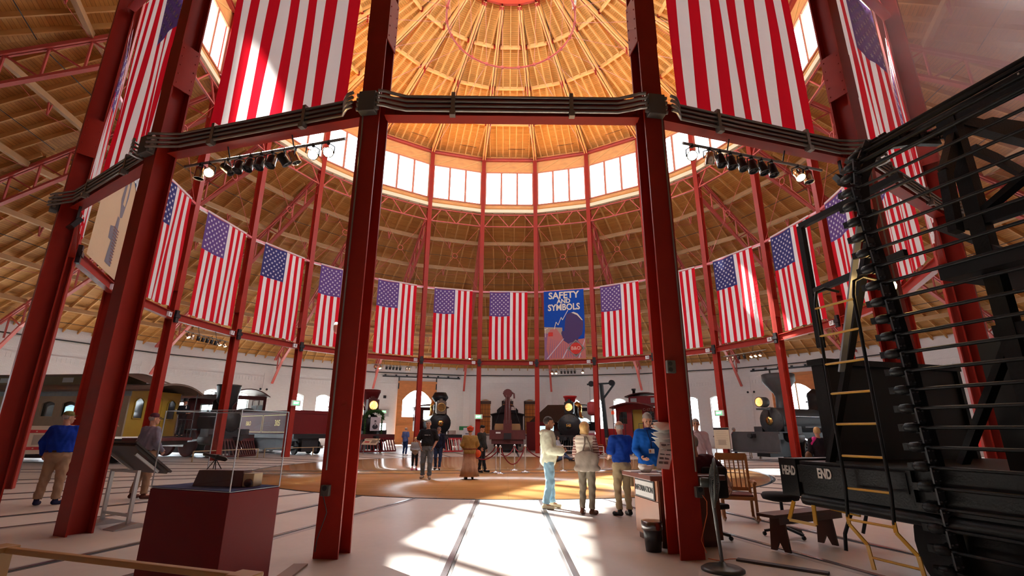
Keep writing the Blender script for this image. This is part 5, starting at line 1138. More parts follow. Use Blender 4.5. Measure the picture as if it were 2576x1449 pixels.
# signs and boards
def sign_panel(x,y,a,w,h,zt,label,mats,fn,tilt=0):
    r=th('information_stand',label,'information stand',x,y,a)
    for s in (-1,1): MB().box((s*(w/2-.04),.03,zt/2),(.05,.04,zt)).build('leg',ALU,r)
    m=MB(); M=T(0,0,zt-h/2*cos(tilt),rx=-tilt); m.box((0,0,0),(w,.03,h),0,M); fn(m,w,h,M); m.build('panel',mats,r); return r
BEI=mat('sign_beige',(.55,.47,.36),.5); SRD=mat('sign_red',(.42,.02,.03),.5); SBL=mat('sign_blue',(.03,.06,.22),.5)
def f1(m,w,h,M):
    m.box((0,-.017,h*.30),(w,.004,.09),1,M); m.box((0,-.017,-h*.30),(w,.004,.09),1,M)
    for i in range(6):
        for zz in (.30,-.30): m.add([tuple(Vector((-w/2+.2+i*.32+.03*cos(k*pi/5+pi/2)*(1 if k%2==0 else .4),-.02,h*zz+.03*sin(k*pi/5+pi/2)*(1 if k%2==0 else .4)))) for k in range(10)],[tuple(range(10))],0,M)
    m.box((w*.22,-.018,0),(w*.4,.004,h*.42),2,M); m.ball((w*.2,-.02,0),.1,0,10,M,sc=(1,.05,1.3)); m.box((-w*.25,-.018,0),(w*.35,.004,h*.36),3,M)
sign_panel(-13.75,-6.1,radians(38),2.0,.82,1.6,'wide sign with red starred bands behind the man in the camouflage cap',[BEI,SRD,SBL,mat('sign_text',(.30,.26,.22),.6)],f1)
def f2(m,w,h,M):
    m.box((-w*.22,-.017,-.05),(w*.3,.004,h*.2),1,M); m.box((w*.22,-.017,-.02),(w*.35,.004,h*.5),2,M); m.box((-.1,-.017,h*.3),(w*.6,.004,.04),2,M)
sign_panel(-9.2,12.35,radians(-18),1.15,.62,1.0,'slanted reader panel on two legs before the garlanded engine',[BEI,SRD,mat('sign_text2',(.20,.16,.13),.6)],f2,.9)
def f3(m,w,h,M):
    m.box((0,-.017,h*.44),(w,.004,h*.1),1,M); [m.box((.02*(-1)**i,-.017,h*.3-i*.1),(w*(.6+.1*(i%3)),.003,.015),2,M) for i in range(8)]; m.box((0,-.018,-h*.2),(w*.5,.003,h*.25),2,M)
sign_panel(12.6,7.7,radians(-38),.86,1.2,1.8,'tall cream notice board with a black header by the far right column',[mat('notice_cream',(.60,.52,.38),.5),INK,mat('notice_print',(.38,.32,.24),.6)],f3)
sign_panel(12.6,-5.3,radians(-60),.9,1.25,1.75,'pinkish notice board with black header behind the black car',[mat('notice_pink',(.55,.42,.38),.5),INK,mat('notice_print2',(.35,.25,.22),.6)],f3)
def f4(m,w,h,M): m.box((0,-.017,.25),(w*.6,.004,.08),1,M); m.lathe([(.01,-.018),(.14,-.018)],16,(0,0,0),'y',1,M); m.box((0,-.017,-.25),(w*.3,.004,.25),1,M)
sign_panel(-2.7,13.2,0,.75,1.3,1.75,'pale grey poster stand behind the uniformed man',[mat('poster_grey',(.45,.45,.50),.5),mat('poster_ink',(.12,.12,.15),.6)],f4)
def f5(m,w,h,M): m.box((0,-.017,.28),(w,.004,.2),1,M); m.box((0,-.017,-.05),(w*.7,.004,.16),1,M)
sign_panel(6.0,15.0,0,.8,1.1,1.6,'pink and white poster stand beside the black engine',[mat('poster_pale',(.68,.62,.68),.5),mat('poster_rose',(.45,.12,.16),.6)],f5)
# monitor by the hut
r=th('video_screen','bright flat screen showing a blue landscape beyond the pale jacket','screen',3.0,17.6,0)
MB().box((0,.03,1.55),(1.35,.06,.85)).build('housing',DARKM,r); MB().box((0,.03,.55),(.08,.08,1.1)).build('stand',DARKM,r)
m=MB(); m.b2((-.62,-.006,1.55),(.62,0,1.94),0); m.b2((-.62,-.006,1.17),(.62,0,1.55),1); m.prism([(-.62,1.5),(-.3,1.62),(0,1.53),(.3,1.66),(.62,1.52)],-.009,-.007,'y',2)
m.build('screen',[mat('screen_sky',(.4,.6,.7),.3,emit=1.2),mat('screen_land',(.15,.22,.22),.3,emit=.7),mat('screen_hills',(.2,.25,.22),.3,emit=.5)],r)
# wall bits near the open doorway
def onwall(b,x,z,y=-.06):
    a=ang_bay(b); u=Vector((cos(a),sin(a),0)); t=Vector((sin(a),-cos(a),0)); p=u*(RWA+y)+t*x; return (p.x,p.y,z)
o=MB().box((0,0,0),(1.5,.04,.75)).build('wall_plaque',[mat('plaque_grey',(.45,.44,.44),.5)],None,loc=onwall(12,-3.9,3.4),rz=rz_bay(12)); tag(o,'grey lettered plaque on the wall above the open doorway','plaque')
o=MB().box((0,0,0),(.3,.1,.3)).build('wall_speaker',DARKM,None,loc=onwall(12,-3.7,5.1,-.1),rz=rz_bay(12)); tag(o,'small black box high on the wall beside the sliding door','speaker')
for b,x,l in ((14,4.3,'left far wall'),(8,-4.2,'right far wall')):
    r=empty('emergency_light','white twin-headed emergency light high on the '+l,'lamp',onwall(b,x,5.2,-.3),rz_bay(b),'emergency lights'); MB().box((0,0,0),(.3,.12,.2)).build('housing',WHITE,r)
    for s in (-1,1): MB().ball((s*.3,-.05,.12),.11,n=8).build('lamp_head',DARKM,r)
# flag on a staff
r=th('staff_flag','small american flag on a staff by the open doorway','flag',-11.0,20.2)
MB().tube([(0,0,0),(0,0,3.1)],.02,6).build('staff',DARKM,r); MB().lathe([(.18,0),(.1,.05),(.03,.1)],12).build('stand',DARKM,r)
m=MB()
for i in range(7):
    a0=-.05-.06*i; a1=a0-.06; fold=.06*(-1)**i
    m.quad((a0+.05,fold,2.95-i*.08),(a1+.05,-fold,2.87-i*.08),(a1-.35+.05*i,-fold,1.1+i*.02),(a0-.35+.05*i,fold,1.1+i*.02),i%2)
    if i<4: m.quad((a0+.05,fold-.012,2.95-i*.08),(a1+.05,-fold-.012,2.87-i*.08),(a1-.10,-fold-.012,2.1),(a0-.10,fold-.012,2.1),2)
m.build('cloth',[FR,FW,FB2],r,fixn=False)
# green parcel-like sign behind the striped pilot
r=th('green_stand','small green and white display beside the striped pilot','display',-3.4,19.0); MB().box((0,0,1.75),(1.0,.3,.3)).build('canopy',mat('display_green',(.03,.30,.10),.5),r); MB().box((0,0,1.35),(.95,.25,.5)).build('card',WHITE,r); MB().box((0,0,.55),(.1,.1,1.1)).build('post',DARKM,r)
# ------------------------------------------------------------------ clearance car
CC=empty('clearance_car','black flat car lettered HEAD END with rows of horizontal feeler rods and yellow ladder','railway car',pol(16.42,ang_bay(1)),rz_bay(1))
BK=mat('car_black',(.009,.009,.010),.45,noise=.3,scale=5,bump=.25,bscale=50,spec=.3); YP=mat('safety_yellow',(.62,.33,.02),.35); SG=mat('worn_steel_bar',(.36,.39,.44),.4,metal=.3)
LT=mat('letter_white',(.72,.70,.66),.6)
# local: x across (camera side is -x), y along the track outward (towards camera), z up.  r=16.3+y
m=MB(); m.b2((-1.45,.0,.86),(1.45,10,1.14)); m.b2((-1.5,.30,.84),(1.5,10,1.2)); m.b2((-1.5,.0,.82),(1.5,.24,1.22)); m.build('deck',BK,CC)
m=MB(); m.b2((-1.56,.32,.98),(-1.5,1.5,1.16)); m.b2((-1.55,1.5,.92),(-1.5,1.54,1.18)); m.tube([(-1.5,.3,.80),(-1.5,1.6,.78),(-1.5,3.0,.78)],.06,8); m.build('side_sill',BK,CC)
for t,y in (('HEAD',.135),('END',.66)):
    m=MB(); m.merge(text_mb(t,.135 if t=='HEAD' else .135,.003,0,T(-1.505 if t=='HEAD' else -1.565,y+.0,1.085,rz=-pi/2)@T(rx=pi/2),bold=.005,sx=-.52 if t=='HEAD' else -.62)); m.build('lettering',LT,CC)
# local +y runs towards the camera; text reads left(front) to right(near)
m=MB(); m.b2((-.95,.28,1.2),(1.3,.36,2.30)); m.build('end_panel',mat('matt_black_panel',(.008,.008,.010),.6),CC)
for x in (-1.0,1.3): MB().b2((x-.03,.24,1.2),(x+.03,.40,2.33)).build('panel_post',BK,CC)
MB().b2((-1.0,.24,1.72),(1.3,.28,1.76)).build('panel_rail',BK,CC); MB().b2((-1.05,.2,2.30),(1.33,.42,2.37)).build('panel_cap',BK,CC)
MB().bar((-1.35,.55,1.15),(-1.0,1.35,3.9),.05,.09,up=(1,0,0)).build('diagonal_brace',BK,CC)
MB().bar((-1.3,.85,2.15),(-1.45,1.62,4.0),.02,.08,up=(1,0,0)).build('steel_strap',SG,CC)
MB().bar((-1.0,.4,2.5),(-1.0,.4,4.1),.07,.07,up=(0,1,0)).build('corner_post',BK,CC); MB().bar((-1.0,.4,4.1),(-1.0,1.7,4.15),.07,.07).build('corner_arm',BK,CC)
MB().bar((-1.0,.4,3.2),(-1.2,1.7,3.25),.05,.07).build('corner_arm',BK,CC)
# feeler frame: bolted pivots on an arch, rods along the car
prof=[(-1.52,.30),(-1.55,.8),(-1.57,1.3),(-1.60,1.8),(-1.63,2.3),(-1.68,2.8),(-1.74,3.3),(-1.78,3.7),(-1.72,4.05),(-1.52,4.35),(-1.2,4.55),(-.75,4.68),(-.3,4.74)]
FY=1.72
def along(prof,s):
    """point at arc length s"""
    d=0
    for a,b in zip(prof,prof[1:]):
        L=hypot(b[0]-a[0],b[1]-a[1])
        if s<=d+L: t=(s-d)/L; return (a[0]+(b[0]-a[0])*t,a[1]+(b[1]-a[1])*t,atan2(b[1]-a[1],b[0]-a[0]))
        d+=L
    a,b=prof[-2],prof[-1]; return (b[0],b[1],atan2(b[1]-a[1],b[0]-a[0]))
TOT=sum(hypot(b[0]-a[0],b[1]-a[1]) for a,b in zip(prof,prof[1:]))
for sgn in (1,-1):
    P=[(sgn*(x+.10) if x<-.3 else sgn*x,FY,z-.04) for x,z in prof]
    m=MB()
    for a,b in zip(P,P[1:]): m.bar(a,b,.12,.06,up=(0,1,0)) 
    m.build('template_rib',BK,CC)
nr=33
for i in range(nr):
    s=.1+i*(TOT-.15)/(nr-1); x,z,a=along(prof,s)
    m=MB(); M=T(x,FY-.05,z)@Matrix.Rotation(-a,4,'Y')
    m.lathe([(.025,-.07),(.042,-.05),(.046,0),(.036,.05),(.015,.07)],10,(0,0,0),'y',M=M); m.box((0,-.03,0),(.06,.16,.045),0,M); m.box((.0,.02,-.06),(.10,.05,.05),0,M)
    for q in (-.03,.03): m.ball((q,-.02,-.065),.013,n=6,M=M)
    m2=MB(); M2=T(x,FY+.04,z)@Matrix.Rotation(-a,4,'Y'); m2.box((.10,0,0),(.13,.014,.085),0,M2); [m2.ball((.10+u,.010,v),.013,n=6,M=M2) for u in (-.04,.04) for v in (-.025,.025)]; m2.build('bolt_plate',mat('worn_plate',(.05,.052,.06),.45,metal=.2),CC)
    pv=m.build('pivot',BK,CC)
    L=5.2 if z>2.2 else 5.2
    m=MB(); w_=.016 if z<3.9 else .022
    m.tube([(x,FY-.16,z+.0),(x*1.0,FY+L,z+(-.02 if z<4 else .02))],w_,6); m.build('feeler_rod',BK,CC)
for t,x,y,z in (('1',-1.58,3.05,4.20),('3',-1.66,3.35,4.05),('6',-1.72,3.95,3.8),('7',-1.74,4.2,3.68)):
    m=MB(); m.box((x,y,z),(.02,.34,.075)); m.merge(text_mb(t,.075,.002,1,T(x-.013,y,z,rz=-pi/2)@T(rx=pi/2),bold=.002,sx=-1)); m.build('number_tag',[BK,LT],CC)
# supporting tower
for y in (2.3,4.3,6.6):
    for x in (-1.1,1.1): MB().b2((x-.06,y-.06,1.2),(x+.06,y+.06,4.45)).build('tower_post',BK,CC)
    MB().b2((-1.15,y-.05,4.35),(1.15,y+.05,4.47)).build('tower_beam',BK,CC)
    m=MB(); pts=[(-1.45,y,3.2),(-1.38,y,3.8),(-1.1,y,4.25),(-.5,y,4.5),(0,y,4.55)]
    for a,b in zip(pts,pts[1:]): m.bar(a,b,.10,.07,up=(0,1,0))
    m.build('arch_rib',BK,CC)
for x in (-1.1,1.1):
    for z in (2.35,3.35,4.4): MB().b2((x-.05,2.2,z-.05),(x+.05,6.8,z+.05)).build('side_rail',BK,CC)
    for (ya,za),(yb,zb_) in (((2.0,3.4),(4.3,1.25)),((2.3,1.25),(4.3,3.35)),((4.3,3.35),(6.6,1.25)),((2.3,3.4),(4.3,4.4)),((1.7,1.25),(2.3,2.3)),((4.3,1.9),(6.6,4.3))):
        MB().bar((x,ya,za),(x,yb,zb_),.05,.11,up=(1,0,0)).build('diagonal_brace',BK if (ya,za)!=(2.0,3.4) else mat('worn_black_bar',(.045,.045,.055),.45),CC)
MB().b2((-1.3,2.0,2.86),(1.3,6.8,3.0)).build('upper_platform',MATS['matt_black_panel'],CC)
m=MB(); pts=[(-1.0+2.0*i/10,2.5+.26*(1-(2*i/10-1)**2)) for i in range(11)]; m.prism([(-1.0,2.4)]+pts+[(1.0,2.4)],2.4,6.5,'y'); m.build('cabin_roof',mat('cabin_roof_black',(.02,.018,.016),.6),CC)
m=MB(); m.b2((-.95,2.6,1.2),(-.91,6.4,2.3)); m.b2((-.95,2.6,1.2),(.95,2.64,2.45)); m.build('cabin_wall',mat('cabin_black',(.007,.007,.008),.6),CC)
MB().b2((-.95,1.95,1.2),(.95,2.55,2.32)).build('deck_dark_fill',MATS['matt_black_panel'],CC)  # black box added to fill the dark area above the deck
m=MB(); m.b2((-1.25,1.35,.12),(1.25,7.0,.84)); m.build('dark_fill_block',MATS['matt_black_panel'],CC)  # added black mass, hides the bright floor below the deck
m=MB(); m.lathe([(.03,-.03),(.54,-.03),(.54,.03),(.03,.03)],28,(0,0,0),'x',M=T(-1.32,1.85,.56)); m.build('side_disc',BK,CC)
MB().b2((-1.15,4.2,1.2),(-.9,6.6,3.3)).build('side_panel',MATS['matt_black_panel'],CC)
# ladder
lad=[.98+.305*i for i in range(7)]
for y in (.95,1.40):
    m=MB(); m.tube([(-1.68,y,.72),(-1.64,y,1.0),(-1.62,y,2.85),(-1.58,y,3.0),(-1.45,y,3.06),(-1.25,y,3.04)],.016,8); m.build('ladder_stile',BK,CC)
    m=MB(); m.bar((-1.68,y,.74),(-1.70,y+.02,.66),.012,.035,up=(0,1,0)); m.bar((-1.70,y+.02,.66),(-1.67,y+.15,.50),.012,.035,up=(0,1,0)); m.bar((-1.67,y+.15,.50),(-1.68,y+.18,.30),.012,.035,up=(0,1,0)); m.build('stirrup_side',YP,CC)
for z in lad: MB().tube([(-1.63,.95,z),(-1.63,1.40,z)],.012,6).build('rung',YP,CC)
MB().tube([(-1.69,.95,.70),(-1.69,1.40,.70)],.012,6).build('rung',YP,CC); MB().tube([(-1.67,1.12,.40),(-1.67,1.57,.40)],.012,6).build('rung',YP,CC)
m=MB(); m.bar((-1.52,.42,.84),(-1.56,.45,.56),.012,.045,up=(0,1,0)); m.bar((-1.56,.10,.56),(-1.56,.45,.56),.012,.03); m.bar((-1.52,.16,.76),(-1.56,.10,.56),.012,.045,up=(0,1,0)); m.build('sill_step',YP,CC)
MB().tube([(-1.4,.5,.82),(-1.4,.52,.72),(-1.4,.85,.70),(-1.4,.87,.78)],.010,6).build('grab_iron',YP,CC)
m=MB(); m.tube([(-.3,-.05,.85),(-.35,-.12,.6),(-.5,-.15,.32),(-.55,-.13,.14)],.022,8); m.build('air_hose',BLACKP,CC)
MB().tube([(-.1,-.1,.95),(-.1,-.12,.6),(-.15,-.2,.3)],.02,6).build('air_hose',BLACKP,CC)
m=MB(); m.b2((-.16,-.3,.72),(.16,.1,.96)); m.lathe([(.16,-.5),(.18,-.3)],10,(0,0,.84),'y'); m.build('coupler',BK,CC)
m=MB(); m.ball((-1.25,1.5,2.95),.07); lb=m.build('bulb',mat('bulb_warm',(1,.75,.4),.5,emit=30,ecol=(1,.6,.2)),CC); MB().tube([(-1.25,1.5,3.0),(-1.25,1.5,3.25)],.03,6).build('bulb_holder',DARKM,CC)
for y in (2.1,3.9):
    for s in (-1,1): m=MB(); m.lathe([(.05,s*.75-.06),(.36,s*.75-.05),(.44,s*.75-.06),(.44,s*.75+.07),(.05,s*.75+.07)],28,(0,y,.45),'x'); m.build('wheel',BK,CC)
for s in (-1,1):
    m=MB(); m.b2((s*.98-.07,1.7,.44),(s*.98+.07,4.3,.62)); m.b2((s*.98-.09,2.8,.25),(s*.98+.09,3.2,.84)); m.bar((s*.98,2.0,.58),(s*.98,2.9,.3),.06,.08); m.bar((s*.98,3.1,.3),(s*.98,4.0,.58),.06,.08); m.build('truck_frame',BK,CC)
MB().bar((-1.25,1.4,.82),(-1.22,2.25,.25),.015,.09,up=(1,0,0)).build('brake_strap',SG,CC)

for o in CC.children:
    me=o.data
    for v in me.vertices: v.co.x=-v.co.x
    me.flip_normals(); me.update()
    for c in o.children:
        for v in c.data.vertices: v.co.x=-v.co.x
        c.data.flip_normals()

# drifting steam high on the right
m=MB(); m.ball((0,0,0),1,0,20,sc=(4.0,3.4,3.6)); st=m.build('steam_cloud',WHITE,None,loc=(9.6,-16.2,8.6))
ms=bpy.data.materials.new('steam'); N,L=nodes(ms); N.remove(N['Principled BSDF']); out=N['Material Output']; vp=N.new('ShaderNodeVolumePrincipled'); vp.inputs['Color'].default_value=(.95,.90,.95,1); vp.inputs['Anisotropy'].default_value=.0
tc=N.new('ShaderNodeTexCoord'); nz=N.new('ShaderNodeTexNoise'); nz.inputs['Scale'].default_value=.55; nz.inputs['Detail'].default_value=4; L.new(tc.outputs['Object'],nz.inputs['Vector'])
ln=N.new('ShaderNodeVectorMath'); ln.operation='LENGTH'; mp=N.new('ShaderNodeMapping'); mp.inputs['Scale'].default_value=(1/4.0,1/3.4,1/3.6); L.new(tc.outputs['Object'],mp.inputs['Vector']); L.new(mp.outputs['Vector'],ln.inputs[0])
mr=N.new('ShaderNodeMapRange'); mr.inputs['From Min'].default_value=1; mr.inputs['From Max'].default_value=.2; L.new(ln.outputs['Value'],mr.inputs['Value'])
m2=N.new('ShaderNodeMapRange'); m2.inputs['From Min'].default_value=.38; m2.inputs['From Max'].default_value=.62; m2.inputs['To Max'].default_value=.65; L.new(nz.outputs['Fac'],m2.inputs['Value'])
mu=N.new('ShaderNodeMath'); mu.operation='MULTIPLY'; L.new(mr.outputs['Result'],mu.inputs[0]); L.new(m2.outputs['Result'],mu.inputs[1]); L.new(mu.outputs[0],vp.inputs['Density']); L.new(vp.outputs[0],out.inputs['Volume'])
st.data.materials.clear(); st.data.materials.append(ms); tag(st,'thin pale steam drifting under the roof at the upper right','steam',kind='stuff')
SC.cycles.volume_step_rate=3; SC.cycles.volume_bounces=2; SC.cycles.volume_max_steps=64
# ------------------------------------------------------------------ people (implicit surfaces turned into meshes)
def surfnet(F,o,h):
    """mesh of F=0 on a grid; naive surface nets on the active cells only"""
    S=F<0; nx,ny,nz=F.shape; z=np.zeros((nx-1,ny-1,nz-1),np.int8)
    for i in (0,1):
        for j in (0,1):
            for k in (0,1): z+=S[i:nx-1+i,j:ny-1+j,k:nz-1+k]
    act=(z>0)&(z<8); C=np.argwhere(act); n=len(C); idx=-np.ones(act.shape,int); idx[act]=np.arange(n)
    acc=np.zeros((n,3)); cnt=np.zeros(n)
    for ax in range(3):
        for u in (0,1):
            for v in (0,1):
                oth=[k for k in range(3) if k!=ax]; of=np.zeros(3,int); of[oth[0]]=u; of[oth[1]]=v; of2=of.copy(); of2[ax]=1
                A=F[tuple((C+of).T)].astype(float); B=F[tuple((C+of2).T)].astype(float); m=(A<0)!=(B<0); t=np.where(m,A/np.where(A-B==0,1,A-B),0)
                p=np.zeros((n,3)); p[:,oth[0]]=u; p[:,oth[1]]=v; p[:,ax]=t; acc+=p*m[:,None]; cnt+=m
    V=(C+acc/np.maximum(cnt,1)[:,None])*h+np.array(o)
    faces=[]
    for ax in range(3):
        a1,a2=[(1,2),(2,0),(0,1)][ax]
        sl0=[slice(1,-1)]*3; sl0[ax]=slice(0,-1); sl1=list(sl0); sl1[ax]=slice(1,None)
        A=S[tuple(sl0)]; B=S[tuple(sl1)]; m=A!=B; w=np.argwhere(m)
        if len(w)==0: continue
        w=w+np.array([0 if k==ax else 1 for k in range(3)])
        e1=np.zeros(3,int); e1[a1]=1; e2=np.zeros(3,int); e2[a2]=1
        q=[w-e1-e2,w-e2,w,w-e1]; ids=np.stack([idx[tuple(k.T)] for k in q],1)
        fl=A[m]; ids[~fl]=ids[~fl][:,::-1]; faces.append(ids)
    return V,np.concatenate(faces) if faces else np.zeros((0,4),int)
def nrm(v): return np.sqrt(v[...,0]**2+v[...,1]**2+v[...,2]**2)
def rc(P,a,b,ra,rb):
    a=np.array(a,np.float32); b=np.array(b,np.float32); ab=b-a; L=ab@ab
    t=np.clip(((P-a)@ab)/(L if L>0 else 1),0,1); return nrm(P-a-t[...,None]*ab)-(ra+(rb-ra)*t)
def el(P,c,r,Rm=None):
    p=P-np.array(c,np.float32)
    if Rm is not None: p=p@Rm.astype(np.float32)
    r=np.array(r,np.float32); k0=nrm(p/r); k1=nrm(p/r**2)+1e-9; return k0*(k0-1)/k1
def smin(a,b,k):
    h=np.clip(.5+.5*(b-a)/k,0,1); return b*(1-h)+a*h-k*h*(1-h)
def grid(lo,hi,h):
    ax=[np.arange(lo[i],hi[i]+h,h,dtype=np.float32) for i in range(3)]; return np.stack(np.meshgrid(*ax,indexing='ij'),-1)
def rotm(yaw,pitch,roll=0): return np.array((Matrix.Rotation(yaw,3,'Z')@Matrix.Rotation(pitch,3,'X')@Matrix.Rotation(roll,3,'Y')))
def mesh_add(m,F,lo,h,mi=0):
    V,Q=surfnet(F,lo,h)
    if len(Q): m.add([tuple(v) for v in V.tolist()],[tuple(f) for f in Q.tolist()],mi,None,True)
SKIN=mat('skin_light',(.56,.29,.19),.5,spec=.4); SKIN2=mat('skin_tan',(.42,.20,.11),.5,spec=.4); EYE=mat('eye_dark',(.03,.02,.02),.3); LIP=mat('lips',(.40,.13,.10),.5)
HAIRC={'grey':mat('hair_grey',(.30,.28,.26),.7,noise=.2,scale=30),'dark':mat('hair_dark',(.025,.018,.014),.5,noise=.3,scale=30),'blond':mat('hair_blond',(.62,.38,.14),.5,noise=.25,scale=30),'brown':mat('hair_brown',(.09,.035,.02),.5,noise=.3,scale=30)}
def person(label,loc,face,H=1.75,J=None,hy=0,hp=0,shirt=None,sleeve='long',hem=.86,pants=None,legend=.06,shoes=None,hair=('grey','short'),bulk=1.0,skin=None,res=.013,loose=.014,skirt=None,hat=None,extra=None,hands=True,zb=0,name='person',shoe_s=1.0,puff=0,neckz=None):
    s=H/1.75; skin=skin or SKIN
    D=dict(pel=(0,0,.94),neck=(0,.01,1.47),head=(0,-.015,1.64),shl=(.185,.01,1.41),shr=(-.185,.01,1.41),ell=(.235,.03,1.13),elr=(-.235,.03,1.13),wrl=(.245,-.05,.88),wrr=(-.245,-.05,.88),
        hil=(.09,0,.90),hir=(-.09,0,.90),knl=(.105,-.02,.49),knr=(-.105,-.02,.49),anl=(.11,.03,.09),anr=(-.11,.03,.09),tol=None,tor=None,fl=None,fr=None)
    if J: D.update(J)
    D={k:(np.array(v,float) if v is not None else None) for k,v in D.items()}
    for q in 'lr':
        if D['to'+q] is None: D['to'+q]=D['an'+q]+np.array([.03 if q=='l' else -.03,-.15,-.055])
    pel,neck,head=D['pel'],D['neck'],D['head']
    up=(neck-pel); up=up/np.linalg.norm(up); rt=(D['shl']-D['shr']); rt-=up*(rt@up); rt/=np.linalg.norm(rt); fw=np.cross(up,rt)
    TR=np.stack([rt,fw,up],1); tp=lambda x,y,z: pel+rt*x+fw*y+up*(z*np.linalg.norm(neck-pel)/.53)
    def torso(P,e=0,b=bulk):
        d=el(P,tp(0,.005,.35),(.165*b+e,.112*b+e,.19+e),TR)
        d=smin(d,el(P,tp(0,-.015*b,.13),(.150*b+e,.115*b+e,.17+e),TR),.06); d=smin(d,el(P,tp(0,.01,-.02),(.160*b+e,.118*b+e,.12+e),TR),.06)
        return smin(d,rc(P,D['shl']*.82+D['shr']*.18+np.array([0,0,0]),D['shr']*.82+D['shl']*.18,.068+e,.068+e),.05)
    def arms(P,e=0,upto=1.0,d=None,lower=True):
        for q in 'lr':
            a,b_,c=D['sh'+q],D['el'+q],D['wr'+q]; k=.052+e
            x=rc(P,a,b_ if lower else a+(b_-a)*upto,k,.041+e+(0 if lower else .012)); d=x if d is None else smin(d,x,.03)
            if lower: d=smin(d,rc(P,b_,c if upto>=1 else b_+(c-b_)*upto,.041+e,.028+e*1.2),.02)
        return d
    def legs(P,e=0,d=None,end=None):
        for q in 'lr':
            a,b_,c=D['hi'+q],D['kn'+q],D['an'+q]; x=rc(P,a,b_,.085*min(b_sc,1.15)+e,.056+e); d=x if d is None else smin(d,x,.03)
            d=smin(d,rc(P,b_,c,.054+e,.036+e*1.5),.02)
        return d
    b_sc=bulk
    allp=np.array([v for k,v in D.items() if v is not None and k not in('fl','fr')]); lo=allp.min(0)-.20; hi=allp.max(0)+.16; stand=D['knl'][2]<pel[2]-.2
    HR=rotm(hy,hp)
    HP=lambda x,y,z: head+HR@np.array([x,y,z])
    root=empty(name,label,'person' if name=='person' else 'mannequin',(loc[0],loc[1],zb),face); root.scale=(s,s,s)
    def wr(P,F,amp=.005,f=28): return F+amp*1.3*np.sin(P[...,2]*f+np.sin(P[...,0]*17+P[...,1]*13)*2.6)*np.sin(P[...,0]*23+P[...,1]*19+1)+amp*.5*np.sin(P[...,2]*61+P[...,0]*44)*np.sin(P[...,1]*52+P[...,2]*20)
    # ---- body
    m=MB(); h=res; P=grid(lo,hi,h); 
    F=torso(P,0); F=smin(F,rc(P,neck-up*.03,neck+(head-neck)*.6,.055,.052),.03); F=arms(P,0,1,F); F=legs(P,0,F)
    F=smin(F,el(P,HP(0,.008,.02),(.076,.095,.098),HR),.02)
    for q in 'lr': F=smin(F,rc(P,D['an'+q],D['to'+q],.036,.03),.02)
    mesh_add(m,F,lo,h)
    # head in detail
    hh=.0055 if res<.016 else .009; l2=head-np.array([.14,.16,.17]); G=grid(l2,head+np.array([.14,.16,.16]),hh)
    f=el(G,HP(0,.010,.025),(.077,.097,.096),HR); f=smin(f,el(G,HP(0,-.035,-.055),(.056,.058,.062),HR),.035); f=smin(f,el(G,HP(0,-.055,-.095),(.026,.024,.022),HR),.025)
    f=smin(f,rc(G,HP(0,-.086,.022),HP(0,-.108,-.022),.009,.014),.012)
    f=smin(f,rc(G,HP(-.035,-.080,.030),HP(.035,-.080,.030),.012,.012),.014)
    for sx in (-1,1):
        f=-smin(-f,el(G,HP(sx*.032,-.094,.010),(.016,.012,.010),HR),.008)
        f=smin(f,el(G,HP(sx*.080,.012,-.008),(.010,.020,.032),HR),.006); f=smin(f,el(G,HP(sx*.040,-.070,-.022),(.02,.02,.018),HR),.02)
    f=smin(f,rc(G,HP(-.018,-.088,-.060),HP(.018,-.088,-.060),.009,.009),.008)
    f=smin(f,rc(G,neck-up*.0,head+HR@np.array([0,.02,-.06]),.054,.050),.02)
    mesh_add(m,f,l2,hh)
    for sx in (-1,1): c=HP(sx*.032,-.0865,.010); m.ball(c,.0105,1,8); 
    m.tube([HP(-.022,-.094,-.060),HP(0,-.0975,-.059),HP(.022,-.094,-.060)],.0035,5,2)
    m.tube([HP(-.048,-.088,.030),HP(-.022,-.096,.034)],.0035,4,3); m.tube([HP(.048,-.088,.030),HP(.022,-.096,.034)],.0035,4,3)
    # hands
    if hands:
        for q in 'lr':
            w_=D['wr'+q]; fd=D['f'+q] if D['f'+q] is not None else (w_-D['el'+q]); fd=fd/np.linalg.norm(fd); sx=1 if q=='l' else -1
            side_=np.array([0,-1,0.])-fd*(np.array([0,-1,0.])@fd); 
            if np.linalg.norm(side_)<.2: side_=np.array([-sx,0,0.])
            side_/=np.linalg.norm(side_); nn=np.cross(fd,side_)*sx     # palm normal (towards body)
            hp=lambda a,b_,c: w_+fd*a+side_*b_+nn*c
            g2=w_+fd*.09; l3=g2-.13; hh2=.0045 if res<.016 else .008; G=grid(l3,g2+.13,hh2)
            f=rc(G,w_-fd*.03,w_+fd*.01,.029,.026); f=smin(f,rc(G,hp(.03,.022,0),hp(.03,-.022,0),.019,.017),.015); f=smin(f,rc(G,hp(.075,.026,.0),hp(.075,-.026,0),.0145,.0125),.016)
            for i,(yy,L) in enumerate(((.030,.068),(.010,.078),(-.010,.072),(-.029,.056))):
                a=hp(.085,yy,0); b1=hp(.085+L*.5,yy*1.1,.012); c=hp(.085+L*.85,yy*1.12,.035); f=smin(f,rc(G,a,b1,.0092,.0085),.004); f=smin(f,rc(G,b1,c,.0085,.0072),.004)
            f=smin(f,rc(G,hp(.02,.03,.005),hp(.055,.058,.018),.013,.0105),.01); f=smin(f,rc(G,hp(.055,.058,.018),hp(.088,.062,.028),.0105,.0085),.004)
            mesh_add(m,f,l3,hh2)
    browm=HAIRC[hair[0]] if hair else HAIRC['grey']
    m.build('body',[skin,EYE,LIP,browm],root,fixn=False)
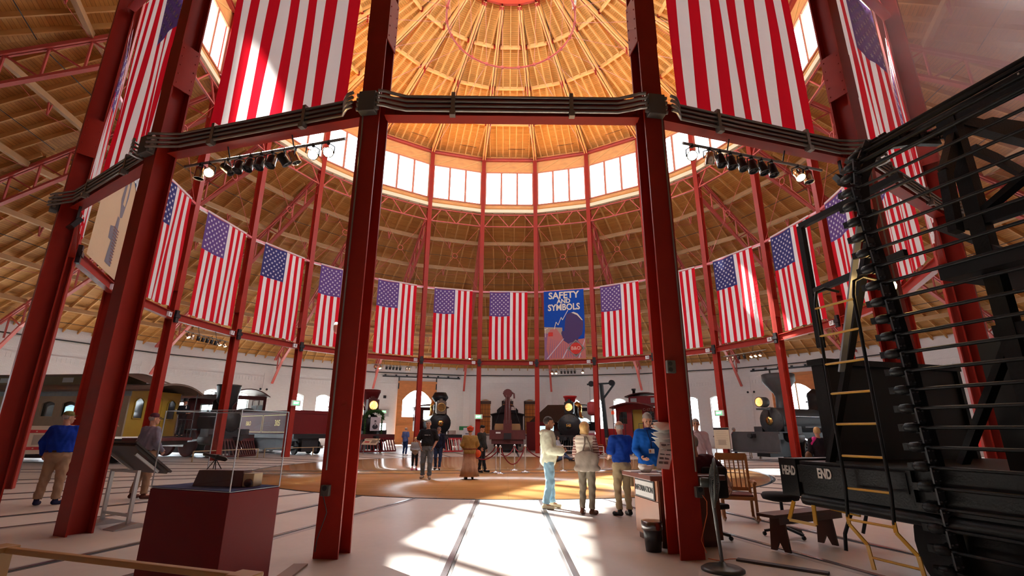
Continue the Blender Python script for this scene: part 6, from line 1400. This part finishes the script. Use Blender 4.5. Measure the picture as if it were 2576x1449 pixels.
    # ---- clothes
    if pants is not None and skirt is None:
        P_=P; P=P[:,:,:int((pel[2]+.22-lo[2])/h)] if stand else P; m=MB(); F=smin(torso(P,loose*.6),legs(P,loose),.02); F=np.maximum(F,P[...,2]-(pel[2]+.13 if D['knl'][2]<pel[2]-.2 else 9)); F=np.maximum(F,(P-(pel+up*.13))@up)
        for q in 'lr': F=np.maximum(F,-(P-(D['an'+q]+(D['kn'+q]-D['an'+q])*legend))@((D['kn'+q]-D['an'+q])/np.linalg.norm(D['kn'+q]-D['an'+q]))*np.where(np.linalg.norm(P-D['an'+q],axis=-1)<.2,1,0)-np.where(np.linalg.norm(P-D['an'+q],axis=-1)<.2,0,9))
        F=wr(P,F,.006,34); mesh_add(m,F,lo,h); m.build('trousers',pants,root,fixn=False); P=P_
    if skirt is not None:
        m=MB(); n=40; prof=[(.15,1.02),(.19,.92),(.22,.7),(.26,.4),(.33,.10),(.31,.10)]; vs=[]
        m.lathe(prof,n,cap=False); m.v=[(x*(1+.09*sin(atan2(y,x)*11+z*2)*(1.1-z)),y*(1+.09*sin(atan2(y,x)*11+z*2)*(1.1-z))*.85,z) for x,y,z in m.v]
        m.build('skirt',skirt,root)
    k0=max(0,int((min(hem,.85)-.12-lo[2])/h)) if stand else 0; P_=P; P=P[:,:,k0:]; lo_=lo+np.array([0,0,k0*h]); m=MB(); e=loose+.004+puff; F=torso(P,e)
    if sleeve=='long': F=arms(P,e*.9+.004,.93,F)
    elif sleeve=='short': F=arms(P,e+.012,.80,F,lower=False)
    else: pass
    F=np.maximum(F,(P-(neck+up*.02))@up); F=np.maximum(F,-(P-(pel+up*(hem-.94)))@up*np.where(np.abs((P-pel)@rt)<.19*max(1,bulk),1,0)-np.where(np.abs((P-pel)@rt)<.19*max(1,bulk),0,9))
    F=np.maximum(F,-rc(P,neck,neck+up*.2+fw*.0,.060,.075)); F=wr(P,F,.006,22); mesh_add(m,F,lo_,h); P=P_
    so=m.build('shirt',shirt if not isinstance(shirt,tuple) else list(shirt),root,fixn=False)
    if shoes is not None:
        for q in 'lr':
            a,t=D['an'+q],D['to'+q]; l3=np.minimum(a,t)-.12; hh3=max(.007,res*.7); G=grid(l3,np.maximum(a,t)+.12,hh3)
            f=rc(G,a+(a-t)*.22*np.array([1,1,0])+np.array([0,0,-.035]),t+np.array([0,0,.004]),.043*shoe_s,.040*shoe_s); f=smin(f,rc(G,a,a+np.array([0,0,.03]),.044,.044),.02); f=np.maximum(f,(min(a[2],t[2])-.035 if a[2]<.2 else -9)-G[...,2])
            m=MB(); mesh_add(m,f,l3,hh3); m.build('shoe',shoes,root,fixn=False)
    if hair:
        kind=hair[1]; l2=head-np.array([.16,.17,.32]); G=grid(l2,head+np.array([.16,.19,.18]),max(.007,hh)); m=MB()
        f=el(G,HP(0,.016,.034),(.084,.101,.098),HR); Q=(G-head)@HR
        if kind=='short': cut=np.maximum(-(Q[...,2]-.01)-.6*(Q[...,1]+.02)-.0, .052-Q[...,2]-1.2*(Q[...,1]+.085)); cut=np.maximum(-(Q[...,2]+.055),np.minimum(.05-Q[...,2],-.0-Q[...,1]))
        elif kind=='bald': cut=np.maximum(Q[...,2]-.045,np.maximum(-(Q[...,2]+.05),-Q[...,1]+.005))
        elif kind=='bob':
            f=smin(el(G,HP(0,.022,.03),(.095,.112,.108),HR),rc(G,HP(-.05,.03,-.09),HP(.05,.03,-.09),.055,.055),.05); cut=np.maximum(-(Q[...,2]+.13),np.minimum(.045-Q[...,2],-.025-Q[...,1]))
        else:
            f=smin(el(G,HP(0,.02,.03),(.092,.108,.104),HR),rc(G,HP(-.05,.04,-.14),HP(.05,.04,-.14),.05,.05),.06); cut=np.maximum(-(Q[...,2]+.19),np.minimum(.045-Q[...,2],-.02-Q[...,1]))
        f=np.maximum(f,cut)+.003*np.sin(Q[...,0]*160)*np.sin(Q[...,1]*90); mesh_add(m,f,l2,max(.007,hh)); m.build('hair',HAIRC[hair[0]],root,fixn=False)
    if hat:
        kind,hm=hat; m=MB(); M=Matrix.Translation(Vector(HP(0,.01,.045)))@Matrix(HR.tolist()).to_4x4()
        if kind=='cap':
            m.lathe([(.088,-.01),(.092,.02),(.085,.055),(.055,.082),(.01,.09)],18,M=M,cap=False); m.add([(-.07,-.06,.005),(-.05,-.135,-.008),(0,-.155,-.005),(.05,-.135,-.008),(.07,-.06,.005),(0,-.05,.02)],[(0,1,2,3,4,5)],0,M); m.add([(-.07,-.06,.0),(-.05,-.135,-.014),(0,-.155,-.011),(.05,-.135,-.014),(.07,-.06,.0),(0,-.05,.01)],[(5,4,3,2,1,0)],0,M)
        elif kind=='top': m.lathe([(.085,0),(.15,.0),(.15,.01),(.088,.015),(.085,.13),(.095,.14),(.01,.14)],20,M=M)
        elif kind=='kepi': m.lathe([(.09,-.01),(.092,.03),(.082,.075),(.01,.085)],18,M=M); m.add([(-.07,-.06,.0),(-.04,-.125,-.02),(.04,-.125,-.02),(.07,-.06,.0)],[(0,1,2,3)],0,M)
        elif kind=='wrap':
            for i in range(5): m.tube([(( .095+.004*i)*cos(t*pi/9),(.105)*sin(t*pi/9),-.02+i*.022+.012*sin(t+i)) for t in range(18)],.019,6,closed=True,M=M)
            m.ball((0,0,.06),.085,0,12,M)
        m.build('hat' if kind!='wrap' else 'head_wrap',hm,root)
    if extra: extra(root,D,HP,P,lo,h,torso,arms)
    return root
def cm(n,c,r=.85,noise=.12): return mat(n,c,r,noise=noise,scale=5,spec=.2,bump=.9,bscale=13)
# 1 man in the pale jacket
def x1(root,D,HP,P,lo,h,torso,arms):
    m=MB(); G=P; f=np.abs(el(G,(0,.07,1.44),(.15,.10,.06)))-.016; f=np.maximum(f,-(G[...,1]+.02)); mesh_add(m,f,lo,h); m.build('hood',MATS['jacket_pale'],root,fixn=False)
    m=MB(); m.tube([(-.045,-.125,1.40),(-.06,-.135,1.2),(-.02,-.14,1.0),(0,-.14,.86)],.006,5); m.build('zip',mat('zip_grey',(.35,.37,.33),.5),root)
    m=MB(); m.tube([(-.05,-.105,1.655),(0,-.118,1.655),(.05,-.105,1.655)],.003,4); m.tube([(.05,-.10,1.655),(.085,.01,1.66)],.002,4); m.build('glasses',DARKM,root)
cm('jacket_pale',(.56,.57,.44)); person('person in a pale hooded jacket and light blue jeans, facing right with hands joined',(.83,-11.5),radians(82),1.80,J=dict(ell=(.25,-.02,1.12),elr=(-.25,-.02,1.12),wrl=(.10,-.26,1.10),wrr=(-.08,-.27,1.07),fl=(-1,-.5,.1),fr=(1,-.6,.1),knl=(.10,-.03,.49),anl=(.11,-.05,.09),anr=(-.10,.07,.09)),hy=.15,hp=0,shirt=MATS['jacket_pale'],hem=.74,pants=cm('jeans_light',(.20,.34,.44)),shoes=cm('shoe_tan',(.55,.48,.33)),hair=('dark','short'),skin=SKIN2,puff=.018,loose=.022,bulk=1.04,res=.012,extra=x1)
# 2 woman with the tote
def striped(name,c1,c2,sc=38):
    m=bpy.data.materials.new(name); N,L=nodes(m); b=N['Principled BSDF']; tc=N.new('ShaderNodeTexCoord'); w=N.new('ShaderNodeTexWave'); w.bands_direction='Z'; w.inputs['Scale'].default_value=sc/6.28*1.0; w.inputs['Distortion'].default_value=.3
    L.new(tc.outputs['Object'],w.inputs['Vector']); r=N.new('ShaderNodeValToRGB'); r.color_ramp.interpolation='CONSTANT'; r.color_ramp.elements[0].color=(*c1,1); r.color_ramp.elements[1].position=.5; r.color_ramp.elements[1].color=(*c2,1); L.new(w.outputs['Fac'],r.inputs['Fac']); L.new(r.outputs['Color'],b.inputs['Base Color']); b.inputs['Roughness'].default_value=.8; MATS[name]=m; return m
def x2(root,D,HP,P,lo,h,torso,arms):
    m=MB(); F=torso(P,.038); F=np.maximum(F,(P[...,2]-1.50)); F=np.maximum(F,-(P[...,2]-.80)); F+=.006*np.sin(P[...,2]*75); mesh_add(m,F,lo,h); m.build('vest',cm('vest_offwhite',(.72,.66,.55)),root,fixn=False)
    m=MB(); m.lathe([(.075,0),(.09,.03),(.08,.06)],14,(0,.01,1.46),cap=False); m.build('collar',MATS['vest_offwhite'],root)
    m=MB(); m.tube([(-.05,-.105,1.66),(0,-.118,1.66),(.05,-.105,1.66)],.004,4); m.build('glasses',DARKM,root)
person('person with a blond bob, off-white vest and striped sleeves carrying a taupe tote',(1.50,-12.2),radians(148),1.68,J=dict(ell=(.22,.02,1.12),elr=(-.23,-.02,1.14),wrl=(.12,-.22,1.02),wrr=(-.15,-.24,1.05),fl=(-1,-.5,0),fr=(1,-.6,0),knl=(.09,-.02,.49),anl=(.09,.05,.09)),hy=-.35,shirt=striped('striped_knit',(.55,.42,.36),(.22,.08,.07)),hem=.88,pants=cm('trouser_taupe',(.20,.17,.13)),shoes=cm('shoe_brown',(.12,.045,.025),.4),hair=('blond','bob'),bulk=1.02,res=.012,extra=x2)
r=empty('tote_bag','taupe shoulder tote on the back of the person with the blond bob','bag',(1.48,-12.44,0),radians(168)); TO=cm('tote_taupe',(.30,.25,.21))
m=MB(); G=grid((-.3,-.15,.75),(.3,.15,1.3),.013); f=el(G,(0,0,1.0),(.235,.075,.20)); f=np.maximum(f,G[...,2]-1.12-.04*np.cos(G[...,0]*9)); f=np.maximum(f,.80-G[...,2]); f=smin(f,rc(G,(-.2,0,.84),(.2,0,.84),.055,.055),.05)+.006*np.sin(G[...,0]*40+G[...,2]*12); mesh_add(m,f,(-.3,-.15,.75),.013); m.build('pouch',TO,r,fixn=False)
MB().tube([(-.10,.0,1.12),(-.06,-.03,1.28),(.0,-.10,1.41),(.05,-.19,1.42)],.014,6).build('strap',TO,r); MB().tube([(.08,.0,1.12),(.03,-.03,1.28),(.03,-.10,1.41),(.06,-.19,1.42)],.014,6).build('strap',TO,r)
# 3 volunteer from behind
BLU3=cm('polo_blue',(.012,.06,.36)); KH=cm('khaki',(.42,.33,.20)); BLKS=cm('shoe_black',(.02,.018,.018),.4)
def belt(root,D,HP,P,lo,h,torso,arms):
    m=MB(); F=torso(P,.026); F=np.maximum(F,np.abs(P[...,2]-1.0)-.02); mesh_add(m,F,lo,h); m.build('belt',cm('belt_brown',(.05,.02,.012),.5),root,fixn=False)
def x3(root,D,HP,P,lo,h,torso,arms):
    m=MB(); m.lathe([(.062,0),(.082,-.035)],14,(0,.01,1.50),cap=False); m.build('collar',BLU3,root); m=MB(); m.tube([(.084*cos(t*pi/8),.01+.084*sin(t*pi/8),1.463) for t in range(16)],.003,4,closed=True); m.build('collar_piping',WHITE,root)
    m=MB(); m.box((-.17,.03,.62),(.06,.14,.17)); m.build('cargo_pocket',KH,root)
person('person in a royal blue polo and khaki trousers seen from behind, left of the desk',(2.16,-12.35),radians(200),1.70,J=dict(elr=(-.24,-.02,1.14),wrr=(-.16,-.22,1.05),fr=(.6,-1,0),ell=(.25,0,1.13),wrl=(.18,-.20,1.04),fl=(-.6,-1,0)),hy=-.35,shirt=BLU3,sleeve='short',hem=.98,pants=KH,shoes=BLKS,hair=('grey','bald'),bulk=1.12,res=.012,extra=x3)
# 4 volunteer at the desk
def x4(root,D,HP,P,lo,h,torso,arms):
    m=MB(); m.tube([(-.05,-.08,1.46),(-.03,-.16,1.30),(-.02,-.168,1.16)],.006,5); m.tube([(.05,-.08,1.46),(0,-.16,1.30),(-.02,-.168,1.16)],.006,5); l=m.build('lanyard',cm('lanyard_navy',(.01,.02,.10)),root)
    m=MB(); m.box((-.02,-.172,1.115),(.10,.006,.075)); m.build('badge',WHITE,l); MB().box((-.045,-.177,1.115),(.03,.004,.045)).build('badge_photo',SKIN2,l)
    m=MB(); m.lathe([(.030,-.002),(.030,.002)],14,(.09,-.150,1.31),'y'); m.build('crest',mat('crest_white',(.55,.6,.65),.6),root)
    m=MB(); m.lathe([(.062,.01),(.088,-.03)],14,(0,.0,1.50),cap=False); m.build('collar',cm('collar_navy',(.008,.03,.22)),root)
person('person in a bright blue sweater with a lanyard badge looking down behind the desk',(2.60,-12.75),radians(5),1.84,J=dict(ell=(.24,.0,1.13),wrl=(.20,-.20,1.02),elr=(-.25,.0,1.13),wrr=(-.20,-.18,1.0),fl=(-.3,-1,-.2),fr=(.3,-1,-.2)),hy=-.12,hp=.38,shirt=cm('sweater_blue',(.01,.12,.55)),hem=.86,pants=KH,shoes=BLKS,hair=('grey','short'),bulk=1.18,res=.011,extra=x4)
# 5 man in pale pink shirt
def x5(root,D,HP,P,lo,h,torso,arms):
    m=MB(); m.lathe([(.062,.01),(.092,-.035)],14,(0,.0,1.50),cap=False); m.build('collar',cm('shirt_pinkish',(.62,.50,.54)),root)
person('person in a pale pink shirt standing in front of the bright far window, right',(4.35,-10.5),radians(-12),1.80,J=dict(wrl=(.27,-.03,.90)),hy=-.1,shirt=cm('shirt_pinkish',(.62,.50,.54)),hem=.9,pants=cm('dark_trousers',(.03,.03,.04)),shoes=BLKS,hair=('grey','short'),bulk=1.02,res=.013,extra=x5)
# 6 seated volunteer
cm('tee_maroon',(.045,.008,.018))
person('person in a dark maroon tee seated with an arm on the rocking chair, back turned',(2.84,-14.42),radians(188),1.84,J=dict(pel=(0,.05,.56),neck=(0.06,.10,1.10),head=(.07,.06,1.27),shl=(.24,.09,1.02),shr=(-.15,.10,1.05),ell=(.30,-.12,.84),wrl=(.15,-.30,.66),elr=(-.42,.0,.84),wrr=(-.62,-.20,.68),fr=(-.2,-.5,-1),hil=(.10,.0,.54),hir=(-.10,.0,.54),knl=(.16,-.42,.53),knr=(-.16,-.42,.53),anl=(.16,-.40,.10),anr=(-.18,-.36,.10)),shirt=MATS['tee_maroon'],sleeve='short',hem=.86,pants=cm('navy_trousers',(.02,.025,.05)),shoes=BLKS,hair=('grey','short'),bulk=1.35,res=.013)
# 7 far red-shirted man
person('person in a burgundy shirt standing beside the grey engine',(14.9,11.2),radians(80),1.82,hy=.2,shirt=cm('burgundy',(.20,.008,.015)),hem=.9,pants=cm('navy_jeans',(.02,.025,.07)),shoes=BLKS,hair=('grey','short'),res=.024,hands=True)
# 8 person with pink scarf behind the car
def x8(root,D,HP,P,lo,h,torso,arms):
    m=MB(); G=P; f=rc(G,(.10,.04,1.44),(.20,.03,1.30),.075,.05); mesh_add(m,f,lo,h); m.build('pink_scarf',mat('hot_pink',(.75,.02,.30),.6),root,fixn=False)
    m=MB(); f=el(G,(.30,.06,.98),(.09,.07,.15)); mesh_add(m,f,lo,h); m.build('shoulder_bag',mat('bag_leather',(.16,.07,.03),.4),root,fixn=False)
person('person with a hot pink scarf and shoulder bag partly hidden by the black car',(7.9,-9.3),radians(160),1.64,shirt=cm('dark_top',(.02,.015,.02)),hem=.86,pants=cm('beige_trousers',(.35,.24,.17)),shoes=BLKS,hair=('blond','short'),res=.018,extra=x8)
# 9 man in black tee
def x9(root,D,HP,P,lo,h,torso,arms):
    belt(root,D,HP,P,lo,h,torso,arms)
    m=MB(); m.merge(text_mb('TORINO USA',.04,.002,0,T(.0,-.158,1.31,rx=pi/2),bold=.001)) if False else m.box((-.03,-.150,1.305),(.12,.006,.020)); m.box((.07,-.148,1.307),(.04,.006,.016)); m.build('chest_print',mat('print_grey',(.35,.35,.36),.7),root)
    MB().box((-.215,-.045,1.30),(.03,.012,.045)).build('sleeve_patch',WHITE,root)
person('person in a black tee and grey-blue jeans walking with hands in pockets',(-2.68,-5.2),radians(2),1.85,J=dict(ell=(.29,.05,1.16),elr=(-.29,.05,1.16),wrl=(.20,-.06,.95),wrr=(-.20,-.06,.95),fl=(-.3,-.2,-1),fr=(.3,-.2,-1),knl=(.11,-.06,.49),anl=(.10,-.03,.09),anr=(-.12,.10,.10),knr=(-.12,.0,.49)),hy=.05,shirt=cm('tee_black',(.018,.016,.018)),sleeve='short',hem=.98,pants=cm('jeans_grey',(.16,.19,.22)),shoes=cm('trainer_beige',(.35,.30,.25)),hair=('grey','short'),bulk=1.10,res=.013,loose=.02,extra=x9)
# 10 girl
person('girl in a grey hoodie, black leggings and pink boots',(-3.75,-1.4),radians(12),1.26,J=dict(wrl=(.05,-.20,1.06),wrr=(-.05,-.20,1.06),ell=(.22,.0,1.10),elr=(-.22,.0,1.10),fl=(-1,-.3,0),fr=(1,-.3,0)),hy=.2,shirt=cm('hoodie_grey',(.30,.30,.31)),hem=.80,pants=cm('leggings_black',(.015,.015,.018)),legend=.35,shoes=mat('boots_pink',(.45,.03,.12),.6),shoe_s=1.2,hair=('blond','long'),res=.017,loose=.012,puff=.012)
# 11 woman in navy
def x11(root,D,HP,P,lo,h,torso,arms):
    MB().box(tuple(HP(0,-.105,.012)),(.11,.02,.03)).build('sunglasses',DARKM,root)
    m=MB(); [m.tube([((.075+.01*i)*cos(t*pi/8),.0+.09*sin(t*pi/8)-.01*i,1.50-.03*i-.03*(1-sin(t*pi/8))) for t in range(16)],.018,6,closed=True) for i in range(3)]; m.build('scarf',cm('scarf_lilac',(.35,.33,.48)),root)
person('person in a navy top, patterned scarf, sunglasses and jeans',(-2.86,-1.1),radians(0),1.66,J=dict(anl=(.08,-.05,.09),anr=(-.10,.10,.09)),shirt=cm('top_navy',(.012,.012,.03)),hem=.86,pants=cm('jeans_dark',(.03,.05,.12)),shoes=BLKS,hair=('brown','long'),bulk=1.08,res=.015,extra=x11)
# 12 man in blue shirt by the door
def x12(root,D,HP,P,lo,h,torso,arms): MB().box((.30,-.10,.72),(.06,.16,.22)).build('paper_bag',WHITE,root)
person('person in a blue shirt and navy jeans seen from behind before the brown door',(-6.55,10.7),radians(150),1.74,J=dict(wrl=(.28,-.10,.88)),shirt=cm('shirt_blue_grey',(.10,.14,.33)),sleeve='short',hem=.86,pants=cm('navy_jeans2',(.015,.03,.10)),shoes=cm('shoe_white',(.6,.6,.6)),hair=('grey','bald'),res=.02,extra=x12,bulk=1.1)
# 13 buckskin costume
def x13(root,D,HP,P,lo,h,torso,arms):
    m=MB(); F=torso(P,.05); F=np.maximum(F,np.abs(P[...,2]-1.02)-.022); mesh_add(m,F,lo,h); m.build('sash',cm('sash_brown',(.16,.04,.02)),root,fixn=False)
    F2=MB(); rnd=random.Random(9)
    for i in range(90):
        a=2*pi*i/90; F2.add([(.23*cos(a),.19*sin(a),.86),(.23*cos(a+.05),.19*sin(a+.05),.86),(.26*cos(a+.02),.22*sin(a+.02),.70-.05*rnd.random())],[(0,1,2)])
    F2.build('fringe',cm('fringe_rust',(.32,.07,.03)),root)['kind']='stuff'
    m=MB(); f=el(P,(-.30,-.02,.86),(.11,.09,.13)); mesh_add(m,f,lo,h); m.build('orange_bag',mat('bag_orange',(.75,.10,.02),.7),root,fixn=False)
person('person in a tan buckskin jacket, long patterned skirt and red head wrap, back turned',(-1.27,-5.2),radians(190),1.62,J=dict(ell=(.27,-.02,1.16),elr=(-.27,-.02,1.16),wrl=(.16,-.18,1.02),wrr=(-.16,-.18,1.02)),shirt=cm('buckskin',(.34,.20,.06)),hem=.84,pants=None,skirt=cm('skirt_print',(.52,.33,.22),.9,.4),shoes=BLKS,hair=('brown','bald'),hat=('wrap',cm('wrap_red',(.55,.07,.03),.8,.4)),bulk=1.15,puff=.02,res=.014,extra=x13)
# 14 uniformed man
def x14(root,D,HP,P,lo,h,torso,arms):
    MB().tube([(-.28,-.15,.9),(-.34,-.30,.02)],.012,6).build('walking_stick',DARKM,root)
person('person in a dark military coat and black plumed cap with a stick',(-1.02,-2.3),radians(60),1.72,J=dict(wrr=(-.27,-.13,.92),anl=(.10,-.12,.09)),hp=.3,shirt=cm('uniform_dark',(.03,.028,.025)),hem=.62,pants=cm('uniform_trousers',(.025,.025,.03)),shoes=BLKS,hair=('dark','short'),hat=('kepi',cm('kepi_black',(.015,.015,.015))),res=.015,puff=.012,extra=x14)
# 15 reclining man
person('person in a tan shirt and jeans reclining on the floor by the turntable edge',(2.75,5.2),radians(95),1.78,J=dict(pel=(0,.15,.13),neck=(0,.48,.52),head=(0,.50,.68),shl=(.18,.44,.46),shr=(-.18,.44,.46),ell=(.25,.15,.40),wrl=(.16,-.12,.47),elr=(-.26,.58,.24),wrr=(-.26,.66,.04),fl=(0,-1,0),fr=(0,1,.0),hil=(.09,.08,.12),hir=(-.09,.08,.12),knl=(.12,-.25,.45),knr=(-.14,-.32,.22),anl=(.12,-.58,.10),anr=(-.06,-.66,.10)),shirt=cm('tan_shirt',(.35,.22,.08)),hem=.90,pants=cm('jeans_mid',(.06,.09,.17)),shoes=BLKS,hair=('dark','short'),res=.018,bulk=1.15)
# 16 seated woman far
person('seated person in dark clothes with pale sleeves, half hidden behind the pale jacket',(3.45,12.6),radians(60),1.62,J=dict(pel=(0,.05,.48),neck=(0,.05,1.02),head=(0,.02,1.19),shl=(.18,.04,.96),shr=(-.18,.04,.96),ell=(.22,-.05,.70),wrl=(.1,-.28,.66),elr=(-.22,-.05,.70),wrr=(-.1,-.28,.66),hil=(.1,0,.47),hir=(-.1,0,.47),knl=(.12,-.42,.46),knr=(-.12,-.42,.46),anl=(.12,-.40,.10),anr=(-.12,-.36,.10)),shirt=cm('pale_knit',(.45,.45,.5)),pants=cm('dark_trousers2',(.02,.02,.025)),shoes=BLKS,hair=('brown','long'),res=.024)
# 17 / 18 the pair on the left
camo=mat('camo_cap',(.16,.15,.04),.8,noise=.8,scale=22)
person('person in a royal blue long-sleeved shirt and camouflage cap pointing right, back turned',(-9.5,-11.3),radians(195),1.86,J=dict(shr=(-.19,.0,1.43),elr=(-.42,-.10,1.44),wrr=(-.68,-.16,1.50),fr=(-1,-.1,.1),ell=(.30,.02,1.18),wrl=(.30,-.06,.96),anl=(.16,.04,.09),anr=(-.12,.0,.09),knl=(.14,-.01,.49)),hy=-.75,shirt=cm('shirt_royal',(.008,.04,.38)),hem=.98,pants=cm('khaki_pleat',(.38,.25,.16)),shoes=cm('shoe_navy',(.02,.02,.06)),hair=('grey','bald'),hat=('cap',camo),bulk=1.42,res=.014,loose=.024,extra=belt)
person('person in a grey-blue shirt and maroon cap seen from behind, by the left column',(-8.35,-10.3),radians(160),1.86,J=dict(anl=(.17,.03,.09),anr=(-.14,.0,.09),wrl=(.20,-.16,.98),wrr=(-.22,-.14,.98),ell=(.27,.03,1.15),elr=(-.27,.03,1.15)),hy=-.4,shirt=cm('shirt_slate',(.20,.19,.25)),hem=.99,pants=cm('khaki_brown',(.30,.19,.12)),shoes=cm('shoe_brown2',(.10,.03,.02)),hair=('grey','bald'),hat=('cap',cm('cap_maroon',(.10,.03,.05))),bulk=1.30,res=.014,loose=.02,extra=belt)
# 19 conductor figure on the coach platform
def x19(root,D,HP,P,lo,h,torso,arms):
    m=MB(); m.prism([(-.03,1.30),(.03,1.30),(.02,1.46),(-.02,1.46)],-.135,-.130,'y'); m.build('shirt_front',WHITE,root); MB().box((.02,-.30,1.08),(.18,.02,.12),0,T(rx=-.5)@T(0,.25,.35)).build('paper',WHITE,root)
pp=place(16,16.75,1.05); person('figure in a black tailcoat and hat holding papers on the coach platform',(pp.x,pp.y),radians(70),1.82,zb=1.15,J=dict(wrl=(.08,-.26,1.10),wrr=(-.08,-.26,1.10),fl=(-.5,-1,0),fr=(.5,-1,0)),shirt=cm('tailcoat',(.008,.008,.012)),hem=.60,pants=cm('black_trousers',(.012,.012,.014)),shoes=BLKS,hair=('dark','short'),hat=('top',cm('hat_black',(.012,.012,.012))),res=.018,puff=.015,extra=x19)
# 20 person with a dark beret behind the volunteers
person('person in a grey top and dark cap standing behind the volunteer at the desk',(3.75,-9.3),radians(-20),1.78,J=dict(wrl=(.05,-.25,1.12),wrr=(-.08,-.25,1.10)),hp=.3,shirt=cm('top_warmgrey',(.35,.27,.24)),hem=.88,pants=cm('dark_trousers3',(.03,.03,.035)),shoes=BLKS,hair=('dark','short'),hat=('kepi',cm('cap_dark',(.02,.02,.03))),res=.018)
# 21 person in pink bending behind the car
person('person in a salmon pink top beside the pinkish notice board behind the black car',(11.7,-5.9),radians(-60),1.45,shirt=cm('salmon',(.55,.12,.12)),hem=.88,pants=cm('tan_trousers',(.40,.28,.12)),shoes=BLKS,hair=('brown','short'),res=.022)
